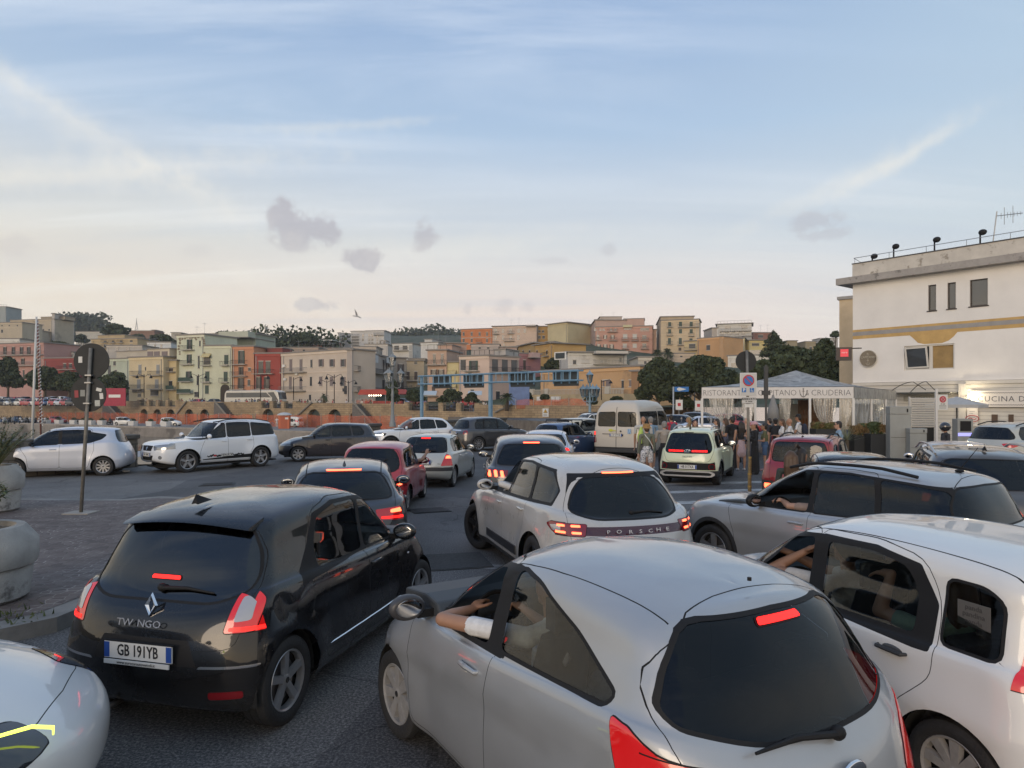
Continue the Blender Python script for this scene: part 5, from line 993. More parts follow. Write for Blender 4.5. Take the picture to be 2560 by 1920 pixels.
def hill():
 N_=70; xs=np.linspace(-900,900,90); vs=[];fs=[]; ys=list(np.linspace(22,120,16))+list(np.linspace(135,900,34))
 for j,dd in enumerate(ys):
  for i,x in enumerate(xs):
   y=WA.y+(x-WA.x)*WD.y/WD.x+dd
   if y<60: y=60+dd*.05
   vs.append((x,y,hillz(x,y)-(0.0)))
 n=len(xs); fs=[(j*n+i,j*n+i+1,(j+1)*n+i+1,(j+1)*n+i) for j in range(len(ys)-1) for i in range(n-1)]
 m=MB(); m.add(vs,fs); m.build('hillside',nodes_mat('hill_scrub',lambda nt,N,L,b:L.new(ramp(N,L,nz(N,L,N.new('ShaderNodeTexCoord').outputs['Object'],.05,8,.7),[(.35,(.022,.035,.016)),(.5,(.045,.06,.028)),(.62,(.10,.09,.055)),(.72,(.035,.05,.022))]),b.inputs['Base Color']),.95),smooth=True,kind='structure',fix=False)
hill()
def net_mat():
 def f(nt,N,L,b):
  b.inputs['Base Color'].default_value=(.55,.13,.06,1); b.inputs['Roughness'].default_value=.7
  tc=N.new('ShaderNodeTexCoord'); t=nz(N,L,tc.outputs['Object'],.35,5); a=ramp(N,L,t,[(.35,(.30,)*3),(.7,(.75,)*3)]); L.new(a,b.inputs['Alpha'])
 return nodes_mat('orange_netting',f,.7)
NET=net_mat(); GALV=mat('galvanised_steel',(.30,.31,.32),.45,.6,var=.15,scale=6)
def netfence(label,px0,px1,off,z0,z1,post=3.0,wob=.25):
 r=empty('safety_fence',(WA.x,WA.y,0),math.atan2(WD.y,WD.x),label,'safety netting'); s0,s1=wall_s(px0),wall_s(px1); n=max(3,int((s1-s0)/1.2)); m=MB(); random.seed(int(px0)+5)
 vs=[];  
 for i in range(n+1):
  s=s0+(s1-s0)*i/n; vs+=[(s,-off+random.uniform(-.1,.1),z0),(s,-off+random.uniform(-.06,.06),z1+random.uniform(-wob,wob*.3))]
 m.add(vs,[(2*i,2*i+2,2*i+3,2*i+1) for i in range(n)]); m.build('netting',NET,r,fix=False)
 k=int((s1-s0)/post); 
 m=MB()
 for i in range(k+1): s=s0+(s1-s0)*i/max(1,k); m.bx(s-.03,s+.03,-off-.06,-off,z0,z1+.15)
 m.build('fence_posts',GALV,r)
netfence('orange safety netting below the left arches',128,338,3.2,LQ,LQ+2.15)
netfence('orange safety netting below the arches behind the parked scooters and vans',338,668,3.2,LQ,LQ+2.1)
netfence('orange safety netting below the arches right of the portable toilet',672,1060,3.0,LQ,LQ+2.2)
r=wall_pt(1288,-3.5); 
def net2(label,v,x0,x1,yt,yb,d,wob=.2):
 k,oy,sc=VW[v]; a=P(k+x0*sc,oy+yb*sc,d); b=P(k+x1*sc,oy+yb*sc,d); h=(yb-yt)*sc/F*d; r=empty('safety_fence',a,0,label,'safety netting'); m=MB(); w=b.x-a.x; n=10; random.seed(int(x0)); vs=[]
 for i in range(n+1): vs+=[(w*i/n,random.uniform(-.15,.15),0),(w*i/n,random.uniform(-.1,.1),h+random.uniform(-wob,wob))]
 m.add(vs,[(2*i,2*i+2,2*i+3,2*i+1) for i in range(n)]); m.build('netting',NET,r,fix=False); m=MB()
 for i in range(5): m.bx(w*i/4-.03,w*i/4+.03,-.22,-.16,0,h+.2)
 m.build('fence_posts',GALV,r)
net2('orange netting on the promenade right of the palm tree',3,1000,1610,825,905,100)
net2('crumpled bright orange netting by the red stall on the promenade',2,1625,1770,825,870,128)
# ---------- kerbed pavement island at the left, planters and sign
ISL=[(-8.6,15.3),(-8.0,15.75),(-6.9,15.5),(-6.0,14.7),(-5.4,13.7),(-5.0,12.0),(-4.75,10.4),(-4.55,9.0),(-4.45,7.8),(-4.55,6.9),(-5.0,6.35),(-5.9,6.0),(-7.5,5.6),(-11,4.9),(-20,4.0),(-20,16.5),(-11,15.4)]
KZ=.15
def _cob(nt,N,L,b):
 tc=N.new('ShaderNodeTexCoord'); co=tc.outputs['Object']; ad=N.new('ShaderNodeVectorMath'); ad.operation='MULTIPLY_ADD'; t=N.new('ShaderNodeTexNoise'); t.inputs['Scale'].default_value=1.2; L.new(co,t.inputs[0]); L.new(t.outputs['Color'],ad.inputs[0]); ad.inputs[1].default_value=(.35,.35,0); L.new(co,ad.inputs[2])
 v=N.new('ShaderNodeTexVoronoi'); v.feature='DISTANCE_TO_EDGE'; v.inputs['Scale'].default_value=8.5; v.inputs['Randomness'].default_value=.55; L.new(ad.outputs[0],v.inputs[0])
 v2=N.new('ShaderNodeTexVoronoi'); v2.inputs['Scale'].default_value=8.5; v2.inputs['Randomness'].default_value=.55; L.new(ad.outputs[0],v2.inputs[0])
 stone=ramp(N,L,v2.outputs['Color'],[(.1,(.075,.058,.055)),(.5,(.105,.080,.074)),(.9,(.135,.11,.10))]); joint=ramp(N,L,nz(N,L,co,2.5,3),[(.4,(.07,.06,.055)),(.62,(.30,.27,.25))])
 f=ramp(N,L,v.outputs['Distance'],[(.03,(0,0,0)),(.08,(1,1,1))]); c=mixc(N,L,f,joint,stone); L.new(c,b.inputs['Base Color'])
 bp=N.new('ShaderNodeBump'); bp.inputs['Strength'].default_value=.6; bp.inputs['Distance'].default_value=.02; L.new(f,bp.inputs['Height']); L.new(bp.outputs[0],b.inputs['Normal'])
COB=nodes_mat('porphyry_setts',_cob,.75)
isl_in=[tuple(p) for p in grow(ISL,-.28)]
m=MB(); m.prism(ISL[::-1] if area2(ISL)<0 else ISL,-.02,KZ,axis='Z'); m.build('kerb',mat('kerb_stone',(.20,.19,.175),.8,var=.25,scale=2.5,bump=.3,bscale=30),kind='structure')
plane_poly('pavement',isl_in,KZ+.004,COB)
def planter(x,y,r,label,h=.85):
 t=empty('concrete_planter',(x,y,KZ),0,label,'planter','concrete planters on the paved island'); m=MB(); n=28
 m.lathe([(r*.78,0),(r*.86,.04),(r*.92,h*.42),(r*.90,h*.46),(r*.97,h*.48),(r*1.0,h*.55),(r*1.0,h*.80),(r*.80,h),(r*.66,h),(r*.64,h*.9),(r*.2,h*.88),(.001,h*.88)],n=n)
 m.build('bowl',mat('washed_concrete',(.34,.33,.31),.85,var=.22,scale=3,bump=.4,bscale=60,stain=((.16,.15,.14),2.2,.56)),t,smooth=True); m=MB(); m.lathe([(r*.65,h*.9),(.3,h*.95),(.001,h*.97)],n=20); m.build('soil',mat('dry_soil',(.13,.095,.06),.95,var=.4,scale=12),t,smooth=True)
 return t
pl1=planter(-5.85,7.45,.62,'round concrete planter nearest the left edge, oleander growing in it',.80); pl2=planter(-10.35,13.6,.62,'second round concrete planter farther back at the left edge',.90)
def oleander(x,y,z,n,rad,h,label,seed=1):
 t=empty('oleander_shrub',(x,y,z),0,label,'shrub'); random.seed(seed); lf=[MB(),MB()]; st=MB()
 for k in range(n):
  a=random.uniform(0,2*PI); lean=random.uniform(.1,.9)*rad; hh=h*random.uniform(.5,1); b=Vector((math.cos(a)*.1,math.sin(a)*.1,0)); e=Vector((math.cos(a)*lean,math.sin(a)*lean,hh)); mid=(b+e)/2+Vector((0,0,hh*.15)); st.tube([b,mid,e],[.012,.009,.005],4,cap=False)
  for j in range(34):
   u=random.uniform(.3,1.02); p=(b*(1-u)**2+mid*2*u*(1-u)+e*u*u); w=random.uniform(0,2*PI); up=random.uniform(-.15,.9); d=Vector((math.cos(w),math.sin(w),up)).normalized(); L_=random.uniform(.10,.19); sd=d.cross(Vector((0,0,1))).normalized()*.011; mm=lf[random.random()<.3]
   q=p+d*L_*.5+Vector((0,0,.004)); mm.add([p,q-sd,p+d*L_-Vector((0,0,.02)),q+sd],[(0,1,2,3)])
 st.build('stems',mat('green_stem',(.10,.11,.05),.8),t,fix=False); M2=[mat('oleander_leaf',(.055,.085,.035),.5,spec=.4),mat('oleander_leaf_pale',(.15,.17,.07),.5)]
 f=MB(); 
 for i in (0,1): f.mi=i; f.add(lf[i].v,lf[i].f)
 f.build('leaves',M2,t,fix=False); return t
oleander(-5.95,7.45,KZ+.85,34,.62,.42,'oleander with narrow leaves spilling from the near planter',3)
oleander(-10.3,13.6,KZ+.83,50,.95,.95,'taller oleander in the farther planter in front of the silver hatchback',5)
random.seed(9); gr=MB()
for k in range(900):
 t=random.random(); p=Vector((-5.7+random.gauss(0,.6),6.75+random.gauss(0,.2))) if t<.55 else Vector((-6.2+random.gauss(0,.5),6.35+random.gauss(0,.2))) if t<.8 else Vector((-5.0+random.gauss(0,.15),12.6+random.gauss(0,1.2)))
 if not inside(p,ISL): continue
 h=random.uniform(.02,.09); a=random.uniform(0,PI); dx,dy=math.cos(a)*.012,math.sin(a)*.012; lx,ly=random.uniform(-.04,.04),random.uniform(-.04,.04)
 gr.add([(p.x-dx,p.y-dy,KZ+.004),(p.x+dx,p.y+dy,KZ+.004),(p.x+lx,p.y+ly,KZ+h)],[(0,1,2)])
gr.build('weeds',mat('weed_green',(.07,.09,.03),.8,var=.3,scale=8),kind='stuff',label='low weeds growing between the setts of the paved island',cat='weeds',fix=False)
PAR=brickmat('parapet_stone',(.20,.165,.125),(.15,.125,.095),(.085,.07,.055),1,.55,.27,.022,var=.3)
def parapet(t0,t1,label):
 a,b=PL(t0),PL(t1); r=empty('stone_parapet',(a.x,a.y,0),math.atan2(PDIR.y,PDIR.x),label,'parapet','stone parapets along the quay edge'); L=t1-t0; m=MB(); m.bx(0,L,-.25,.25,0,1.0); m.build('wall_face',PAR,r); m=MB(); m.bx(-.06,L+.06,-.33,.33,1.0,1.15); m.build('coping',mat('coping_dark',(.10,.09,.078),.85,var=.2,scale=4),r,bevel=.03)
parapet(-38,1.4,'stone parapet behind the parked silver hatchback'); parapet(11.3,15.6,'stone parapet between the white off roader and the black hatchback'); parapet(21,31,'stone parapet left of the white coupe crossover')
WM=nodes_mat('worn_road_paint',lambda nt,N,L,b:(L.new(ramp(N,L,nz(N,L,N.new('ShaderNodeTexCoord').outputs['Object'],2.2,8,.7),[(.42,(.44,.44,.43)),(.62,(.14,.14,.14))]),b.inputs['Base Color'])),.7)
def strip(pts,w,name='road_marking'):
 m=MB(); 
 for (a,b) in pts:
  a=Vector(a);b=Vector(b);n=Vector((-(b-a).y,(b-a).x)).normalized()*w/2; m.add([(a.x+n.x,a.y+n.y,.004),(b.x+n.x,b.y+n.y,.004),(b.x-n.x,b.y-n.y,.004),(a.x-n.x,a.y-n.y,.004)],[(0,1,2,3)])
 m.build(name,WM,kind='structure',fix=False)
for i,(a,b) in enumerate([((3.2,17.4),(9.5,18.6)),((2.9,15.6),(8.0,16.4)),((2.6,14.1),(7.2,14.8)),((2.4,12.6),(6.2,13.1)),((3.4,19.2),(9.6,20.2))]): strip([(a,b)],.42)
strip([((-2.4,9.9),(1.5,9.4))],.25)
def cover(x,y,w,l,rz,name,label):
 m=MB(); m.box((0,0,.006),(w,l,.012)); m.box((0,0,.012),(w-.06,l-.06,.010)); 
 for k in range(0 if 'patch' in name else 5): m.box((0,-l/2+l*(k+.5)/5,.018),(w-.14,.025,.006))
 o=m.build(name,mat('tar_patch',(.06,.06,.06),.9,var=.3,scale=30,bump=.4,bscale=90) if 'patch' in name else mat('cast_iron',(.035,.035,.037),.6,.5,var=.3,scale=20),loc=(x,y,.001),label=label,cat='manhole cover'); o.rotation_euler=(0,0,rz)
cover(-1.75,14.6,.8,.6,.4,'manhole_cover','square iron manhole cover behind the old red hatchback'); cover(-1.0,9.9,1.3,1.0,.25,'road_patch','large dark patch cover beside the black hatchback'); cover(-8.2,19.2,.9,.6,.3,'manhole_cover','iron manhole cover near the white off roader')
m=MB(); m.ell((0,0,.03),(.09,.06,.04),7,5); m.box((.07,.03,.03),(.1,.06,.03),rz=.5,rx=.4); m.build('crumpled_paper',mat('litter_white',(.6,.6,.6),.7),loc=(G(313,1180).x,G(313,1180).y,0),label='crumpled white paper litter by the parapet foot',cat='litter')
# ---------- the restaurant building
class Fac:
 """a vertical plane on the ground from a to b; turns picture points into (along, up)"""
 def __init__(s,a,b,z=0): s.a=Vector(a[:2]); s.b=Vector(b[:2]); s.d=(s.b-s.a).normalized(); s.z=z; s.yaw=math.atan2(s.d.y,s.d.x); s.w=(s.b-s.a).length
 def at(s,px,py):
  k=(px-CX)/F; u=(k*s.a.y-s.a.x)/(s.d.x-k*s.d.y); y=s.a.y+s.d.y*u; return u,CH+(HY-py)/F*y-s.z
 def v(s,n,x,y): ox,oy,sc=VW[n]; return s.at(ox+x*sc,oy+y*sc)
WF=Fac(P(2132,1005,44),P(2560,1005,36.8)); PLAS=mat('white_plaster',(.74,.72,.69),.85,var=.06,scale=.6,bump=.1,bscale=8,stain=((.50,.47,.42),.35,.66))
OCH=mat('ochre_band',(.50,.33,.13),.85,var=.12,scale=2,stain=((.62,.55,.44),3,.64)); GRB=mat('grey_band',(.30,.29,.28),.85,var=.1,scale=2)
rb=empty('restaurant_building',(WF.a.x,WF.a.y,0),WF.yaw,'large white flat roofed restaurant building with an ochre band at the right','building')
def R5(x,y): return WF.v(5,x,y)
def restaurant():
 z_par=R5(335,405)[1]; z_c1=R5(335,490)[1]; z_c0=z_c1-.42; L=15; z_g=R5(335,1150)[1]
 wins=[(R5(805,697),R5(855,530)),(R5(926,685),R5(979,515)),(R5(1067,670),R5(1180,490)),(R5(655,1072),R5(970,900))]
 W=[(a[0],b[0],a[1],b[1]) for a,b in wins]; xs=sorted({0,L}|{q for w in W for q in w[:2]}); m=MB()
 for u,v in zip(xs[:-1],xs[1:]):
  mid=(u+v)/2; hs=sorted([(w[2],w[3]) for w in W if w[0]<=mid<=w[1]]); z=z_g
  for a,b in hs: m.bx(u,v,0,.35,z,a); z=b
  m.bx(u,v,0,.35,z,z_c0)
 m.bx(0,L,.36,.5,z_g,z_c0) if False else None
 m.bx(0,.3,.35,12,0,z_c0); m.bx(0,L,11.7,12,0,z_c0); m.bx(0,L,.34,12,z_c0-.3,z_c0-.05)
 m.build('wall',PLAS,rb)
 m=MB(); m.bx(-.02,L,-.02,12,z_c1,z_par); m.build('parapet',mat('weathered_parapet',(.52,.49,.44),.85,var=.12,scale=1.2,stain=((.27,.24,.20),1.4,.56)),rb)
 m=MB(); m.bx(-.8,L,-.6,12.5,z_c0,z_c1-.01); m.build('cornice',mat('cornice_grey',(.33,.31,.29),.8,var=.12,scale=3,stain=((.17,.16,.15),1.5,.56)),rb)
 m=MB(); m.bx(-.05,L,-.06,.0,z_par,z_par+.06); m.build('flashing',mat('lead_flashing',(.06,.06,.065),.6),rb)
 zb=[R5(335,y)[1] for y in (818,832,856,876)]
 m=MB(); m.bx(0,L,-.012,0.01,zb[1],zb[0]); m.bx(0,L,-.012,.01,zb[3],zb[2]); a=R5(690,850)[0]; b=R5(990,830)[0]; zl=R5(840,902)[1]
 m.prism([(a,zb[3]),(a+.25,zb[3]-.25),(a+.45,zl+.1),(a+.8,zl),(b-.8,zl),(b-.45,zl+.12),(b-.2,zb[3]-.25),(b,zb[3])],-.010,.01); m.build('ochre_band',OCH,rb); m=MB(); m.bx(0,L,-.02,.01,zb[2],zb[1]); m.build('grey_band',GRB,rb)
 DKF=mat('bronze_frame',(.05,.04,.035),.5); WG=mat('window_glass',(.045,.05,.055),.06,spec=.9,coat=1)
 for i,(u,v,a,b) in enumerate(W[:3]):
  m=MB(); m.bx(u,v,.16,.22,a,b); w=m.build('window',WG,rb); m=MB()
  for q in ((u,u+.05,a,b),(v-.05,v,a,b),(u+.05,v-.05,a,a+.05),(u+.05,v-.05,b-.05,b)): m.bx(q[0],q[1],.10,.16,q[2],q[3])
  m.build('window_frame',DKF,w); m=MB(); m.bx(u-.06,v+.06,-.04,.1,a-.07,a-.005); m.build('sill',DKF,w)
 u,v,a,b=W[3]; mid=(u+v)/2+.1; WFm=mat('white_frame',(.6,.58,.54),.5)
 m=MB(); m.bx(mid+.08,v-.06,.17,.22,a+.08,b-.08); w=m.build('window',mat('ochre_blind',(.30,.20,.08),.7,var=.15,scale=3),rb); m=MB(); m.bx(u,v,.28,.33,a,b)
 w0=m.build('window',WG,rb); m=MB()
 for q in ((u,u+.08,a,b),(v-.08,v,a,b),(mid-.1,mid+.08,a+.08,b-.08),(u+.08,v-.08,a,a+.08),(u+.08,v-.08,b-.08,b)): m.bx(q[0],q[1],.08,.16,q[2],q[3])
 m.build('window_frame',WFm,w); h=b-a; wd=mid-.1-u-.12
 m=MB(); 
 for q in ((0,.09,0,h-.2),(wd-.09,wd,0,h-.2),(.09,wd-.09,0,.09),(.09,wd-.09,h-.29,h-.2)): m.bx(q[0],q[1],-.03,.03,q[2],q[3])
 m.mi=1; m.bx(.08,wd-.08,-.01,.01,.08,h-.28); t=m.build('tilted_sash',[WFm,WG],rb); t.location=(u+.12,.05,a+.10); t.rotation_euler=(R(10),R(-1.5),0)
 c=R5(432,998); r_=R5(484,998)[0]-c[0]; m=MB(); m.cyl((c[0],-.05,c[1]),r_,.08,40,axis='Y'); s=m.build('round_sign',mat('brown_enamel',(.15,.12,.085),.2,.3,coat=.8),rb); m=MB(); m.lathe([(r_*1.0,-.10),(r_*1.05,-.11),(r_*1.07,-.05),(r_*1.0,-.04)],c=(c[0],0,c[1]),n=40,axis='Y'); m.build('sign_rim',mat('pale_rim',(.5,.47,.40),.4),s)
 GD=mat('gilt_lettering',(.50,.46,.36),.4); text('IL',r_*.42,GD,s,(c[0],-.10,c[1]+r_*.58),(0,-1,0)); text('CAPITANO',r_*.36,GD,s,(c[0],-.10,c[1]+r_*.18),(0,-1,0))
 m=MB(); anchor(m,c[0],-.105,c[1]-r_*.42,r_*.36); m.build('anchor_emblem',GD,s)
 CL=brickmat('white_board_cladding',(.60,.575,.52),(.57,.545,.49),(.33,.31,.28),1,60,.22,.012,var=.07,bump=.8); op=[(R5(690,1280)[0],R5(845,1280)[0])]; gx=R5(1050,1150)[0]
 m=MB(); xs=[0,op[0][0],op[0][1],L]; m.bx(0,op[0][0],-.06,.3,0,z_g-.2); m.bx(op[0][1],gx,-.06,.3,0,z_g-.2); m.bx(op[0][0],op[0][1],-.06,.3,R5(760,1268)[1],z_g-.2); m.bx(gx,L,-.16,.3,0,z_g-.2); m.build('cladding',CL,rb)
 m=MB(); m.bx(0,gx,-.12,.3,z_g-.2,z_g-.02); m.bx(gx,L,-.22,.3,z_g-.2,z_g-.02); m.bx(gx-.35,gx+.02,-.24,-.07,0,z_g-.2); m.build('moulding',mat('cream_moulding',(.60,.57,.51),.7,var=.05),rb)
 m=MB(); m.bx(op[0][0]-.1,op[0][1]+.1,.5,.6,0,2.8); m.build('doorway',mat('dark_doorway',(.02,.018,.015),.6),rb)
 a=R5(605,1213);b=R5(1000,1213); m=MB(); m.bx(a[0],b[0],-1.3,-.06,a[1]-.04,a[1]+.02); cn=m.build('door_canopy',mat('canopy_glass_dark',(.09,.095,.09),.3,coat=.5),rb); m=MB(); m.smooth=True
 for x0 in (a[0]+.1,(a[0]+b[0])/2-.4):
  pts=[(x0+k/12*(b[0]-x0)*.62,-1.25,a[1]+.62*math.sin(PI*.5*min(1,k/8)) if k<8 else a[1]+.62-(k-8)*.12) for k in range(13)]; m.tube(pts,.022,6)
 m.build('canopy_arches',mat('wrought_iron',(.03,.028,.026),.6),cn)
 a=R5(655,1265);b=R5(870,1228); m=MB(); m.bx(a[0],b[0],-.10,-.065,a[1],b[1]); s=m.build('shop_sign',mat('grey_sign_board',(.32,.31,.27),.5),rb); text('IL CAPITANO',(b[1]-a[1])*.8,mat('pale_lettering',(.52,.50,.42),.5),s,((a[0]+b[0])/2,-.104,(a[1]+b[1])/2),(0,-1,0))
 a=R5(1088,1300);b=R5(1088,1200); x1=a[0]+5.4; m=MB(); m.bx(a[0],x1,-.34,-.24,a[1],b[1]); s=m.build('lit_sign_board',mat('sign_white',(.70,.66,.60),.6),rb)
 IK=mat('navy_ink',(.05,.055,.075),.6); text('CUCINA DI MARE',.42,IK,s,(R5(1130,1250)[0]+.0,-.345,(a[1]+b[1])/2-.02),(0,-1,0),align='LEFT',space=1.12,bold=-.004)
 m=MB()
 for zz in (a[1]+.12,b[1]-.12):
  n=90; pts=[(a[0]+.1+(x1-a[0]-.2)*k/n,-.35,zz+(.028 if k%2 else -.028)) for k in range(n+1)]; m.tube(pts,.009,4)
 m.build('wave_line',IK,s)
 m=MB(); m.mi=0; m.box((a[0]+.05,-.62,b[1]-.28),(.14,.10,.10)); m.mi=1; m.box((a[0]-.12,-.45,b[1]-.28),(.24,.03,.03)); m.build('sign_spotlight',[mat('lamp_glow',(1,1,1),.3,emit=((1,.86,.6),60)),BLK],s)
 l=bpy.data.lights.new('sign_lamp','POINT'); l.energy=26; l.color=(1,.82,.55); l.shadow_soft_size=.12; lo=bpy.data.objects.new('sign_lamp',l); C.objects.link(lo); lo.parent=rb; lo.location=(a[0]+.10,-.72,b[1]-.28)
 a=R5(1062,1420);b=R5(1130,1300); m=MB(); m.bx(a[0],b[0],-.30,-.26,a[1],b[1]); s=m.build('menu_board',mat('sign_white',(.7,.66,.6),.6),rb); m=MB(); m.smooth=True; cx,cz=(a[0]+b[0])/2,a[1]+.42
 m.tube([(cx+.32*math.cos(t),-.31,cz+.18*math.sin(t)) for t in np.linspace(0,2*PI,25)],.02,5,cap=False); m.tube([(cx-.2+.1*k,-.31,cz+.04*math.sin(k*1.6)) for k in range(5)],.02,5); m.build('red_emblem',mat('sign_red',(.45,.04,.05),.5),s)
 m=MB(); 
 for k in range(9): m.bx(a[0]+.12,b[0]-.14-(k%3)*.08,-.305,-.30,b[1]-.25-k*.11,b[1]-.27-k*.11)
 m.build('menu_lines',mat('ink_grey',(.25,.25,.26),.6),s)
 for (x0,x1) in ((1212,1250),(1318,1350)):
  a=R5(x0,1402);b=R5(x1,1348); m=MB(); m.bx(a[0],b[0],-.20,-.165,a[1],b[1]); m.build('shutter',mat('dark_wood',(.09,.055,.035),.6),rb)
 m=MB(); m.smooth=True; z=z_par; m.tube([(-.0,.15,z+.42),(L,.15,z+.42)],.02,6)
 for k in range(8): m.tube([(.05+k*2.1,.15,z),(.05+k*2.1,.15,z+.42)],.016,5)
 m.tube([(0,.15,z+.42),(.55,.15,z)],.02,5); m.build('roof_railing',GALV,rb)
 for x,top in ((440,350),(575,288),(832,245),(1120,198)):
  u,zz=R5(x,top); base=z_par; m=MB(); m.smooth=True; m.tube([(u,.3,base),(u,.3,zz-.1)],.045,7); m.ell((u+.12,.3,zz-.02),(.22,.16,.17),10,7); m.build('roof_floodlight',BLK,rb)
 u,zz=R5(1213,60); m=MB(); m.tube([(u-.2,.6,z_par),(u,.6,zz)],.03,6); m.tube([(u-.05,.6,zz-.25),(u+1.2,.6,zz-.35)],.022,5)
 for k in range(7): m.tube([(u+.2+k*.15,.6,zz-.45),(u+.2+k*.15,.6,zz-.12-k*.02)],.012,4); 
 m.tube([(u+.35,.6,zz+.15),(u+.35,.6,zz-.8)],.015,4); m.tube([(u+.75,.6,zz+.15),(u+.75,.6,zz-.8)],.015,4); m.build('roof_aerial',GALV,rb)
def anchor(m,x,y,z,s):
 m.tube([(x,y,z+s),(x,y,z-s)],s*.06,5); m.tube([(x-s*.35,y,z+s*.55),(x+s*.35,y,z+s*.55)],s*.06,5); m.tube([(x+s*.62*math.cos(t),y,z-s*.25+s*.75*math.sin(t)) for t in np.linspace(PI,2*PI,9)],s*.06,5); m.tube([(x+s*.14*math.cos(t),y,z+s*1.12+s*.14*math.sin(t)) for t in np.linspace(0,2*PI,9)],s*.05,4,cap=False)
restaurant()
a=P(2000+247*.39773,1005,58); t=empty('beige_building',(a.x,a.y,0),R(-40),'peeling beige wall rising behind the white restaurant building','building'); zt=CH+(HY-(500+628*.39773))/F*58
m=MB(); m.bx(0,9,0,8,0,zt); m.build('wall',mat('peeling_beige',(.50,.40,.27),.9,var=.12,scale=.8,stain=((.28,.23,.18),.55,.60)),t); m=MB(); m.bx(-.15,9.1,-.15,8.1,zt,zt+.25); m.build('roof_slab',GRB,t)
a=P(2090,1005,42); s=empty('box_sign',a,R(-20),'dark box sign with a red square jutting from the restaurant corner','sign'); z0=CH*0+(HY-(500+1010*.39773))/F*42; z1=(HY-(500+928*.39773))/F*42
m=MB(); m.bx(0,.85,-.2,.2,z0,z1); m.build('sign_case',mat('dark_brown_case',(.035,.022,.02),.5),s); m=MB(); m.bx(.22,.66,-.22,-.2,z0+.22,z1-.12); rs=m.build('sign_face',mat('red_sign_face',(.5,.02,.04),.4,emit=((.8,.03,.06),.35)),s); text('nero',.17,mat('sign_lettering_pale',(.8,.7,.7),.4),rs,(.44,-.225,(z0+z1)/2+.08),(0,-1,0)); m=MB(); m.bx(.7,1.4,-.05,.05,z1-.1,z1-.04); m.build('bracket',BLK,s)
# ---------- the gazebo
TA,TB=P(1755,1005,29),P(2133,1005,28); FD=(TB-TA); SV=Vector((7.4,10.2,0)); TFz=CH+(HY-996)/F*28.5; TTz=CH+(HY-968)/F*28.5
CANV=mat('white_canvas',(.64,.62,.60),.8,var=.05,scale=3); ROOFC=nodes_mat('weathered_membrane',lambda nt,N,L,b:(L.new(ramp(N,L,nz(N,L,N.new('ShaderNodeTexCoord').outputs['Object'],1.6,8,.75,1.2),[(.35,(.13,.13,.12)),(.55,(.34,.33,.31)),(.7,(.50,.49,.46))]),b.inputs['Base Color'])),.6)
def sheer(key,a,c=(.6,.6,.58)):
 def f(nt,N,L,b):
  N.remove(b); o=N['Material Output']; tr=N.new('ShaderNodeBsdfTransparent'); tr.inputs[0].default_value=(.86,.87,.86,1); df=N.new('ShaderNodeBsdfDiffuse'); df.inputs[0].default_value=(*c,1); gl=N.new('ShaderNodeBsdfGlossy'); gl.inputs['Roughness'].default_value=.15
  tc=N.new('ShaderNodeTexCoord'); mp=N.new('ShaderNodeMapping'); mp.inputs[3].default_value=(6,6,.8); L.new(tc.outputs['Object'],mp.inputs[0]); w=ramp(N,L,nz(N,L,mp.outputs[0],1.0,4),[(.42,(a*.35,)*3),(.68,(min(1,a*1.9),)*3)])
  m1=N.new('ShaderNodeMixShader'); L.new(w,m1.inputs[0]); L.new(tr.outputs[0],m1.inputs[1]); L.new(df.outputs[0],m1.inputs[2]); m2=N.new('ShaderNodeMixShader'); m2.inputs[0].default_value=.10; L.new(m1.outputs[0],m2.inputs[1]); L.new(gl.outputs[0],m2.inputs[2]); L.new(m2.outputs[0],o.inputs[0])
 m=bpy.data.materials.new(key); m.use_nodes=True; nt=m.node_tree; f(nt,nt.nodes,nt.links,nt.nodes['Principled BSDF']); return m
SHEER=sheer('clear_plastic_curtain',.42)
gz=empty('gazebo',(TA.x,TA.y,0),math.atan2(FD.y,FD.x),'white restaurant gazebo with a grey peaked roof and lettered fascia','gazebo')
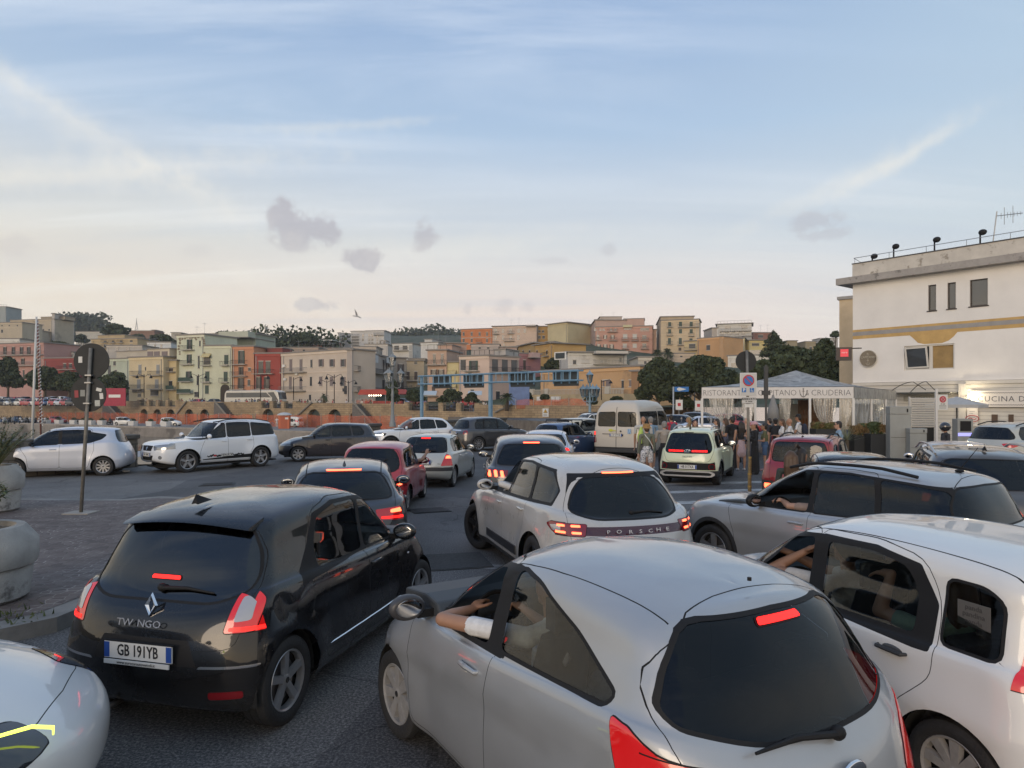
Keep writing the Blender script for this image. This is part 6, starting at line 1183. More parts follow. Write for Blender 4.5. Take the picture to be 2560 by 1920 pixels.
def gazebo():
 th=math.atan2(FD.y,FD.x); w=FD.to_2d().length; inv=Matrix.Rotation(-th,2); sv=inv@SV.to_2d(); c=[Vector((0,0)),Vector((w,0)),Vector((w,0))+sv,sv]
 pk=inv@(P(1990,1005,33.5).to_2d()-TA.to_2d()); zp=CH+(HY-927)/F*33.5; m=MB(); n=7; ring=[]
 for i in range(4):
  for k in range(n): p=c[i].lerp(c[(i+1)%4],k/n); ring.append(p)
 vs=[];M_=len(ring)
 for j in range(9):
  u=j/8
  for k,p in enumerate(ring):
   q=p.lerp(pk,u); sag=-.28*math.sin(PI*u)*(.5+.5*abs(math.sin(PI*(k%n)/n))) ; vs.append((q.x,q.y,TTz+.02+(zp-TTz)*(u**1.05)+sag))
 m.add(vs,[(j*M_+k,j*M_+(k+1)%M_,(j+1)*M_+(k+1)%M_,(j+1)*M_+k) for j in range(8) for k in range(M_)]); m.build('roof',ROOFC,gz,smooth=True)
 f=[]
 for i in range(4):
  a,b=c[i],c[(i+1)%4]; m=MB(); d=(b-a).normalized(); nn=Vector((d.y,-d.x))*.03; m.prism([tuple(a+nn),tuple(b+nn),tuple(b-nn),tuple(a-nn)],TFz,TTz,axis='Z'); f.append(m.build('fascia',CANV if i==0 else ROOFC,gz))
 LT=mat('slate_lettering',(.09,.09,.10),.6); h=(TTz-TFz)
 def ux(px): k=(px-CX)/F; u=(k*TA.y-TA.x)/(FD.normalized().x-k*FD.normalized().y); return u
 v4=lambda x:ux(1440+x*.30741)
 for s_,x0,x1 in (('RISTORANTE',1035,1368),('IL',1400,1440),('CAPITANO',1480,1790),('&',1868,1892),('CRUDERIA',1912,2232)):
  o=text(s_,h*.74,LT,f[0],(0,-.035,(TFz+TTz)/2-.01),(0,-1,0),depth=.002,bold=-.006); bw=max(v.co.x for v in o.data.vertices)-min(v.co.x for v in o.data.vertices); k=(v4(x1)-v4(x0))/bw
  for v in o.data.vertices: v.co.x*=k
  o.location.x=(v4(x0)+v4(x1))/2
 m=MB(); ax=v4(1847); anchor(m,ax,-.04,(TFz+TTz)/2-.02,h*.34); m.tube([(ax-h*.32,-.04,TTz-h*.25),(ax-h*.25,-.04,TFz+h*.3),(ax,-.04,TFz+h*.10),(ax+h*.25,-.04,TFz+h*.3),(ax+h*.32,-.04,TTz-h*.25)],.009,4); m.build('anchor_emblem',LT,f[0])
 for i,p in enumerate(c+[c[0].lerp(c[1],.36),c[0].lerp(c[1],.72),c[1].lerp(c[2],.35),c[1].lerp(c[2],.7)]):
  m=MB(); m.box((p.x,p.y,TFz/2),(.09,.09,TFz)); m.build('post',mat('white_post',(.62,.61,.59),.5),gz)
 random.seed(4)
 def curtain(a,b,z0,z1,amp,tie=None):
  m=MB(); n=26; d=(b-a); nn=Vector((d.y,-d.x)).normalized(); vs=[]; J=8
  for j in range(J+1):
   t=j/J; z=z1+(z0-z1)*t
   for k in range(n+1):
    u=k/n; q=u
    if tie is not None: g=math.exp(-((t-.62)/.25)**2)*.72 if t<1.1 else 0; q=u+(tie-u)*g
    p=a+d*q+nn*(amp*math.sin(k*2.1+.6*math.sin(j))*(.4+.6*t)); vs.append((p.x,p.y,z))
  m.add(vs,[(j*(n+1)+k,j*(n+1)+k+1,(j+1)*(n+1)+k+1,(j+1)*(n+1)+k) for j in range(J) for k in range(n)]); m.build('plastic_curtain',SHEER,gz,smooth=True,fix=False)
 A,B_,C_,D_=c
 curtain(A.lerp(B_,.05),A.lerp(B_,.22),.5,TFz,.05,.8); curtain(A.lerp(B_,.27),A.lerp(B_,.36),.3,TFz,.05,.3); curtain(A.lerp(B_,.52),A.lerp(B_,.60),.3,TFz,.06,.5); curtain(A.lerp(B_,.74),A.lerp(B_,.90),.4,TFz,.06,.6); curtain(A.lerp(B_,.91),B_,.4,TFz,.05,.2)
 curtain(B_,B_.lerp(C_,.33),.5,TFz,.06); curtain(B_.lerp(C_,.36),B_.lerp(C_,.68),.5,TFz,.06,.2); curtain(B_.lerp(C_,.70),C_,.5,TFz,.05); curtain(D_,D_.lerp(C_,.5),.2,TFz,.05,.4); curtain(A,D_.lerp(A,.5),.2,TFz,.06,.3)
 def inpt(u,v): p=c[0]+(c[1]-c[0])*u+sv*v; return p
 p=inpt(.50,.55); m=MB(); m.box((p.x,p.y,1.2),(1.5,.5,2.4)); s=m.build('bar_shelving',mat('warm_wood',(.22,.12,.06),.6,var=.2,scale=4),gz); m=MB(); random.seed(2)
 for k in range(26): x=p.x-.6+(k%9)*.15; z=.85+(k//9)*.42; m.cyl((x,p.y-.27,z+.1),.03,.2+.08*random.random(),6)
 m.build('bottles',mat('bottle_amber',(.25,.09,.03),.2,coat=1),s)
 for u,v,w_ in ((.30,.62,1.7),(.85,.75,1.3)):
  p=inpt(u,v); m=MB(); m.box((p.x,p.y,1.1),(w_,.1,2.2)); m.build('white_panel',mat('white_panel',(.55,.54,.5),.6),gz)
 p=inpt(.5,.5); m=MB(); m.box((p.x,p.y,.03),(5.8,9,.06)); m.build('deck',mat('deck_boards',(.16,.11,.08),.8,var=.2),gz)
gazebo()
def hedge(label,v,x0,x1,yt,ym,d,cols,seed=1,dep=.6):
 ox,oy,sc=VW[v]; a=P(ox+x0*sc,1005,d); w=(x1-x0)*sc/F*d; z1=CH+(HY-(oy+yt*sc))/F*d; z0=CH+(HY-(oy+ym*sc))/F*d; t=empty('trough_planter',(a.x,a.y,0),0,label,'planter','dark trough planters with hedges'); m=MB(); m.bx(0,w,0,dep,0,z0); m.build('trough',mat('anthracite_panel',(.022,.024,.026),.6),t,bevel=.01)
 random.seed(seed); m=MB()
 for k in range(2600):
  x=random.uniform(.02,w-.02); y=random.uniform(-.05,dep); z=z0+(z1-z0)*min(1,abs(random.random())**.7)*(.86+.14*math.sin(x*9+seed)); s_=random.uniform(.02,.045); n=Vector((random.gauss(0,1),random.gauss(0,1),random.gauss(0,1))).normalized(); a_=n.orthogonal().normalized()*s_; b_=n.cross(a_)*.6; q=Vector((x,y,z)); m.mi=int(noise.noise(Vector((x*3,y*3,z*3+seed)))>.05) if len(cols)>1 else 0; m.add([q-a_,q-b_,q+a_,q+b_],[(0,1,2,3)])
 m.build('hedge_leaves',cols,t,fix=False); return t
LG=mat('leaf_dull_green',(.06,.085,.03),.7); LB=mat('leaf_russet',(.20,.13,.055),.75); LY=mat('leaf_yellow_green',(.14,.14,.05),.7)
hedge('dark trough with a russet hedge beside the gazebo corner',5,342,440,1405,1478,27.5,[LB,LG],3); hedge('dark trough with a half russet half green hedge left of the grey cabinet',5,446,566,1395,1472,27.0,[LG,LB],5); hedge('dark trough with a yellowish hedge under the gazebo front',5,100,232,1396,1440,27.6,[LY,LB],6)
t=empty('agave_plant',G(2100,1150)+Vector((0,5,0)),0,'spiky grey green yucca between the hedges at the gazebo corner','plant'); t.location=P(2117,1005,27.2); t.location.z=0; m=MB(); random.seed(8)
for k in range(60):
 a=random.uniform(0,2*PI); e=random.uniform(.1,1.3); L_=random.uniform(.6,1.0); d=Vector((math.cos(a)*math.cos(e),math.sin(a)*math.cos(e),math.sin(e))); p0_=Vector((0,0,.75)); s_=d.cross(Vector((0,0,1))).normalized()*.025; m.add([p0_-s_,p0_+s_,p0_+d*L_-Vector((0,0,.12*math.cos(e)))],[(0,1,2)])
m.build('leaves',mat('yucca_leaf',(.16,.18,.11),.6),t,fix=False); m=MB(); m.cyl((0,0,.4),.09,.8,8); m.build('trunk',mat('bark',(.09,.07,.05),.9),t)
GC=mat('cabinet_grey',(.27,.28,.27),.55,var=.08,scale=2,stain=((.17,.17,.16),1.2,.62))
def cabinet(label,x0,x1,yt,yb,d,dep=.45):
 a=P(2000+x0*.39773,1005,d); w=(x1-x0)*.39773/F*d; z1=CH+(HY-(500+yt*.39773))/F*d; t=empty('electrical_cabinet',(a.x,a.y,0),R(-8),label,'cabinet','grey electrical cabinets'); m=MB(); m.bx(0,w,0,dep,.12,z1*.86); m.build('body',GC,t,bevel=.012); m=MB(); m.bx(-.01,w+.01,-.02,dep,z1*.865,z1); m.build('upper_box',GC,t,bevel=.012); m=MB(); m.bx(.02,w-.02,.02,dep-.02,0,.12); m.build('plinth',mat('concrete_plinth',(.26,.25,.23),.9),t); m=MB(); m.bx(w*.78,w*.84,-.04,-.02,z1*.90,z1*.96); m.bx(.03,w-.03,-.008,0,z1*.44,z1*.445); m.build('handle',BLK,t)
cabinet('tall grey electrical cabinet in front of the restaurant boards',567,690,1298,1640,26.5); cabinet('low grey meter cabinet right of the tall one',692,790,1436,1600,26.0,.4)
m=MB(); a=P(2000+690*.39773,1005,32.5); w=(850-690)*.39773/F*32.5
for k in range(13): z=1.15+k*.108; m.box((w/2,0,z),(w,.03,.085),rx=.5)
m.bx(-.04,0,-.05,.05,0,2.55); m.bx(w,w+.08,-.05,.05,0,2.75); m.build('louvred_screen',mat('white_louvre',(.62,.60,.56),.5),loc=(a.x,a.y,0),label='white louvred screen behind the grey cabinets',cat='screen')
def parasol(label,px,yt,ye,d,r,col,closed=False):
 a=P(px,1005,d); zt=CH+(HY-yt)/F*d; ze=CH+(HY-ye)/F*d; t=empty('parasol',(a.x,a.y,0),0,label,'parasol'); m=MB(); m.cyl((0,0,zt/2),.03,zt,8); m.build('pole',mat('parasol_pole',(.07,.07,.07),.5),t); m=MB()
 if closed: m.smooth=True; m.lathe([(.03,zt),(.10,zt-.25),(.20,ze+.4),(.24,ze),(.18,ze-.02)],n=14)
 else: m.lathe([(.02,zt),(r*.5,zt-(zt-ze)*.35),(r,ze+.16),(r,ze)],n=4)
 m.build('canopy',mat(col[0],col[1],.8,var=.06),t); return t
parasol('closed grey parasol standing before the gazebo curtains',1440+1603*.30741,740+803*.30741,740+1000*.30741,27.6,.3,('parasol_grey',(.22,.22,.22)),True); parasol('open pale grey parasol by the restaurant door',2000+985*.39773,500+1236*.39773,500+1306*.39773,33.5,1.55,('parasol_pale',(.42,.42,.41)))
# ---------- signs
def disc(m,x,y,z,r,th=.02,n=36): m.cyl((x,y,z),r,th,n,axis='Y')
SGB=mat('sign_back_grey',(.022,.024,.025),.7,0,var=.15,scale=5); POLE=mat('weathered_pole',(.20,.19,.17),.6,.4,var=.3,scale=7); PAPW=mat('sticker_white',(.6,.6,.58),.6)
g1=P(202.5,1278.7,13.35); t=empty('traffic_sign',(g1.x,g1.y,KZ),0,'two round road signs seen from behind on a leaning pole, covered in stickers','sign'); top=P(227,866,13.35)-g1
pv=lambda z:Vector((top.x*z/top.z,0,z)); m=MB(); m.smooth=True; m.tube([(0,0,0),pv(top.z)],.033,12); m.build('pole',POLE,t)
m=MB(); m.box((0,0,.01),(.5,.4,.02)); m.build('base_patch',mat('cement_patch',(.30,.28,.25),.9),t)
def atz(py): return (1278.7-py)/F*13.35
z1,z2=atz(898),atz(981); p1_,p2_=pv(z1),pv(z2); m=MB(); disc(m,p1_.x+.0,.05,z1,.345); s1=m.build('sign_plate',SGB,t,smooth=True); m=MB(); disc(m,p2_.x-.02,.05,z2,.345); s2=m.build('sign_plate',SGB,t,smooth=True)
def sticker(par,x,z,w,h,ry,col,nm='sticker'): m=MB(); m.box((0,0,0),(w,.004,h)); o=m.build(nm,col,par,loc=(x,.037,z)); o.rotation_euler=(0,ry,0)
cs=lambda x,y:((x*.28933-227)/F*13.35+top.x,atz(740+y*.28933))
for (x,y,w,h,r_,c) in ((684,535,.075,.12,.0,PAPW),(650,832,.075,.14,-.05,mat('sticker_red',(.28,.04,.05),.6)),(704,825,.09,.125,.0,mat('sticker_grey',(.24,.25,.24),.6)),(845,795,.105,.065,.25,PAPW),(866,850,.07,.115,-.1,PAPW),(832,912,.10,.115,-.03,mat('sticker_print',(.42,.44,.42),.6,var=.4,scale=60))):
 X,Z=cs(x,y); sticker(s1 if y<700 else s2,X,Z,w,h,r_,c)
m=MB()
for z in (z1-.28,z2+.22,z2-.18): p=pv(z); m.box((p.x,.0,z),(.12,.09,.025))
m.build('clamp',GALV,t)
d=16.8; g2=P(1874,1005,d); t=empty('traffic_sign',(g2.x,g2.y,0),0,'no parking sign board with small blue panels on a grey pole','sign'); zz=lambda py:CH+(HY-py)/F*d; xx=lambda px:(px-1874)/F*d
m=MB(); m.smooth=True; ptop=zz(740+440*.30741); m.tube([(xx(1867),0,ptop),(0,0,0)],.034,12); m.build('pole',POLE,t); m=MB(); m.tube([(0,0,0.02),(0,0,.95)],.045,12); m.build('yellow_sleeve',mat('worn_yellow_brown',(.20,.14,.06),.7,var=.4,scale=10),t)
m=MB(); disc(m,xx(1440+1387*.30741),.05,zz(740+530*.30741),.25); m.build('sign_plate',SGB,t,smooth=True)
x0,x1=xx(1440+1326*.30741),xx(1440+1463*.30741); z0,z1=zz(740+812*.30741),zz(740+625*.30741); m=MB(); m.bx(x0,x1,-.07,-.05,z0,z1); sb=m.build('sign_board',mat('sign_white_sheet',(.60,.60,.58),.5),t,bevel=.008); m=MB(); m.bx(x0+.02,x1-.02,-.074,-.071,z0+.02,z1-.02); m.build('board_face',mat('sign_grey_white',(.50,.50,.49),.5),sb)
cx=(x0+x1)/2; cz=zz(740+688*.30741); m=MB(); disc(m,cx,-.080,cz,.138,.006); m.build('red_ring',mat('sign_red',(.45,.04,.05),.5),sb); m=MB(); disc(m,cx,-.086,cz,.105,.006); m.build('blue_disc',mat('sign_blue',(.03,.16,.45),.5),sb); m=MB(); m.box((cx,-.092,cz),(.235,.004,.024),ry=R(45)); m.build('red_bar',mat('sign_red',(.45,.04,.05),.5),sb)
for k,(px,ch) in enumerate(((1358,'P'),(1422,'w'))):
 m=MB(); u=xx(1440+px*.30741); v=zz(740+766*.30741); m.box((u,-.078,v),(.105,.005,.105)); q=m.build('blue_panel',mat('sign_blue',(.03,.16,.45),.5),sb,bevel=.004)
 if ch=='P': text('P',.11,PLW,q,(u,-.082,v),(0,-1,0),depth=.001,bold=.003)
 else:
  m=MB(); m.ell((u-.01,-.083,v+.035),(.010,.003,.010),8,5); m.tube([(u-.01,-.083,v+.02),(u-.008,-.083,v-.01),(u+.02,-.083,v-.012),(u+.03,-.083,v-.035)],.005,4); m.tube([(u-.002+.024*math.cos(a),-.083,v-.018+.024*math.sin(a)) for a in np.linspace(2.2,6.0,10)],.004,4); m.build('wheelchair_symbol',PLW,q)
zb0,zb1=zz(740+872*.30741),zz(740+822*.30741); m=MB(); m.bx(x0+.06,x1-.03,-.07,-.05,zb0,zb1); q=m.build('lower_panel',mat('sign_grey_white',(.50,.50,.49),.5),t); text('RISERVATO',.072,INK,q,(cx+.015,-.072,zb1-.05),(0,-1,0),depth=.001,bold=.002); text('N. 343/B',.045,INK,q,(cx+.01,-.072,zb0+.04),(0,-1,0),depth=.001,bold=.001); m=MB(); m.bx(cx-.09,cx+.12,-.06,-.045,zb0-.10,zb0-.02); m.build('taped_paper',PAPW,t)
m=MB()
for z in (.95,.55,.25): m.cyl((0,0,z),.048,.04,10)
m.build('clamp',mat('worn_yellow',(.35,.22,.05),.6),t)
p=P(1440+1545*.30741,1005,24); m=MB(); z=CH+(HY-(740+560*.30741))/F*24; m.cyl((0,0,z/2),.04,z,8); m.bx(-.13,.13,-.07,.07,CH+(HY-(740+805*.30741))/F*24,CH+(HY-(740+770*.30741))/F*24); m.bx(-.06,.06,-.05,.05,z-1.2,z-.05); m.build('camera_pole',mat('dark_pole',(.05,.05,.05),.6),loc=(p.x,p.y,0),label='slim dark pole with small boxes in front of the gazebo fascia',cat='pole')
d=60; p=P(1440+792*.30741,1005,d); t=empty('direction_sign',(p.x,p.y,0),0,'blue sign with a white arrow on a pale post before the dark trees','sign'); z1=CH+(HY-(740+738*.30741))/F*d; z0=CH+(HY-(740+778*.30741))/F*d; w=124*.30741/F*d
m=MB(); m.cyl((0,0,z1/2),.07,z1,8); m.build('post',mat('pale_blue_grey_post',(.35,.40,.45),.5),t); m=MB(); m.bx(.1,w,-.05,.05,z0,z1); q=m.build('sign_plate',mat('sign_blue',(.03,.16,.45),.5),t); m=MB(); zm=(z0+z1)/2; h=(z1-z0)*.2; m.prism([(.3,zm-h),(w-.9,zm-h),(w-.9,zm-h*2),(w-.2,zm),(w-.9,zm+h*2),(w-.9,zm+h),(.3,zm+h)],-.07,-.05); m.build('arrow',PLW,q)
for k,(x,y,lb) in enumerate(((838,885,'left of the two small white road signs by the trees'),(995,892,'right of the two small white road signs by the trees'))):
 p=P(1440+x*.30741,1005,55); z=CH+(HY-(740+y*.30741))/F*55; m=MB(); m.cyl((0,0,z/2),.03,z,6); m.mi=1; m.bx(-.28,.28,-.06,-.03,z-.4,z+.4); m.mi=2; m.bx(-.12,.12,-.065,-.06,z-.1,z+.15); m.build('road_sign',[GALV,PLW,mat('sign_red',(.45,.04,.05),.5)],loc=(p.x,p.y,0),label=lb,cat='sign')
d=29.5; p=P(2000+858*.39773,1005,d); t=empty('notice_sign',(p.x,p.y,0),0,'white notice with a red roundel on a pale post by the restaurant door','sign'); zq=lambda y:CH+(HY-(500+y*.39773))/F*d; m=MB(); m.cyl((0,0,zq(1185)/2),.05,zq(1185),8); m.build('post',mat('white_post',(.62,.61,.59),.5),t); w=62*.39773/F*d
m=MB(); m.bx(.04,.04+w,-.03,0,zq(1318),zq(1223)); q=m.build('sign_board',mat('sign_white_sheet',(.6,.6,.58),.5),t); m=MB(); disc(m,.04+w/2,-.035,zq(1253),.14,.01); m.build('red_disc',mat('sign_red',(.45,.04,.05),.5),q); m=MB(); disc(m,.04+w/2,-.045,zq(1253),.095,.01); m.build('pale_disc',mat('sign_pink',(.5,.25,.28),.5),q); m=MB()
for a in (45,135): m.box((.04+w/2,-.055,zq(1253)),(.22,.005,.025),ry=R(a))
m.build('red_cross',mat('sign_red',(.45,.04,.05),.5),q); text('0-24',.10,INK,q,(.04+w/2,-.035,zq(1283)),(0,-1,0),depth=.001); m=MB()
for k in range(3): m.bx(.1,w-.02,-.034,-.03,zq(1293+k*8),zq(1291+k*8))
m.build('small_print',INK,q)
p=P(2000+1022*.39773,1005,31); m=MB(); m.bx(-.35,.35,-.2,.2,.0,1.55); m.mi=1; m.bx(-.24,.24,-.23,-.2,1.0,1.45); m.mi=2; m.bx(-.34,.34,-.22,-.2,.78,.92); m.build('ticket_machine',[GC,BLK,mat('violet_glow',(.3,.3,.8),.4,emit=((.35,.35,1),.8))],loc=(p.x,p.y,0),label='grey ticket machine with a violet lit strip under the open parasol',cat='machine',bevel=.02)
w=wall_pt(1000+1260*.28933,.05); d=w.y; t=empty('warning_sign',(w.x,w.y,CH+(HY-(760+975*.28933))/F*d),math.atan2(WD.y,WD.x),'white notice with a yellow warning triangle on the stone wall','sign'); s=52*.28933/F*d*1.1; h=72*.28933/F*d
m=MB(); m.bx(-s/2,s/2,-.06,0,0,h); q=m.build('board',PLW,t); m=MB(); m.prism([(-s*.36,h*.48),(s*.36,h*.48),(0,h*.93)],-.08,-.06); q2=m.build('triangle_edge',INK,q); m=MB(); m.prism([(-s*.27,h*.53),(s*.27,h*.53),(0,h*.86)],-.10,-.08); m.build('yellow_triangle',mat('warning_yellow',(.7,.42,.03),.5),q); m=MB(); m.bx(-.03,.03,-.115,-.1,h*.56,h*.74)
for k in range(3): m.bx(-s*.36,s*.3,-.066,-.06,h*(.1+.1*k),h*(.13+.1*k))
m.build('warning_print',INK,q)
# ---------- lamp posts, gantry
LGR=mat('lamp_grey_paint',(.20,.22,.23),.55,var=.1); LBL=mat('lamp_blue_paint',(.20,.30,.38),.55,var=.12); LGL=glass('lantern_glass',(.62,.62,.60),.12)
def lantern(par,x,y,z,s,m_):
 q=MB(); n=6; q.lathe([(s*.30,z),(s*.55,z+s*1.15)],c=(x,y,0),n=n); g=q.build('lantern_glass',LGL,par,fix=False); q=MB()
 q.lathe([(s*.10,z-s*.25),(s*.34,z-s*.02),(s*.30,z+.01)],c=(x,y,0),n=n); q.lathe([(s*.62,z+s*1.13),(s*.60,z+s*1.2),(s*.30,z+s*1.5),(s*.14,z+s*1.62),(s*.12,z+s*1.75),(.01,z+s*1.95)],c=(x,y,0),n=n)
 for k in range(n): a=2*PI*k/n; q.tube([(x+s*.30*math.cos(a),y+s*.30*math.sin(a),z),(x+s*.55*math.cos(a),y+s*.55*math.sin(a),z+s*1.15)],s*.03,4)
 q.build('lantern',m_,par,fix=False)
def lamppost(label,px,ytop,d,m_,n2=2,s=.62):
 p=P(px,1005,d); H=CH+(HY-ytop)/F*d; t=empty('street_lamp',(p.x,p.y,0),0,label,'street lamp','ornate harbour street lamps'); q=MB(); hc=H-s*2.0
 q.lathe([(.30,0),(.30,.35),(.22,.5),(.20,1.0),(.15,1.1),(.13,hc*.5),(.16,hc*.52),(.11,hc*.55),(.09,hc-.6),(.14,hc-.5),(.07,hc)],n=12); q.build('column',m_,t,smooth=True); lantern(t,0,0,hc,s,m_)
 q=MB(); q.smooth=True; arms=[]
 for k in range(n2+ (0 if n2<3 else 0)):
  a=2*PI*k/n2+.3; ex,ey=math.cos(a)*s*1.15,math.sin(a)*s*1.15; q.tube([(0,0,hc-1.9),(ex*.6,ey*.6,hc-2.1),(ex,ey,hc-1.95),(ex,ey,hc-s*2.0-.35)],.04,6); arms.append((ex,ey))
 q.build('scroll_arms',m_,t)
 for ex,ey in arms: lantern(t,ex,ey,hc-s*2.25,s,m_)
lamppost('grey ornate lamp post with stacked lanterns left of the gantry',420+1940*.28933,760+410*.28933,64,LGR,3,.66); lamppost('blue grey ornate lamp post with lanterns at the gantry end',1000+1640*.28933,760+565*.28933,72,LBL,4,.66); lamppost('grey lamp post with three lanterns before the dark trees',1440+965*.30741,740+668*.30741,98,LGR,2,.62)
GB=mat('gantry_blue',(.17,.30,.42),.5,.1,var=.15,scale=1.5); GDK=mat('sign_rear_dark',(.035,.045,.05),.6)
def gantry():
 v=lambda x,y,d:P(1000+x*.28933,760+y*.28933,d); a=v(180,612,86); b=v(1560,592,70); fx=Fac(a,b); t=empty('sign_gantry',(fx.a.x,fx.a.y,0),fx.yaw,'pale blue steel gantry with dark sign panels seen from behind','gantry'); at=lambda x,y:fx.at(1000+x*.28933,760+y*.28933)
 zt=at(700,606)[1]; zb=at(700,680)[1]; m=MB()
 for x,w in ((188,.32),(782,.36)): u=at(x,0)[0]; m.box((u,0,(zt+.1)/2),(w,w,zt+.1)); 
 m.build('upright',GB,t,bevel=.02); m=MB(); u0=at(180,0)[0]; u1=at(1560,0)[0]
 for y in (-.45,.45):
  for z in (zt,zb): m.tube([(u0,y,z),(u1,y,z)],.09,6)
 n=26
 for k in range(n+1): u=u0+(u1-u0)*k/n; m.tube([(u,-.45,zt),(u,-.45,zb)],.05,5); m.tube([(u,-.45,zt),(u,.45,zt)],.05,5)
 m.build('truss',GB,t)
 for (xa,xb) in ((265,415),(530,695),(930,1135),(1305,1515)):
  a_=at(xa,0)[0]; b_=at(xb,0)[0]; m=MB(); m.bx(a_,b_,.5,.62,zb-.55,zt-.05); q=m.build('sign_panel',GDK,t); m=MB()
  for k in range(4): u=a_+(b_-a_)*k/3; m.bx(u-.06,u+.06,.36,.49,zb-.3,zt+.0)
  for z in (zt+.0,zb): m.bx(a_-.2,b_+.2,.30,.36,z-.08,z+.08)
  m.build('panel_bracket',GB,q)
 m=MB(); u=at(1388,0)[0]; m.bx(u-.04,u+.04,-.04,.04,zt,zt+1.2); m.mi=1; m.bx(u-.75,u+.75,-.1,.0,zt+1.2,zt+2.0); m.mi=2; m.bx(u-.6,u+.6,-.12,-.1,zt+1.3,zt+1.9); m.build('solar_panel',[GALV,PLW,GDK],t)
gantry()
def promlamp(v,x,yt,yb,d,arms,label):
 ox,oy,sc=VW[v]; p=P(ox+x*sc,oy+yb*sc,d); H=(yb-yt)*sc/F*d; t=empty('promenade_lamp',p,0,label,'street lamp','black promenade lamps'); m=MB(); m.smooth=True; m.cyl((0,0,H*.48),.07,H*.96,6); m.build('post',BLK,t); m=MB(); 
 for s in arms: m.tube([(0,0,H*.86),(s*.6,0,H*.93),(s*1.2,0,H*.98),(s*1.35,0,H*.9)],.045,5); m.lathe([(.05,H*.92),(.16,H*.88),(.34,H*.80)],c=(s*1.35,0,0),n=8)
 m.build('lamp_arms',BLK,t)
for i,(v,x,yt,yb,d,ar,lb) in enumerate(((1,1245,668,880,136,(-1,1),'twin arm black lamp before the cream house'),(1,1715,668,880,130,(-1,1),'twin arm black lamp before the pale green house'),(2,1085,625,830,124,(1,),'single arm black lamp before the long beige block'),(2,1437,600,860,120,(-1,1),'tallest twin arm black lamp before the long beige block'),(2,1372,650,850,128,(-1,1),'twin arm black lamp beside the tallest one'),(2,1560,655,850,127,(-1,1),'twin arm black lamp at the corner of the beige block'),(2,800,600,840,127,(1,),'black lamp in front of the red house'),(3,1740,650,830,100,(1,),'black lamp before the peeling orange building'))): promlamp(v,x,yt,yb,d,ar,lb)
# ---------- masts and boats in the harbour
a=P(268*.28933,740+1140*.28933,44); b=P(315*.28933,740+178*.28933,44); m=MB(); m.smooth=True; m.tube([(0,0,-2.5),tuple(b-a)],[.09,.055],8); q=tuple(b-a); m.tube([(q[0]*.7-.0,0,q[2]*.72),(q[0]*.7+.25,0,q[2]*.715)],.02,5); m.build('boat_mast',mat('mast_white',(.55,.55,.53),.5),loc=tuple(a),label='tall white boat mast at the left edge behind the silver hatchback',cat='mast')
a=P(358*.28933,740+1120*.28933,52); b=P(322*.28933,740+210*.28933,52); t=empty('rope_wound_mast',a,0,'thin mast wound with a red and white spiral at the left','mast'); m=MB(); m.smooth=True; e=b-a; m.tube([(0,0,-2),tuple(e)],.06,7); m.build('mast',mat('rust_red_mast',(.16,.06,.05),.7),t); m=MB(); m.tube([(e.x*k/220+.075*math.cos(k*.9),.075*math.sin(k*.9),e.z*k/220) for k in range(220)],.03,4); m.build('white_spiral',PLW,t)
def boat(x,y,rz,L,label,cov):
 t=empty('moored_boat',(x,y,-3.35),rz,label,'boat','boats moored inside the quay'); m=MB(); m.smooth=True; n=9; vs=[]
 for i in range(n):
  u=i/(n-1); w=L*.17*(1-(u**3))+.05; h=.85+.35*u*u
  vs+=[(L*(u-.5),-w,h),(L*(u-.5),-w*.8,.2),(L*(u-.5),0,-.1),(L*(u-.5),w*.8,.2),(L*(u-.5),w,h)]
 m.add(vs,[(5*i+k,5*i+k+1,5*i+k+6,5*i+k+5) for i in range(n-1) for k in range(4)]+[(0,1,2,3,4)]); m.build('hull',mat('hull_white',(.55,.55,.54),.35),t,smooth=True); m=MB(); m.smooth=True; vs=[]
 for i in range(n-1):
  u=i/(n-1); w=L*.165*(1-(u**3)); z=.95+.35*math.sin(PI*u)
  vs+=[(L*(u-.5),-w,.86+.3*u*u),(L*(u-.5),-w*.5,z),(L*(u-.5),0,z+.12),(L*(u-.5),w*.5,z),(L*(u-.5),w,.86+.3*u*u)]
 m.add(vs,[(5*i+k,5*i+k+1,5*i+k+6,5*i+k+5) for i in range(n-2) for k in range(4)]); m.build('cover',cov,t,smooth=True)
NAV=mat('navy_canvas',(.02,.03,.09),.8); GYC=mat('grey_canvas',(.30,.31,.33),.8)
boat(-29.5,41,.2,7.5,'boat under a navy cover beyond the silver hatchback bonnet',NAV); boat(-25.2,34,-.1,5.5,'smaller boat with a pale rim nearer the parapet at the left',NAV); boat(-22.2,44,2.4,6,'grey covered boat glimpsed behind the parapet gap',GYC); boat(-19.5,38,2.2,5,'white boat in the gap before the off roader bonnet',mat('hull_white',(.55,.55,.54),.35)); boat(-31,62,.3,8,'far boat with a grey cover in the basin',GYC)
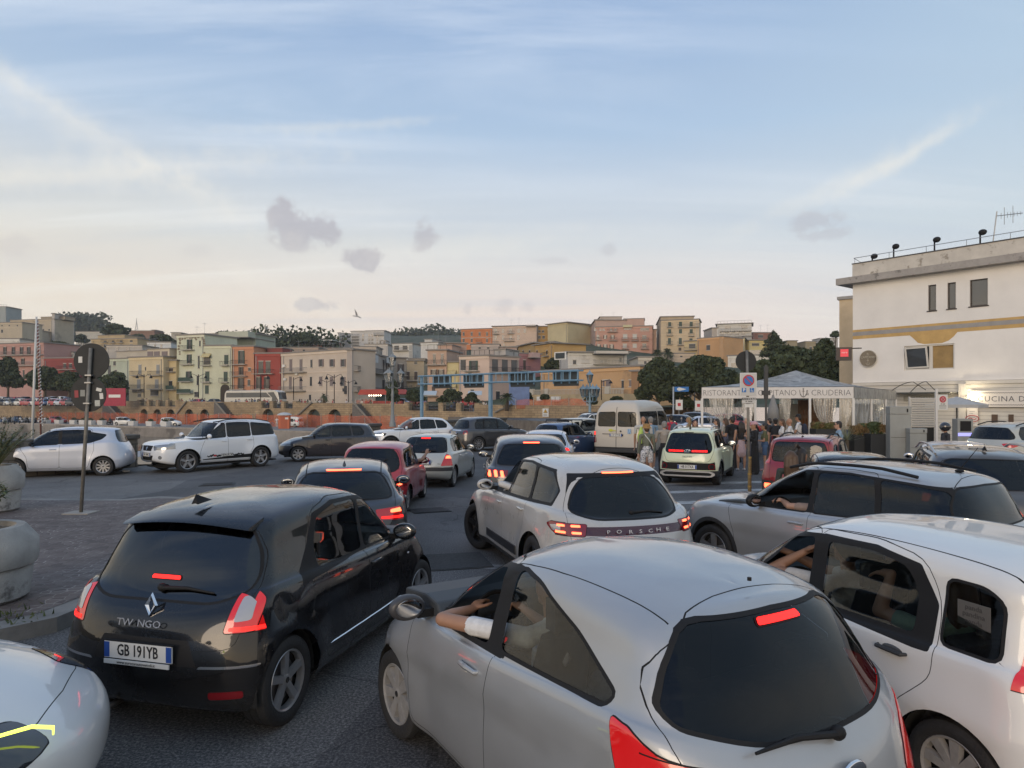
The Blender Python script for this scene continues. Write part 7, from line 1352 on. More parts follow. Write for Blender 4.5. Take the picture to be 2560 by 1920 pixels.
# ---------- the town on the hillside
SH={'b':mat('shutter_brown',(.065,.045,.038),.6),'g':mat('shutter_green',(.035,.065,.050),.6),'m':mat('shutter_mauve',(.19,.155,.15),.7),'l':mat('shutter_grey',(.26,.27,.27),.7),'w':mat('blind_white',(.50,.49,.46),.7),'k':mat('opening_dark',(.030,.030,.034),.4)}
PANE=mat('town_glass',(.030,.034,.042),.15,spec=.7); TRM=mat('stone_trim',(.50,.46,.40),.85); RAILB=mat('iron_railing',(.03,.03,.032),.6); RAILG=mat('grey_railing',(.20,.20,.19),.6); SLAB=mat('balcony_slab',(.36,.33,.29),.85,var=.1); ROOFG=mat('roof_edge_grey',(.24,.22,.20),.85,var=.1)
_wc={}
def wall_m(c,st=.0,key=None):
 k=key or 'render_%02x%02x%02x'%tuple(int(255*v) for v in c)
 return mat(k,c,.9,var=.10,scale=.25,det=8,stain=(tuple(v*.62+.03 for v in c),.16,.66-st))
def bld(label,v,x0,x1,yt,yb,d0,d1,c,dep=11,wins=(),bals=(),zb=None,cap=.35,parts=(),name='building',flat=True,cst=.0,side=(),rail=None,cm=None,group=None):
 ox,oy,sc=VW[v]; A=P(ox+x0*sc,1005,d0); B=P(ox+x1*sc,1005,d1); fa=Fac(A,B); dep=1.2 if fa.yaw>R(22) else dep; t=empty(name,(A.x,A.y,0),fa.yaw,label,'building',group); at=lambda x,y:fa.at(ox+x*sc,oy+y*sc)
 z1=at((x0+x1)/2,yt)[1]; z0=(at((x0+x1)/2,yb)[1] if zb is None else zb)-1.5; W=fa.w; m=MB(); m.bx(0,W,0,dep,min(z0,hillz(A.x,A.y)-3 if zb is None and z0>12 else z0),z1); m.build('wall',wall_m(c,cst),t)
 m=MB(); m.bx(-cap,W+cap,-cap,dep+cap,z1,z1+.3); m.build('roof',cm or ROOFG,t)
 if abs(fa.yaw)<1.2 and W>5:
  m=MB(); m.bx(0,W,-.16,-.01,z1-.55,z1-.02)
  for (st,xs,ya,yb2,w,col) in wins[:4]:
   if len(xs)>1 and st!='a': q=at(xs[0],yb2)[1]-.55; m.bx(0,W,-.07,-.01,q,q+.18)
  m.build('string_course',wall_m(tuple(min(.66,k*1.22) for k in c)),t); m=MB(); a=W*(.04+.9*(len(label)%2)); m.bx(a,a+.11,-.14,-.02,max(z0,0),z1-.5); m.build('downpipe',GALV,t)
 if rail:
  m=MB(); n=max(3,int(W/1.2)); m.bx(0,W,.1,.16,z1+1.25,z1+1.32)
  for k in range(n+1): u=W*k/n; m.bx(u-.03,u+.03,.1,.16,z1+.3,z1+1.3)
  m.build('roof_railing',RAILB,t)
 for (xa,xb,yt2,dd,cc) in parts:
  ua=at(xa,yt2)[0];ub=at(xb,yt2)[0]; zz=at((xa+xb)/2,yt2)[1]; m=MB(); m.bx(ua,ub,dd,max(dd+3,dep-1),z1+.29,zz); m.build('roof_room',wall_m(cc),t); m=MB(); m.bx(ua-.2,ub+.2,dd-.2,max(dd+3,dep-1)+.2,zz,zz+.2); m.build('roof_slab',ROOFG,t)
 for (st,xs,ya,yb2,w,col) in wins:
  for x in xs:
   u,_=at(x,ya); zt=at(x,ya)[1]; zl=at(x,yb2)[1]; ww=w*sc/F*(d0+d1)/2; h=ww/2
   m=MB(); m.bx(u-h,u+h,-.05,-.01,zl,zt)
   q=m.build('window',PANE if st not in'cC' else SH[col],t)
   if st in'o': # open shutters each side
    m=MB(); m.bx(u-h*1.75,u-h*1.02,-.14,-.02,zl,zt); m.bx(u+h*1.02,u+h*1.75,-.14,-.02,zl,zt); m.build('shutter',SH[col],q)
   elif st=='h': # half open, lighter leaf
    m=MB(); m.bx(u-h,u-h*.25,-.16,-.06,zl,zt); m.bx(u+h*.3,u+h,-.16,-.06,zl,zt); m.build('shutter',SH[col],q)
   if st in'ohwc' and flat: m=MB(); k=.12; m.bx(u-h-k,u+h+k,-.10,-.015,zt,zt+.16); m.bx(u-h-k,u+h+k,-.16,-.015,zl-.14,zl); m.build('frame',TRM,q)
   if st=='a': # awning
    m=MB(); m.prism([(-.05,zt+.25),(-1.1,zt-.65),(-1.05,zt-.75),(-.02,zt+.1)],u-h*1.25,u+h*1.25,axis='X'); m.build('awning',mat('striped_awning',(.50,.42,.22),.8,var=.2,scale=3),q)
 for (xa,xb,y,*cc) in bals:
  ua=at(xa,y)[0];ub=at(xb,y)[0]; z=at((xa+xb)/2,y)[1]; m=MB(); m.bx(ua,ub,-1.05,-.01,z-.16,z); q=m.build('balcony',SLAB,t); m=MB(); solid=cc and cc[0]=='s'
  if solid: m.bx(ua,ub,-1.05,-.99,z,z+.95); m.build('balcony_panel',SH[cc[1]],q); continue
  n=max(4,int((ub-ua)/.34))
  for k in range(n+1): u=ua+(ub-ua)*k/n; m.bx(u-.022,u+.022,-1.04,-1.0,z,z+.95)
  m.bx(ua,ub,-1.05,-.99,z+.93,z+1.0)
  for u in (ua,ub-.05): m.bx(u,u+.05,-1.0,-.02,z+.93,z+1.0)
  m.build('railing',cc[0] if cc else RAILB,q)
 return t,fa,at,z1
CRM=(.55,.46,.30); PGR=(.55,.57,.44); ORG=(.48,.235,.14); RDD=(.30,.065,.05); BEI=(.52,.445,.37); GRS=(.38,.34,.31); PNK=(.48,.34,.29); TAN=(.52,.36,.20); WHB=(.58,.56,.52); LMO=(.55,.48,.27)
gA='houses of the hillside town'
t,fa,at,z=bld('cream four storey house with pale blue shutters and a shop at its left corner',1,1115,1412,530,872,172,168,CRM,zb=2,wins=[('c',(1210,1366),596,672,36,'l'),('c',(1200,1355),722,798,40,'l'),('w',(1258,),615,645,12,'k'),('w',(1205,),842,872,40,'k'),('w',(1335,),818,860,90,'b')],bals=[(1148,1252,684),(1305,1408,684),(1143,1240,803),(1300,1410,803)],parts=[(1228,1420,455,1.5,(.52,.46,.36))],group=gA)
m=MB(); m.bx(at(1150,0)[0],at(1250,0)[0],-.3,-.05,at(1200,832)[1],at(1200,812)[1]); q=m.build('shop_sign',SH['k'],t); text('RISTORANTE',.55,TRM,q,(at(1200,0)[0],-.32,at(1200,822)[1]),(0,-1,0),sx=1.2)
for x in (1255,1312,1380):
 a=at(x,480); m=MB(); m.bx(a[0]-.9,a[0]+.9,1.4,1.48,at(x,522)[1],at(x,475)[1]); m.build('roof_window',SH['m'],t)
bld('narrow yellow house with balconies and a banner squeezed against the cream house',1,1414,1524,560,872,170,169,(.52,.42,.24),zb=2,wins=[('h',(1465,),625,655,70,'b'),('w',(1465,),735,790,60,'k')],bals=[(1412,1520,655),(1445,1525,808,'s','g')],parts=[(1414,1524,452,2,(.42,.36,.28))],group=gA)
t,fa,at,z=bld('tall pale green house with floral painted frieze and green shutters',1,1528,1768,338,872,170,167,PGR,zb=2,wins=[('o',(1640,),376,458,32,'g'),('o',(1637,),506,580,30,'g'),('o',(1632,),652,708,34,'g'),('w',(1728,),388,435,16,'k'),('w',(1718,),518,625,18,'k'),('w',(1710,),690,770,24,'b'),('w',(1700,),830,872,50,'k')],bals=[(1580,1682,465),(1575,1680,592),(1565,1670,738,'s','g'),(1555,1672,838,'s','g')],group=gA)
m=MB(); random.seed(12)
for k in range(46):
 x=1540+random.random()*215; y=350+random.random()**2*28 if k<30 else 360+random.random()*150; x=x if k<30 else random.choice((1540,1552,1760))+random.random()*8; a=at(x,y); m.ell((a[0],-.03,a[1]),(.35,.04,.22),6,4)
m.build('painted_frieze',mat('frieze_brown',(.22,.18,.13),.9),t)
t,fa,at,z=bld('lower pale green house with striped awning and arched passage',1,1769,2004,432,872,167,166,(.53,.54,.41),zb=2,wins=[('a',(1790,),505,592,62,'k'),('c',(1792,),652,738,38,'g'),('c',(1788,),772,845,34,'g'),('c',(1956,),510,590,38,'g'),('c',(1950,),655,740,36,'g')],bals=[(1750,1830,600),(1752,1828,745),(1915,1982,600),(1908,1980,745)],group=gA)
a=at(1945,765); r_=at(1985,0)[0]-at(1945,0)[0]; m=MB(); m.prism([(a[0]-r_,.5),(a[0]+r_,.5)]+[(a[0]+r_*math.cos(w),a[1]-r_*.95+r_*math.sin(w)) for w in np.linspace(0,PI,9)],-.06,-.01); m.build('arched_passage',mat('vault_dark',(.05,.04,.032)),t)
bld('flat roofed grey green upper house behind the pale green ones',1,1775,2210,330,440,186,184,(.36,.40,.33),parts=[(1960,2210,372,-4,(.42,.44,.36))],group=gA)
bld('orange rendered house with tall green shutters and three balconies',2,560,742,370,800,166,165,ORG,zb=2,wins=[('o',(635,),405,515,34,'g'),('h',(632,),545,612,44,'b'),('o',(632,),640,730,34,'b'),('w',(705,),552,578,26,'k'),('w',(700,),655,706,24,'k')],bals=[(555,685,522),(550,690,622),(548,670,738)],group=gA)
bld('deep red house with white framed windows',2,752,972,430,800,165,164,RDD,zb=2,wins=[('w',(803,865),496,598,44,'b'),('o',(785,855),632,730,30,'b')],bals=[(740,918,602),(735,905,738)],parts=[(762,900,368,5,(.22,.06,.05))],group=gA)
t,fa,at,z=bld('long beige corner block with mauve shutters and a green cross sign',2,978,1588,412,850,164,150,BEI,dep=7,zb=2,wins=[("c",(1062,1150),478,580,38,'m'),('c',(1058,1148),628,738,36,'m'),('w',(1240,),482,548,26,'b'),('w',(1236,),630,708,28,'k'),('o',(1325,1420,1515),478,540,36,'m'),('c',(1320,1413),628,708,40,'m'),('o',(1512,),632,708,36,'m'),('w',(1228,),784,835,26,'b')],bals=[(995,1202,590,RAILG),(985,1195,750,RAILG)],group=gA)
a=at(1540,742); m=MB(); m.bx(a[0]-.9,a[0]+.9,-.3,-.1,a[1]-.35,a[1]+.35); m.bx(a[0]-.35,a[0]+.35,-.32,-.08,a[1]-.9,a[1]+.9); m.build('pharmacy_cross',SH['k'],t)
for x,y in ((1008,535),(1118,602),(1018,650),(925,715),(925,745)): a=at(x,y); m=MB(); m.bx(a[0]-.45,a[0]+.45,-.4,-.05,a[1]-.3,a[1]+.3); m.build('air_conditioner',WHTP,t)
t,fa,at,z=bld('grey flank of the corner block with long balconies and advertising banners',2,1592,1912,432,830,149.8,176,GRS,zb=2,dep=8,wins=[('c',(1642,1718,1783,1862,1888),482,592,30,'b'),('c',(1637,1715,1778),640,745,30,'b'),('o',(1860,),655,752,30,'b')],bals=[(1602,1912,592),(1600,1900,758)],group=gA)
for (xa,xb,ya,yb_,tx) in ((1660,1778,446,490,'PHOTOGRAPHIC SERVICE'),(1852,1908,470,510,'CLINIC')):
 a=at(xa,yb_);b=at(xb,ya); m=MB(); m.bx(a[0],b[0],-1.15,-1.08,a[1],b[1]); q=m.build('banner',mat('banner_white',(.5,.52,.54),.6),t); text(tx,(b[1]-a[1])*.34,mat('banner_blue',(.05,.09,.25),.6),q,((a[0]+b[0])/2,-1.16,(a[1]+b[1])/2),(0,-1,0),sx=.8)
bld('brown grey house continuing the row right of the banners',2,1914,2062,468,830,175,178,(.33,.29,.25),zb=2,wins=[('o',(2010,),520,590,34,'b'),('o',(2008,),665,740,34,'b')],bals=[(1975,2058,618),(1985,2055,745)],group=gA)
bld('dull ochre house with a small upper storey beside the gantry',2,2064,2212,492,800,178,178,(.40,.33,.23),zb=2,wins=[('w',(2140,),495,520,26,'k'),('c',(2075,2142),585,655,26,'b'),('w',(2095,2160),695,740,30,'k')],bals=[(2062,2200,662)],parts=[(2064,2212,470,2,(.36,.31,.25))],group=gA)
bld('salmon house with roof terrace and brown shutters behind the gantry',3,238,402,402,800,150,149,(.47,.33,.25),zb=2,rail=1,wins=[('w',(297,365),436,515,26,'b'),('o',(293,355),568,610,34,'b'),('c',(290,),712,790,30,'b')],bals=[(232,398,525),(206,330,792)],parts=[(275,400,345,4,(.46,.31,.24))],group=gA)
bld('salmon brick gable behind the salmon house',3,404,575,342,560,158,160,(.42,.28,.22),group=gA); bld('narrow yellow infill house with white awnings',3,398,508,505,800,149.5,149,LMO,zb=2,wins=[('a',(452,),580,615,60,'k'),('a',(455,),692,740,60,'k')],group=gA)
t,fa,at,z=bld('pale pink modern house with dark balcony and glazed roof terrace',3,512,772,452,870,148,145,(.56,.44,.37),zb=2,rail=1,wins=[('w',(548,),482,572,48,'w'),('o',(636,),490,572,48,'g'),('w',(605,),595,610,30,'k'),('w',(625,),740,775,34,'m')],bals=[(562,688,578)],parts=[(760,860,385,3,(.40,.38,.36))],group=gA)
bld('pale pink loggia wing with square pillars',3,773,1028,458,790,145,150,(.40,.31,.27),zb=2,dep=9,rail=1,wins=[('w',(820,905,985),478,585,62,'k'),('w',(845,),755,860,40,'l')],bals=[(770,1025,590)],group=gA)
bld('mauve house behind the loggia wing',3,1012,1215,432,720,172,176,(.30,.15,.16),zb=2,wins=[('c',(1075,),485,570,26,'b')],bals=[(1035,1110,575)],parts=[(1105,1170,470,-2,(.42,.30,.28))],group=gA)
bld('yellow and cream striped palazzo with overhanging eaves',3,1170,1320,350,560,196,188,(.46,.30,.12),wins=[('w',(1185,1270),402,435,20,'k')],bals=[(1248,1296,450)],cap=.9,group=gA)
t,fa,at,z=bld('long ochre flank of the striped palazzo with green shutters',3,985,1168,358,560,214,197,(.42,.29,.13),cap=.9,wins=[('w',(1015,1065,1120),402,442,30,'g')],group=gA)
t,fa,at,z=bld('striped right flank of the ochre palazzo',3,1322,1548,352,560,188.3,205,(.38,.25,.11),cap=.9,wins=[('w',(1362,1432),402,440,18,'k')],group=gA)
bld('low rundown white house with cream doors and a flat slab roof',3,1450,1960,422,560,166,168,WHB,cst=.12,wins=[('w',(1508,),485,520,28,'k'),('c',(1585,1622,1740,1775),478,510,30,'w'),('c',(1905,),465,500,20,'l')],bals=[(1668,1960,520,RAILG)],parts=[(1668,1940,440,-3,(.50,.47,.42))],cap=.8,group=gA)
t,fa,at,z=bld('wide peeling orange building with a long balustraded terrace',3,1215,2078,562,880,132,112,(.50,.32,.17),cst=.14,zb=1.5,dep=16,wins=[('c',(1760,),660,712,22,'m'),('c',(1800,2003),658,712,54,'m'),('w',(1925,),662,735,24,'k')],group=gA)
m=MB(); a=at(1150,0)[0]; b=at(2062,0)[0]; zt=at(1600,782)[1]; m.bx(a,b,-3.5,-.02,0,zt); q=m.build('terrace_base',wall_m((.42,.33,.20),.1),t); m=MB(); n=80
for k in range(n): u=a+(b-a)*k/n; m.bx(u,u+.1,-3.45,-3.35,zt,zt+.8)
m.bx(a,b,-3.5,-3.3,zt+.8,zt+.92)
for x in (1150,1262,1390,1780,1920): u=at(x,0)[0]; m.bx(u-.5,u+.5,-3.6,-3.2,zt,zt+1.1)
m.build('balustrade',mat('pale_baluster',(.45,.42,.36),.8),q)
m=MB()
for x in (1335,1460,1500): u=at(x,0)[0]; m.bx(u-.5,u+.5,-3.9,-3.52,zt-1.2,zt-.35)
m.build('air_conditioner',WHTP,q); a=at(1440,0)[0];b=at(1595,0)[0]; m=MB(); m.bx(a,b,-4.9,-3.55,zt-2.5,zt-2.3); m.build('shop_awning',mat('cream_awning',(.55,.52,.40),.8),q)
bld('darker orange side wing of the peeling building',4,508,605,620,830,112,118,(.30,.18,.10),zb=1.5,group=gA)
t,fa,at,z=bld('bright orange apartment house with cream string courses',3,528,797,218,395,282,278,(.50,.19,.08),wins=[('w',(550,620,688,752),245,275,18,'g'),('w',(550,620,752),300,330,18,'k'),('w',(620,690),355,380,18,'k')],bals=[(662,712,332)],parts=[(668,715,207,3,(.45,.18,.08))],group=gA)
m=MB(); m.bx(0,fa.w,-.12,-.02,at(650,290)[1]-.2,at(650,290)[1]); m.bx(0,fa.w,-.12,-.02,at(650,345)[1]-.2,at(650,345)[1]); m.build('string_course',TRM,t)
bld('long pinkish apartment house with dark roof line',3,799,1180,192,352,276,272,(.53,.41,.33),wins=[('w',(828,890,957,1025,1078),218,248,24,'b'),('w',(828,890,957,1022),274,308,20,'b'),('w',(900,),345,362,14,'k')],bals=[(803,858,260),(930,990,255),(803,855,345),(900,990,320)],parts=[(1095,1175,195,-1.5,(.50,.47,.45))],cm=mat('dark_roof',(.04,.035,.035),.7),group=gA)
bld('small ochre wing with brown shutters between pink and yellow blocks',3,1181,1276,195,330,275,275,(.42,.25,.08),wins=[('w',(1205,1235),228,246,20,'b'),('w',(1205,1240),275,300,22,'b')],group=gA); bld('blank pale yellow gable wall block on the skyline',3,1277,1448,170,345,270,262,(.52,.45,.28),dep=14,cap=.8,group=gA)
t,fa,at,z=bld('big pink tenement with many balconies on the skyline',4,158,622,250,445,248,244,(.48,.28,.22),wins=[('w',(157,200,225,285,320),258,282,18,'k'),('w',(178,),320,350,24,'b'),('o',(238,298),320,348,18,'b'),('c',(400,478),312,345,34,'w'),('w',(556,),322,350,34,'k'),('o',(185,238,290),395,428,20,'b'),('c',(397,478),390,420,32,'w'),('w',(556,),388,420,32,'k'),('a',(420,),240,275,60,'k'),('w',(560,),262,285,70,'k')],bals=[(155,210,358),(268,335,362),(372,430,362),(448,510,362),(525,590,362),(372,430,430),(525,590,430),(255,340,292)],parts=[(145,215,185,3,(.48,.42,.40)),(262,350,192,4,(.30,.28,.27)),(385,555,178,3,(.46,.31,.25)),(430,520,172,5,(.46,.31,.25))],group=gA)
bld('receding left flank of the pink tenement',4,70,157,255,440,300,249,(.42,.30,.25),wins=[('w',(95,120,140),280,300,8,'k'),('w',(95,120,140),330,350,8,'k')],parts=[(100,150,205,2,(.45,.38,.33))],group=gA); bld('plain pink strip right of the tenement',4,623,655,275,440,246,246,(.50,.35,.27),group=gA)
bld('tall beige apartment house with dark green shutters',4,690,1000,196,460,236,232,(.52,.42,.29),wins=[('c',(762,850,937),210,248,24,'g'),('c',(762,850,937),270,304,24,'g'),('c',(760,848),342,392,24,'g'),('c',(935,),345,375,24,'g'),('c',(845,),420,445,22,'b')],bals=[(740,790,252),(830,1012,252),(738,788,320),(915,962,325),(738,788,392),(825,875,398)],group=gA)
bld('shaded left flank of the beige apartment house',4,656,689,205,440,262,237,(.42,.34,.24),wins=[('w',(672,),215,240,8,'k')],group=gA); bld('plain tan cube house with one small window',4,987,1198,340,520,215,208,(.50,.30,.15),wins=[('w',(1076,),400,440,34,'l')],cap=.15,group=gA)
bld('tan cube right flank',4,1199,1238,342,520,208,218,(.42,.27,.15),cap=.15,group=gA); bld('low yellowish house left of the tan cube',4,882,986,368,500,222,220,(.52,.42,.24),wins=[('w',(945,),390,425,52,'l')],bals=[(882,985,440,RAILG)],group=gA)
bld('white modernist house with stacked balconies',4,1148,1428,228,345,262,258,WHB,wins=[('w',(1235,1370),245,262,44,'m'),('w',(1195,1255,1310,1360),290,312,26,'k')],bals=[(1170,1432,285,RAILG),(1170,1432,330,RAILG)],rail=1,cap=.7,group=gA); bld('pale stair block left of the white modernist house',4,1105,1147,262,345,262,262,(.48,.42,.36),group=gA)
bld('pale yellow house below the white modernist one',4,1237,1370,345,490,226,224,(.54,.47,.26),wins=[('w',(1290,),410,430,20,'k'),('w',(1340,),368,390,30,'l')],bals=[(1240,1300,385,RAILG)],group=gA); bld('slender grey green tower house',4,1372,1425,330,430,230,230,(.34,.34,.32),group=gA)
bld('small yellow villa left of the conifer',4,1406,1572,362,450,226,226,(.54,.46,.22),wins=[('w',(1460,),385,405,60,'k')],cap=.8,group=gA); bld('brick penthouse on the skyline',4,1438,1590,300,362,270,270,(.26,.13,.10),wins=[('w',(1500,),318,340,40,'k')],group=gA)
bld('white ramp wall and garage above the dark trees',4,1235,1575,485,620,190,186,WHB,wins=[('w',(1290,),548,590,50,'g'),('w',(1460,),445,470,90,'k')],group=gA)
for i,(x0,x1,y,lb) in enumerate(((1720,1800,365,'left'),(1865,1952,372,'middle'),(1952,2035,388,'right'))): bld('weathered beige hill house, %s of three on the right skyline'%lb,4,x0,x1,y,470,330,330,(.30,.25,.16),wins=[('w',((x0+x1)/2,),415,440,20,'k')],group=gA)
bld('far pale hospital block on the right hill',4,1985,2130,345,400,420,420,(.42,.40,.38),group=gA)
bld('large beige villa complex on the hill at the left, lower wing',1,90,470,206,400,330,325,(.42,.36,.27),cst=.12,wins=[('w',(355,425),325,358,18,'b'),('w',(375,425),285,300,14,'k')],parts=[(290,500,172,4,(.36,.30,.22))],group=gA); bld('grey white tall wing of the hilltop villa with window columns',1,472,642,172,395,325,342,(.43,.40,.37),wins=[('w',(505,545,580),250,310,18,'k'),('w',(540,600),205,230,12,'k')],group=gA)
bld('stepped beige house at the far left edge',1,-120,192,232,370,300,298,(.44,.38,.29),wins=[('w',(18,),290,318,18,'b'),('w',(18,80,150),250,262,10,'k')],group=gA); bld('scaffolded glass topped house on the hill at the far left',1,-60,52,95,160,345,345,(.30,.33,.33),parts=[(0,50,90,1,(.35,.38,.38))],rail=1,group=gA)
bld('white flat roofed annex above the pink row at the left edge',1,-80,170,372,430,215,215,WHB,group=gA); bld('pink terrace of houses with dark windows at the left edge',1,-100,380,412,780,196,190,(.42,.25,.22),zb=2,wins=[('o',(45,118,188,250,320),442,505,22,'b'),('o',(45,118,200,320),540,590,22,'b'),('w',(205,),640,720,20,'k')],bals=[(0,380,510,RAILG),(150,350,600,RAILG)],group=gA)
bld('white terrace house with plants right of the pink row',1,382,640,490,560,200,198,(.48,.46,.42),bals=[(385,560,530,RAILG)],group=gA); bld('dark red house under the white terrace',1,382,660,540,700,188,186,(.24,.06,.055),wins=[('w',(560,610),585,620,26,'k')],bals=[(510,660,635)],group=gA)
bld('pale green house half hidden by the trees',1,880,1118,545,690,188,184,(.42,.46,.37),wins=[('w',(990,),565,600,28,'k'),('w',(1000,),640,665,26,'l'),('w',(945,),600,680,36,'k')],parts=[(920,1225,470,3,(.44,.40,.33))],group=gA)
bld('ochre gabled apartment house with six arched balconies',1,790,1188,372,450,262,258,(.42,.33,.20),parts=[(850,1080,340,-.2,(.42,.33,.20))],wins=[('w',(910,978,1047,1135),372,398,26,'b'),('w',(910,978,1047,1135),418,445,26,'b')],bals=[(888,935,400),(955,1002,402),(1025,1070,402),(888,935,446),(955,1002,448),(1025,1070,448)],group=gA)
bld('small white cubic house right of the ochre apartment house',1,1273,1478,402,455,235,235,(.55,.57,.58),wins=[('w',(1340,1395),425,445,14,'k')],group=gA); bld('ruined brick lookout on the left skyline',1,1118,1335,302,335,400,400,(.24,.15,.11),parts=[(1302,1336,292,1,(.22,.13,.10))],group=gA); bld('low white villas under the far left hill',1,655,880,310,335,420,420,(.45,.43,.38),group=gA)
bld('white high rise block with stacked balconies on the skyline, left part',2,1480,1580,255,372,340,345,(.44,.44,.44),wins=[('w',(1510,1550),272,290,16,'k'),('w',(1510,1550),312,330,16,'k')],bals=[(1478,1530,300,RAILG),(1478,1530,340,RAILG)],group=gA)
bld('tall white high rise block on the skyline, main part',2,1581,1868,236,375,335,333,(.52,.51,.50),wins=[('w',(1685,1740,1765,1810),262,285,18,'k'),('w',(1685,1740,1765,1810),300,318,18,'k'),('w',(1740,1765,1810,1850),332,350,18,'k')],bals=[(1590,1650,280),(1590,1650,305),(1590,1650,330),(1590,1650,355),(1780,1866,268)],parts=[(1690,1860,225,3,(.42,.41,.40))],group=gA)
bld('low brick banded flats with white floor slabs',2,1125,1410,318,372,300,298,(.26,.14,.12),wins=[('w',(1160,1200,1240,1320,1370),325,345,24,'k')],bals=[(1122,1410,350,WHTP)],parts=[(1185,1290,302,3,(.44,.38,.33))],cap=.9,cm=WHTP,group=gA)
t,fa,at,z=bld('white villa with two arched loggias',2,1940,2112,345,480,240,238,WHB,wins=[('w',(1975,2048),360,395,44,'k')],bals=[(1950,2080,402,RAILG)],group=gA); bld('grey side of the arched villa',2,2113,2185,352,470,238,246,(.36,.36,.35),wins=[('w',(2150,),362,382,40,'l'),('w',(2150,),420,440,40,'l')],group=gA)
bld('plain white cube above the salmon house',3,180,332,336,480,222,220,(.56,.55,.53),parts=[(188,255,302,2,(.52,.52,.50))],group=gA); bld('clutter of white houses below the high rise',2,1700,1900,350,405,270,270,(.48,.45,.42),wins=[('w',(1835,1870),320,345,16,'k')],parts=[(1822,1872,312,2,(.48,.46,.44))],group=gA)
for i,(v,x0,x1,yt,yb,d,c,lb) in enumerate(((2,560,800,300,400,205,(.40,.42,.34),'pale green roof house with gutters behind the orange one'),(2,985,1300,378,430,215,(.42,.33,.27),'low tiled house row behind the beige block, left'),(2,1300,1590,385,430,225,(.40,.31,.25),'low tiled house row behind the beige block, right'),(2,1600,1800,372,440,235,(.44,.39,.34),'pale houses above the grey flank'),(3,615,860,352,420,205,(.42,.36,.33),'grey roofed house under the orange apartment house'),(3,860,1010,375,450,190,(.40,.30,.27),'house with glass awning behind the loggia wing'),(4,505,700,500,600,150,(.45,.42,.37),'cream wall between the orange building and the dark trees'),(4,700,960,470,520,195,(.46,.38,.30),'low cream house under the beige apartments'),(1,920,1230,430,490,225,(.45,.42,.38),'white balustraded terrace under the ochre apartments'),(1,1480,1560,318,340,360,(.44,.40,.34),'cream parapet house on the left skyline'),(1,190,340,300,400,318,(.38,.33,.26),'low wall of the hilltop villa'))): bld(lb,v,x0,x1,yt,yb,d,d,c,group=gA,wins=[('w',(x0+(x1-x0)*.3,x0+(x1-x0)*.6),yt+(yb-yt)*.3,yt+(yb-yt)*.55,20,'k')])
def tank(label,v,x,yt,yb,d,kind):
 ox,oy,sc=VW[v]; p=P(ox+x*sc,oy+yb*sc,d); H=(yb-yt)*sc/F*d; m=MB(); r=H*.035
 if kind=='t': m.cyl((0,0,H*.4),r*1.3,H*.9,8); m.lathe([(r,H*.7),(r*3.4,H*.80),(r*4.2,H*.92),(r*3.4,H),(.01,H)],n=12)
 else:
  for s in (-1,1): m.tube([(s*H*.12,0,0),(0,0,H*.8)],r*.5,4)
  m.tube([(0,0,H*.75),(0,0,H)],r*.5,4)
  for k in range(4): m.tube([(-H*.12*(1-k/4),0,H*.8*k/4),(H*.12*(1-(k+1)/4),0,H*.8*(k+1)/4)],r*.4,4)
 m.build('water_tower' if kind=='t' else 'radio_mast',GALV,loc=p,label=label,cat='tower')
tank('slender water tower standing above the skyline trees',2,848,205,292,420,'t'); tank('lattice radio mast on the left skyline',1,1180,190,300,500,'m'); tank('thin radio mast on the hill right of the high rise',2,1968,225,268,700,'m'); tank('thin radio mast left of the bright orange house',3,448,200,262,700,'m')
random.seed(31)
for i,(v,x,y,d,w) in enumerate(((2,1060,412,160,'the long beige block'),(2,1420,400,158,'the beige block corner'),(2,1350,385,225,'the low tiled row'),(3,960,185,272,'the long pinkish house'),(4,210,180,246,'the big pink tenement'),(2,250,260,182,'the pale green house'),(2,630,300,180,'the grey green upper house'),(3,330,345,155,'the salmon house'),(1,1290,455,170,'the cream house'),(4,1500,290,270,'the brick penthouse'))):
 for k in (0,1): ox,oy,sc=VW[v]; p=P(ox+(x+k*random.uniform(50,95))*sc,oy+y*sc,d+3); h=random.uniform(1.5,3.2); m=MB(); m.tube([(0,0,-.6),(0,0,h)],.03,4); m.tube([(-.6,0,h*.9),(.7,0,h*.92)],.025,4); [m.tube([(-.5+.3*q,-.3,h*.91),(-.5+.3*q,.3,h*.91)],.02,4) for q in range(4)]; m.build('roof_aerial',GALV,loc=p,label='%s of two thin aerials on the roof of %s'%(('left','right')[k],w),cat='aerial',group='television aerials on the town roofs',fix=False)
# ---------- trees
def leafcloud(blobs,n,size,seed,flat=.75):
 rng=np.random.default_rng(seed); m=MB(); w=np.array([b[3]*b[4]*b[5] for b in blobs])**.67; w/=w.sum(); V=[];Fc=[];MI=[]
 for i in rng.choice(len(blobs),n,p=w):
  x,y,z,rx,ry,rz=blobs[i]; d=rng.normal(size=3); d/=np.linalg.norm(d); r=rng.random()**.33*.25+.78 if rng.random()<.8 else rng.random(); c=np.array([x+d[0]*rx*r,y+d[1]*ry*r,z+d[2]*rz*r]); nn=d*.6+rng.normal(size=3)*.7; nn/=np.linalg.norm(nn); a=np.cross(nn,rng.normal(size=3)); a/=np.linalg.norm(a); b=np.cross(nn,a); s=size*rng.uniform(.6,1.35); o=len(V); V+=[c-a*s,c-b*s*.7,c+a*s,c+b*s*.7]; Fc.append((o,o+1,o+2,o+3)); MI.append(int(rng.random()<.30)+(1 if rng.random()<.10 else 0))
 m.v=[tuple(p) for p in V]; m.f=[list(f) for f in Fc]; m.m=MI; m.sm=[False]*len(Fc); return m
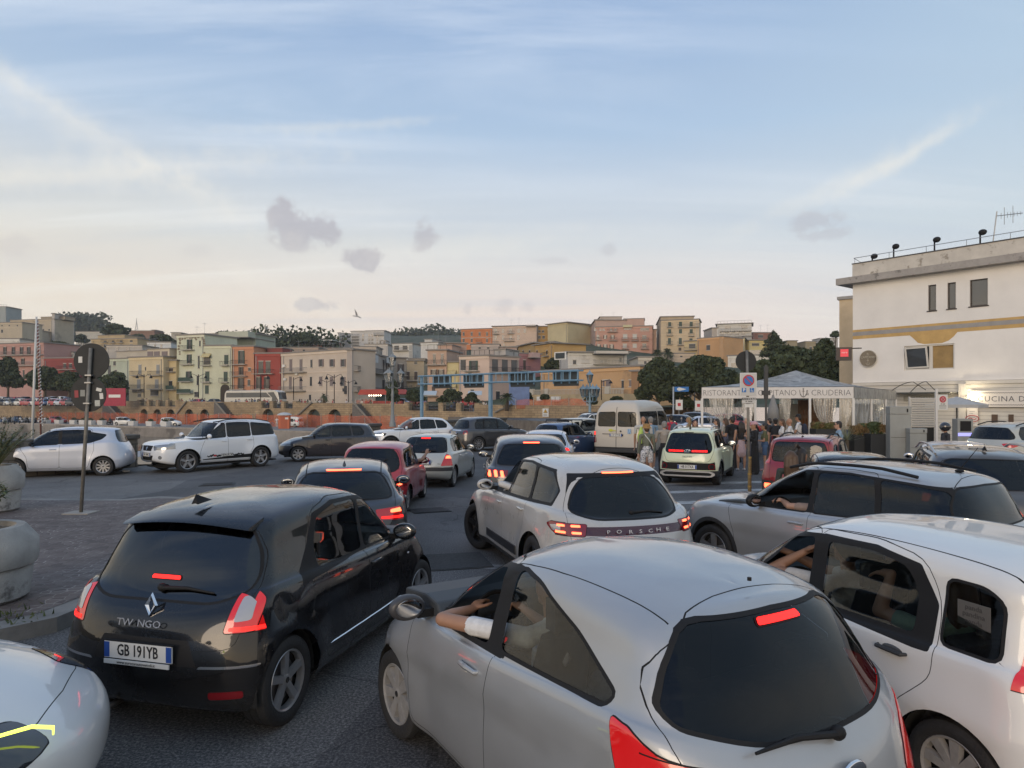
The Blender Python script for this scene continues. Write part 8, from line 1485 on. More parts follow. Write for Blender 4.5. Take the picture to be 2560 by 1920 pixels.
LV=[mat('foliage_dark',(.036,.050,.022),.8),mat('foliage_mid',(.058,.076,.032),.8),mat('foliage_light',(.075,.095,.040),.8)]; BARK=mat('bark',(.09,.07,.05),.9)
def tree(label,v,x0,x1,yt,yb,d,zb,seed,n=2600,size=.3,cat='tree',name='broadleaf_tree',lumps=9,group=None,trunk=True,dep=.7):
 ox,oy,sc=VW[v]; cx=(x0+x1)/2; w=(x1-x0)*sc/F*d/2*(1.3 if v==4 else 1.15); p=P(ox+cx*sc,1005,d); zt=CH+(HY-(oy+yt*sc))/F*d; z0=CH+(HY-(oy+yb*sc))/F*d; h=(zt-z0)/2; t=empty(name,(p.x,p.y,zb),0,label,cat,group); random.seed(seed); B=[]
 for k in range(lumps+5):
  a=k*2.4+random.uniform(-.4,.4); u=(k+.5)/(lumps+5); q=(.30+.45*random.random())*(1.0-.55*u**2); s=random.uniform(.34,.50); B.append((math.cos(a)*q*w,math.sin(a)*q*w*dep,z0-zb+h*(.16+1.40*u),w*s*(1-.25*u),w*s*dep,h*random.uniform(.30,.42)))
 B.append((0,0,z0-zb+h*1.35,w*.45,w*.4*dep,h*.64)); leafcloud(B,int(n*1.5),size,seed).build('crown',LV,t,fix=False)
 if trunk:
  m=MB(); m.smooth=True; r=max(.12,w*.06); zc=max(1,z0-zb+h*.6); m.tube([(0,0,0),(r*.3,0,zc*.5),(0,r*.4,zc)],[r*1.3,r,r*.7],8)
  for k in range(5): b=B[k]; m.tube([(0,0,zc*.55),(b[0]*.5,b[1]*.5,(zc*.6+b[2])/2),(b[0]*.9,b[1]*.9,b[2])],[r*.6,r*.4,r*.2],5)
  m.build('trunk',BARK,t)
 return t
for i,(v,x0,x1,yt,yb,d,zb,n,lb) in enumerate(((4,515,820,500,850,95,0,4200,'dark broad tree left of the gazebo, nearest the orange building'),(4,780,1245,486,800,88,0,6000,'largest dark spreading tree behind the one way arrow sign'),(4,1120,1330,600,860,92,0,2600,'smaller dark tree between the big tree and the gazebo roof'),(4,1470,1990,408,800,80,0,6500,'big green tree rising behind the gazebo roof'),(4,1890,2160,350,800,74,0,4200,'tall green tree beside the restaurant building corner'),(4,1320,1560,560,800,78,0,2600,'low tree seen behind the round sign back'),(1,-60,195,530,770,165,2,2600,'dark tree at the left edge before the pink terrace'),(1,225,545,612,800,160,2,2600,'wide low tree before the pink terrace'),(1,470,720,655,810,155,2,2200,'low tree right of the mast before the red house'),(1,885,1118,655,850,158,2,2200,'dense dark tree left of the cream house'),(1,700,900,640,830,162,2,2000,'tree hidden behind the round sign backs'),(1,890,1110,240,345,330,20,1500,'pine clump on the left skyline'),(1,1120,1270,330,400,300,18,1000,'dark bush mass above the ochre apartments'),(1,1838,2020,308,350,210,15,900,'dark treetop above the pale green house roofs'),(2,800,970,275,375,260,14,1800,'tree group left of the water tower foot'),(2,1060,1290,262,340,280,16,1600,'skyline trees above the beige block'),(2,1290,1480,300,375,300,16,1500,'trees left of the white high rise'),(1,160,270,372,420,290,15,700,'bush below the hilltop villa, left'),(1,330,640,395,480,250,12,1800,'hedge mass below the hilltop villa'),(1,1270,1530,330,430,290,15,1700,'wooded slope left of the pale green tower house'),(3,1240,1450,465,560,178,8,1500,'green tree before the striped palazzo'),(2,1885,1990,655,830,120,2,1500,'feathery palm like tree behind the lamp post'),(4,2080,2140,285,330,200,15,400,'small tree on the ridge by the beige wall'),(1,640,760,330,400,380,25,700,'shrubs under the far left hill'))): tree(lb,v,x0,x1,yt,yb,d,zb,40+i,n,.30 if d<130 else .42 if d<220 else .6,group='trees of the harbour front and hill')
for i,(v,x0,x1,yt,yb,d,lb) in enumerate(((3,48,172,735,832,122,'clipped round laurel at the left end of the railing'),(3,333,542,730,850,118,'largest clipped laurel behind the gantry'),(3,563,677,765,842,116,'small clipped laurel left of the central gantry column'),(3,1060,1146,768,822,112,'clipped laurel left of the orange terrace'),(3,1204,1292,783,822,110,'flat clipped laurel before the orange terrace'),(3,1598,1698,778,858,104,'round clipped laurel behind the lamp post with blue paint'),(3,1828,1912,803,826,104,'clipped laurel top above the minibus'),(2,2055,2212,735,830,124,'clipped laurel row left of the gantry'),(4,860,950,822,905,90,'conical clipped shrub by the three lantern lamp'))): tree(lb,v,x0,x1,yt,yb,d,1.2,90+i,1700,.2,'clipped tree','clipped_laurel',6,'clipped laurels along the promenade',dep=.9)
def palm(label,v,x,yt,yb,w,d,zb,n=34,seed=1):
 ox,oy,sc=VW[v]; p=P(ox+x*sc,1005,d); zt=CH+(HY-(oy+yt*sc))/F*d; R_=w*sc/F*d/2; zc=zt-R_*.75; t=empty('palm_tree',(p.x,p.y,zb),0,label,'palm'); random.seed(seed); m=MB(); h=zc-zb
 for k in range(n):
  a=random.uniform(0,2*PI); e=random.uniform(-.6,1.3); L_=R_*random.uniform(.8,1.1); pts=[Vector((0,0,h))+Vector((math.cos(a)*math.cos(e)*L_*u,math.sin(a)*math.cos(e)*L_*u,math.sin(e)*L_*u-.55*L_*u*u)) for u in np.linspace(0,1,9)]; sd=Vector((-math.sin(a),math.cos(a),0))
  for i in range(1,9):
   q=pts[i]; l=R_*.30*(1-.5*i/9); m.mi=k%3; dr=(pts[i]-pts[i-1]).normalized()
   for s in (-1,1):
    for z in (0,.5): b=q-(pts[i]-pts[i-1])*z; m.add([b,b+dr*.05*R_,b+sd*s*l+dr*l*.5-Vector((0,0,l*.45))],[(0,1,2)])
 m.build('fronds',LV,t,fix=False); m=MB(); m.smooth=True; m.tube([(0,0,0),(0,0,h)],[.3,.24],8); m.build('trunk',BARK,t)
palm('palm on the promenade left of the orange netting',3,925,742,890,160,100,1,40,3); palm('left of two palms under the beige apartment house',4,655,412,510,130,190,8,34,5); palm('right of two palms under the beige apartment house',4,745,405,510,130,192,8,34,7); palm('small palm by the bicycles on the promenade',2,1350,755,830,100,126,1.6,26,9)
def conifer(label,v,x,yt,yb,w,d,zb):
 ox,oy,sc=VW[v]; p=P(ox+x*sc,1005,d); zt=CH+(HY-(oy+yt*sc))/F*d; z0=CH+(HY-(oy+yb*sc))/F*d; R_=w*sc/F*d/2; t=empty('conifer_tree',(p.x,p.y,zb),0,label,'tree'); B=[]; random.seed(77)
 for k in range(26):
  u=k/25; z=z0-zb+(zt-z0)*(u**.9); r=R_*(1-u)**.75*random.uniform(.75,1.1)+.1
  for j in range(3): a=random.uniform(0,2*PI); B.append((math.cos(a)*r*.55,math.sin(a)*r*.55,z,r*.5,r*.5,.28))
 leafcloud(B,3600,.24,5).build('crown',LV,t,fix=False); m=MB(); m.tube([(0,0,0),(0,0,zt-zb-.3)],[.3,.05],7); m.build('trunk',BARK,t)
conifer('dark layered conifer on the right skyline',4,1605,285,480,250,150,5)
B=[];random.seed(3)
def far(v,x0,x1,yt,yb,d,n,seed):
 ox,oy,sc=VW[v]; B=[]; random.seed(seed)
 for k in range(n): x=random.uniform(x0,x1); p=P(ox+x*sc,0,d+random.uniform(-40,40)); z=CH+(HY-(oy+(yt+(yb-yt)*random.random())*sc))/F*d; B.append((p.x,p.y,z,9,9,4.5))
 return B
for i,(a,lb) in enumerate(((far(1,560,900,225,330,640,70,1)+far(1,640,760,202,240,660,14,2),'blue green wooded hill at the left skyline'),(far(2,1860,2212,275,350,690,70,3)+far(3,0,520,262,330,690,110,4)+far(3,170,400,238,262,700,20,5),'far wooded ridge behind the high rise'),(far(2,400,1480,330,400,330,60,6),'scrub and gardens between the upper houses'))):
 leafcloud(a,5200,1.6 if i<2 else .9,20+i).build('wooded_hill',LV,fix=False,kind='stuff',label=lb,cat='woodland')
# ---------- people
SK=[mat('skin_light',(.46,.27,.19),.55,var=.05,scale=20),mat('skin_tan',(.33,.18,.115),.55,var=.05,scale=20),mat('skin_brown',(.20,.105,.065),.55)]
def cm(c,key=None): return mat(key or 'cloth_%02x%02x%02x'%tuple(int(255*v) for v in c),c,.85,var=.12,scale=25)
HAIR={'d':mat('hair_dark',(.018,.013,.011),.55),'b':mat('hair_brown',(.07,.038,.02),.55),'l':mat('hair_blond',(.30,.20,.10),.6),'g':mat('hair_grey',(.20,.19,.18),.7),'r':mat('hair_auburn',(.10,.03,.015),.55)}
def blob(name,prims,mats,parent,vox=.012,smooth=3):
 """prims = (points, radii, material, flatness); all merged into one skin, coloured by the nearest piece"""
 m=MB()
 for pts,rs,mi,fl in prims:
  rs=rs if isinstance(rs,(list,tuple)) else [rs]*len(pts)
  if len(pts)==1: m.ell(pts[0],tuple(rs) if len(rs)==3 else rs[0],12,8); continue
  m.tube(pts,rs,10,flat=fl)
  for p,r in zip(pts,rs): m.ell(p,(r,r*fl,r) if fl!=1 else r,10,7)
 me=bpy.data.meshes.new('t'); me.from_pydata(m.v,[],m.f); o=bpy.data.objects.new('t',me); C.objects.link(o)
 b=bmesh.new(); b.from_mesh(me); bmesh.ops.recalc_face_normals(b,faces=b.faces); b.to_mesh(me); b.free()
 r=o.modifiers.new('r','REMESH'); r.mode='VOXEL'; r.voxel_size=vox; s=o.modifiers.new('s','SMOOTH'); s.factor=.5; s.iterations=smooth
 dg=bpy.context.evaluated_depsgraph_get(); out=bpy.data.meshes.new_from_object(o.evaluated_get(dg)); bpy.data.objects.remove(o); out.name=name
 n=len(out.polygons); cen=np.zeros(n*3); out.polygons.foreach_get('center',cen); cen=cen.reshape(-1,3); best=np.full(n,1e9); idx=np.zeros(n,int)
 for pts,rs,mi,fl in prims:
  rs=rs if isinstance(rs,(list,tuple)) else [rs]*len(pts); P_=np.array([tuple(p) for p in pts])
  if len(pts)==1: d=np.linalg.norm(cen-P_[0],axis=1)-(max(rs) if len(rs)==3 else rs[0])
  else:
   d=np.full(n,1e9)
   for i in range(len(pts)-1):
    a,bb=P_[i],P_[i+1]; ab=bb-a; t=np.clip(((cen-a)@ab)/max(ab@ab,1e-9),0,1); dd=np.linalg.norm(cen-(a+t[:,None]*ab),axis=1)-(rs[i]+(rs[i+1]-rs[i])*t); d=np.minimum(d,dd)
  k=d<best; best[k]=d[k]; idx[k]=mi
 for mt in mats: out.materials.append(mt)
 out.polygons.foreach_set('material_index',idx.tolist()); out.polygons.foreach_set('use_smooth',[True]*n); out.update(); return link(name,out,parent)
def V(*a): return Vector(a)
def hand(w,d,up,s,mi,curl=.5,sc=1.0,spread=1.0):
 """palm and five bent fingers from wrist w along d; s = side of the thumb"""
 d=V(*d).normalized(); up=V(*up); up=(up-d*up.dot(d)).normalized(); sd=d.cross(up)*s; w=V(*w); pr=[([w,w+d*.045*sc,w+d*.085*sc],[.024*sc,.034*sc,.036*sc],mi,.55)]
 pr=[([w,w+d*.05*sc],[.026*sc,.028*sc],mi,1)]+[([w+d*.03*sc+sd*.017*k*sc,w+d*.088*sc+sd*.019*k*sc],[.017*sc,.0145*sc],mi,1) for k in (-1.2,-.4,.4,1.2)]
 for k,(o,l) in enumerate(((1.35,.066),(.45,.076),(-.45,.070),(-1.35,.054))):
  b=w+d*.088*sc+sd*.019*o*sc*spread; c1=curl*(.6+.12*k); p=[b]; dd=d
  for j,f in enumerate((.45,.32,.23)): a=c1*(j+1)*.8; dd=(d*math.cos(a)-up*math.sin(a)); p.append(p[-1]+dd*l*f*sc*1.15)
  pr.append((p,[.0105*sc,.0098*sc,.009*sc,.0078*sc],mi,1))
 b=w+d*.02*sc+sd*.024*sc; t1=(d*.6+sd*.75-up*.25).normalized(); pr.append(([b,b+t1*.038*sc,b+t1*.062*sc+d*.012*sc,b+t1*.075*sc+d*.03*sc],[.015*sc,.0125*sc,.011*sc,.009*sc],mi,1)); return pr
ARM={'down':((.16,.03,-1),(.04,.18,-1)),'bent':((.14,.10,-1),(-.25,1,.05)),'phone':((.12,.25,-1),(-.45,.9,.55)),'hip':((.55,-.15,-1),(-.75,.25,-.45)),'back':((.2,-.35,-1),(.05,-.05,-1)),'bag':((.10,.0,-1),(.02,.06,-1)),'face':((.15,.45,-.8),(-.25,.35,1)),'reach':((.2,.95,-.25),(.05,1,.12)),'fold':((.20,.18,-1),(-.95,.42,.12))}
def human(H,arms=('down','down'),legs='stand',skin=0,top=1,bot=2,sleeve='short',bottom='long',shoe=3,fat=1.0,turn=0.0,tilt=0.0,female=False,sit=False):
 """prims of a figure facing +Y; materials 0 skin 1 top 2 bottom 3 shoe"""
 h=H; pr=[]; hw=.085*h*fat*(1.05 if female else 1); sh=.118*h*(0.90 if female else 1.02)*(.5+.5*fat); q=h/1.75*fat
 pr.append(([V(0,0,.50*h),V(0,.0,.56*h),V(0,.0,.63*h)],[.108*q*(1.08 if female else 1),.125*q*(1.06 if female else 1),.112*q*(.92 if female else 1)],2 if bottom!='dress' else 1,.72))
 pr.append(([V(0,0,.62*h),V(0,.012*q,.70*h),V(0,.0,.77*h)],[.115*q*(.92 if female else 1),.135*q,.130*q*(.93 if female else 1)],1,.70))
 if female: pr.append(([V(-.055*q,.075*q,.725*h)],[.055*q],1,1)); pr.append(([V(.055*q,.075*q,.725*h)],[.055*q],1,1))
 pr.append(([V(-sh*.8,0,.805*h),V(0,-.005,.822*h),V(sh*.8,0,.805*h)],[.055*q,.066*q,.055*q],1,.85))
 hc=V(0,.022,.935*h); ct,st=math.cos(turn),math.sin(turn); fr=V(-st,ct,0)
 pr.append(([V(0,-.008,.83*h),V(0,.006,.875*h)],[.052,.050],0,1)); pr.append(([hc],[.076,.094,.112],0,1)); pr.append(([hc+fr*.035-V(0,0,.055),hc+fr*.060-V(0,0,.085)],[.052,.036],0,1)); pr.append(([hc+fr*.088+V(0,0,-.0),hc+fr*.108-V(0,0,.032)],[.012,.017],0,1))
 for s in (-1,1): e=hc+V(ct*s,st*s,0)*.076-V(0,0,.01); pr.append(([e-V(0,0,.02),e+V(0,0,.018)],[.013,.016],0,1))
 W=[]
 for i,s in enumerate((-1,1)):
  a,b=ARM[arms[i]] if isinstance(arms[i],str) else arms[i]; S_=V(s*sh,0,.805*h); u=V(a[0]*s,a[1],a[2]).normalized(); f=V(b[0]*s,b[1],b[2]).normalized(); E_=S_+u*.172*h; Wr=E_+f*.150*h; mu=0 if sleeve=='none' else 1; ml=1 if sleeve=='long' else 0; r=q**.5
  if sleeve=='short': M_=S_+u*.10*h; pr.append(([S_,M_],[.052*r,.050*r],1,1)); pr.append(([M_,E_],[.043*r,.037*r],0,1))
  else: pr.append(([S_,E_],[.050*r,.040*r],mu,1))
  pr.append(([E_,E_+f*.05*h,Wr],[.037*r,.037*r,.024*r],ml,1)); W.append((Wr,f,s)); pr+=hand(Wr,f,(0,.6,.8) if abs(f.z)<.6 else (-s*1.0,.1,0),-s if arms[i] not in('down','bag','back') else 1,0,.55,h/1.75)
 st_={'stand':((0,0),(0,0)),'stride':((.10,.03),(-.13,-.10)),'wide':((.0,.02),(.0,-.02))}[legs]
 for i,s in enumerate((-1,1)):
  hp=V(s*hw*.62,0,.50*h); k=V(s*hw*(.75 if legs!='wide' else 1.2),st_[i][0]*1.0,.275*h); an=V(s*hw*(.72 if legs!='wide' else 1.5),st_[i][1]*1.4,.045*h); f=q**.7
  lm={'long':(2,2),'shorts':(2,0),'skirt':(0,0),'dress':(1,1),'crop':(2,0)}[bottom]
  if bottom in('shorts',): mk=hp.lerp(k,.62); pr.append(([hp,mk],[.088*f,.080*f],2,1)); pr.append(([mk,k],[.064*f,.052*f],0,1))
  else: pr.append(([hp,k],[.082*f,.056*f+.008*(lm[0]!=0)],lm[0],1))
  pr.append(([k,k.lerp(an,.35)+V(0,-.012,0),an],[.052*f+.006*(lm[1]!=0),.055*f+.006*(lm[1]!=0),.034*f+.014*(lm[1]!=0)],lm[1],1)); pr.append(([an-V(0,.03,.02*h),an+V(0,.05,-.022*h),an+V(0,.14,-.028*h)],[.036,.038,.030],3,.9))
 if bottom=='skirt' or bottom=='dress':
  z0=.36*h if bottom=='skirt' else .05*h; pr.append(([V(0,0,.56*h),V(0,0,(.56*h+z0)/2),V(0,0,z0)],[.12*q,.15*q,.17*q],2 if bottom=='skirt' else 1,.8))
 return pr,hc,fr,W
def hairdo(style,hc,fr,hm,parent,h=1.7,hatm=None):
 bk=-fr; pr=[]
 if style=='bald': return
 if style in('short','long','bun','pony','bob','cap','hat'):
  pr.append(([hc+V(0,0,.022)+bk*.018],[.088,.100,.102],0,1)); pr.append(([hc+bk*.045-V(0,0,.03)],[.072,.070,.082],0,1))
 if style in('long','bob','pony'):
  L_={'long':.30,'bob':.12,'pony':.05}[style]; 
  for s in (-1,0,1): o=V(-fr.y,fr.x,0)*s*.055; pr.append(([hc+bk*.06+o+V(0,0,.02),hc+bk*.085+o*1.1-V(0,0,.12),hc+bk*.075+o-V(0,0,.08+L_)],[.05,.055,.03],0,1))
 if style=='pony': pr.append(([hc+bk*.07+V(0,0,.12),hc+bk*.14+V(0,0,.17),hc+bk*.19+V(0,0,.10)],[.03,.042,.02],0,1))
 if style=='bun': pr.append(([hc+bk*.10+V(0,0,.06)],[.045],0,1))
 m=[HAIR[hm]]; keep=blob('hair',pr,m,parent,.014,2)
 b=bmesh.new(); b.from_mesh(keep.data); dl=[v for v in b.verts if (v.co-hc).dot(fr)>.035+max(0,(v.co.z-hc.z))*.55-.0 and v.co.z<hc.z+.085]; bmesh.ops.delete(b,geom=dl,context='VERTS'); b.to_mesh(keep.data); b.free()
 if style in('cap','hat'):
  q=MB(); q.smooth=True; z=hc.z+.045
  if style=='cap': q.lathe([(.102,z-.01),(.103,z+.03),(.085,z+.075),(.04,z+.095),(.001,z+.10)],c=(hc.x+bk.x*.01,hc.y+bk.y*.01,0),n=16); a=math.atan2(fr.y,fr.x); q.prism([(hc.x+.09*math.cos(a+t),hc.y+.09*math.sin(a+t)) for t in np.linspace(.9,-.9,7)]+[(hc.x+.175*math.cos(a+t),hc.y+.175*math.sin(a+t)) for t in np.linspace(-.4,.4,5)],z-.012,z,axis='Z')
  else: q.lathe([(.15,z-.045),(.125,z-.02),(.11,z-.0),(.108,z+.06),(.07,z+.09),(.001,z+.095)],c=(hc.x,hc.y,0),n=18)
  q.build('cap' if style=='cap' else 'sun_hat',hatm,parent,smooth=True)
def face(hc,fr,parent,glasses=False):
 r=V(fr.y,-fr.x,0); q=MB()
 if glasses:
  for s in (-1,1): q.ell(hc+fr*.094+r*s*.034+V(0,0,.004),(.030,.012,.022),8,5,rz=math.atan2(r.y,r.x)); q.tube([hc+fr*.085+r*s*.06+V(0,0,.008),hc+r*s*.078+V(0,0,.012)],.004,4)
  q.build('sunglasses',BLK,parent)
 else:
  for s in (-1,1): q.ell(hc+fr*.088+r*s*.031+V(0,0,.006),(.014,.008,.007),8,5,rz=math.atan2(r.y,r.x)); q.ell(hc+fr*.090+r*s*.032+V(0,0,.024),(.018,.006,.004),6,4,rz=math.atan2(r.y,r.x))
  q.build('eyes',HAIR['d'],parent); 
 q=MB(); q.ell(hc+fr*.093-V(0,0,.058),(.022,.008,.006),8,5,rz=math.atan2(r.y,r.x)); q.build('mouth',mat('lips',(.26,.08,.07),.5),parent)
def person(label,px,py,d,H,yaw,hair='short',hc_='d',topc=(.1,.1,.1),botc=(.03,.03,.04),shoec=(.04,.04,.04),skin=0,pack=None,glasses=False,hatc=None,z=0,botm=None,group='people waiting by the restaurant gazebo',at=None,vox=.013,**k):
 p=P(px,py,d) if at is None else V(*at); t=empty('person',(p.x,p.y,z),yaw,label,'person',group); pr,hc,fr,W=human(H,**k)
 blob('body',pr,[SK[skin],cm(topc),botm or cm(botc),cm(shoec)],t,vox); hairdo(hair,hc,fr,hc_,t,H,cm(hatc) if hatc else None); face(hc,fr,t,glasses)
 if pack:
  q=MB(); q.smooth=True; q.ell((0,-.20,.70*H),(.16,.11,.22),12,8); q.ell((0,-.27,.66*H),(.11,.06,.12),10,6); o=q.build('backpack',cm(pack),t,smooth=True); q=MB(); q.smooth=True
  for s in (-1,1): q.tube([(s*.09,-.14,.78*H),(s*.10,.0,.845*H),(s*.105,.115,.78*H),(s*.12,.10,.68*H),(s*.14,-.08,.62*H)],.016,5)
  q.build('strap',cm(pack),o)
 return t,W
def bagobj(name,label,t,W,i,size,mt,drop=.0,handles=.28):
 w=t.matrix_basis@(W[i][0]+W[i][1]*.09) if False else (Matrix.Translation(t.location)@Matrix.Rotation(t.rotation_euler.z,4,'Z'))@(W[i][0]+W[i][1]*.09); o=empty(name,(w.x,w.y,max(size[2]*.5+.005,w.z-handles-size[2]*.5)),t.rotation_euler.z,label,'bag'); q=MB(); q.smooth=True
 pts=[]; n=6; vs=[]
 for j in range(n+1):
  u=j/n; s=1.0-.18*u+.06*math.sin(3*u*PI); vs+=[(size[0]/2*s*math.cos(a)*(1 if abs(math.cos(a))>.5 else 1),size[1]/2*s*math.sin(a),(u-.5)*size[2]) for a in np.linspace(0,2*PI,13)[:-1]]
 q.add(vs,[(12*j+k,12*j+(k+1)%12,12*j+12+(k+1)%12,12*j+12+k) for j in range(n) for k in range(12)]+[tuple(range(12))]); q.build('bag_body',mt,o,smooth=True); q=MB(); zt=size[2]/2; hh=w.z-o.location.z
 for s in (-1,1): q.tube([(-size[0]*.3,s*.02,zt-.03),(-size[0]*.15,s*.01,zt+(hh-zt)*.75),(0,0,hh),(size[0]*.15,s*.01,zt+(hh-zt)*.75),(size[0]*.3,s*.02,zt-.03)],.008,5)
 q.build('bag_handles',mt,o); return o
FLOR=nodes_mat('floral_print',lambda nt,N,L,b:L.new(ramp(N,L,nz(N,L,N.new('ShaderNodeTexCoord').outputs['Object'],26,3,.6,.8),[(.50,(.60,.60,.62)),(.55,(.06,.07,.11))],'CONSTANT'),b.inputs['Base Color']),.85)
UP=R(0)
t,W=person('woman seen from behind in a straw hat, olive cardigan and floral shorts',1617,1005,20.1,1.64,R(8),'hat','b',(.14,.15,.115),(.4,.4,.4),(.3,.25,.2),0,hatc=(.30,.17,.06),botm=FLOR,arms=('down','down'),sleeve='long',bottom='shorts',female=True,fat=1.12); bagobj('carrier_bag','translucent white carrier bag held by the woman in the straw hat',t,W,0,(.34,.16,.36),mat('pale_plastic',(.50,.51,.46),.4,var=.25,scale=14)); q=MB(); q.smooth=True; q.tube([(-.10,-.10,1.36),(.02,-.15,1.2),(.14,-.13,1.0),(.19,-.05,.86)],.012,5); q.build('shoulder_strap',PLW,t)
t,W=person('tall bald man in a grey tee with a lime green drawstring bag on his back',1608,1005,22.4,1.84,R(-12),'bald','d',(.42,.42,.42),(.12,.12,.12),(.5,.5,.5),1,bottom='shorts',arms=('bag','down'),fat=1.1); q=MB(); q.smooth=True; q.tube([(-.05,-.17,1.50),(-.07,-.20,1.35),(-.08,-.22,1.15),(-.08,-.2,.98)],[.05,.12,.17,.13],12,flat=.6); q.build('drawstring_bag',mat('lime_fabric',(.42,.55,.12),.7,var=.2,scale=9),t,smooth=True)
person('grey haired man in a light blue shirt beside the bald man',1627,1005,23.6,1.80,R(15),'short','g',(.17,.26,.36),(.10,.10,.11),(.5,.5,.5),0,arms=('down','bent'),bottom='shorts')
person('man with grey hair and beige polo seen from behind, hand on hip',1661,1005,21.2,1.71,R(6),'short','g',(.34,.30,.26),(.02,.02,.022),(.03,.03,.03),0,arms=('bent','down'),fat=1.15)
person('man in a bright red shirt with a dark backpack by the minibus door',1678,1005,27.0,1.80,R(20),'short','d',(.45,.03,.06),(.03,.03,.04),(.04,.04,.04),1,pack=(.06,.09,.12))
person('blond woman half hidden right of the minibus',1722,1005,30,1.64,R(60),'long','l',(.30,.24,.18),(.06,.06,.08),female=True)
person('auburn haired woman whose head shows over the pale yellow car',1738,1005,25.3,1.62,R(170),'bob','r',(.20,.05,.06),(.05,.05,.06),female=True)
person('dark haired woman in sunglasses looking left over the pale yellow car',1793,1005,26.0,1.67,R(75),'long','d',(.30,.22,.20),(.05,.05,.06),female=True,glasses=True)
person('brown haired woman left of the big man in black',1814,1005,27.2,1.66,R(40),'long','b',(.36,.34,.30),(.10,.10,.14),female=True)
t,W=person('big man in a black tee shirt with sunglasses, arm hanging down',1831,1005,23.7,1.80,R(30),'short','d',(.010,.010,.012),(.03,.03,.035),(.05,.05,.05),1,glasses=True,fat=1.28,arms=('bent','down')); bagobj('black_handbag','black handbag hanging from the hand of the big man in black',t,W,1,(.40,.18,.30),BLK)
person('woman in a black vest with pale pink clothes tied round her waist',1853,1005,23.2,1.65,R(0),'long','d',(.012,.012,.014),(.40,.30,.32),(.4,.4,.4),1,female=True,sleeve='none',bottom='skirt')
person('bald man behind the sign pole',1866,1005,25.3,1.72,R(-30),'bald','d',(.36,.25,.19),(.10,.10,.12),skin=0)
person('woman all in long black with a white and red cap',1887,1005,22.0,1.66,R(95),'cap','d',(.008,.008,.010),(.01,.01,.012),(.02,.02,.02),1,hatc=(.50,.30,.33),arms=('phone','bent'),sleeve='long',bottom='dress',female=True)
person('girl in an olive top and denim shorts looking left',1912,1005,23.1,1.58,R(70),'bun','d',(.10,.10,.045),(.05,.09,.17),(.3,.2,.2),1,arms=('bent','down'),bottom='shorts',female=True)
person('woman in black with a small rucksack behind the girl in denim shorts',1939,1005,25.6,1.69,R(-20),'bun','d',(.012,.012,.014),(.02,.02,.022),skin=0,pack=(.012,.012,.014),female=True); person('short dark haired boy between two women in the queue',1924,1005,27,1.66,R(60),'short','d',(.04,.04,.05),(.05,.05,.07))
t,W=person('woman in a white top with long wavy dark hair facing left',1956,1005,25.2,1.68,R(75),'long','b',(.60,.60,.60),(.02,.02,.025),skin=1,female=True,arms=('bent','bag')); bagobj('red_bag','dark red bag held low by the woman in the white top',t,W,0,(.34,.2,.36),mat('wine_fabric',(.16,.01,.02),.8))
person('bald bearded man in a white tee with a cross body strap',1975,1005,23.4,1.75,R(62),'bald','d',(.58,.58,.58),(.05,.05,.06),skin=1,arms=('bent','down'))
person('tall man in a black cap and white tee with a navy backpack',1997,1005,25.8,1.83,R(58),'cap','d',(.60,.60,.61),(.06,.06,.07),skin=1,hatc=(.012,.012,.014),pack=(.02,.025,.045),arms=('phone','down'))
person('man in sunglasses and a pale blue shirt behind the wine red car',2097,1005,20.6,1.73,R(75),'short','d',(.22,.32,.42),(.08,.08,.10),skin=0,glasses=True,arms=('phone','down'))
person('young woman with long brown hair and dark green top by the silver crossover roof',1977,1005,10.75,1.52,R(-15),'long','b',(.035,.045,.04),(.03,.03,.04),skin=0,female=True,group='two women talking between the cars',vox=.010)
person('woman with a dark ponytail and white vest holding out her arm',2003,1005,11.2,1.54,R(-62),'pony','d',(.55,.55,.55),(.03,.03,.04),skin=1,female=True,sleeve='none',arms=('bent','reach'),group='two women talking between the cars',vox=.010)
t,W=person('motorcyclist in a dark helmet behind the silver blue car',2000+915*.39773,1005,21,1.62,R(80),'bald','d',(.03,.03,.035),(.03,.03,.03),skin=1,group='motorcyclist'); q=MB(); q.smooth=True; q.ell((0,.01,1.545),(.135,.155,.145),16,10); hq=q.build('helmet',mat('helmet_black',(.02,.02,.022),.15,coat=1),t,smooth=True); q=MB(); q.ell((0,.10,1.53),(.10,.07,.05),12,6); q.build('visor',mat('visor_smoke',(.05,.06,.07),.05,coat=1),hq,smooth=True)
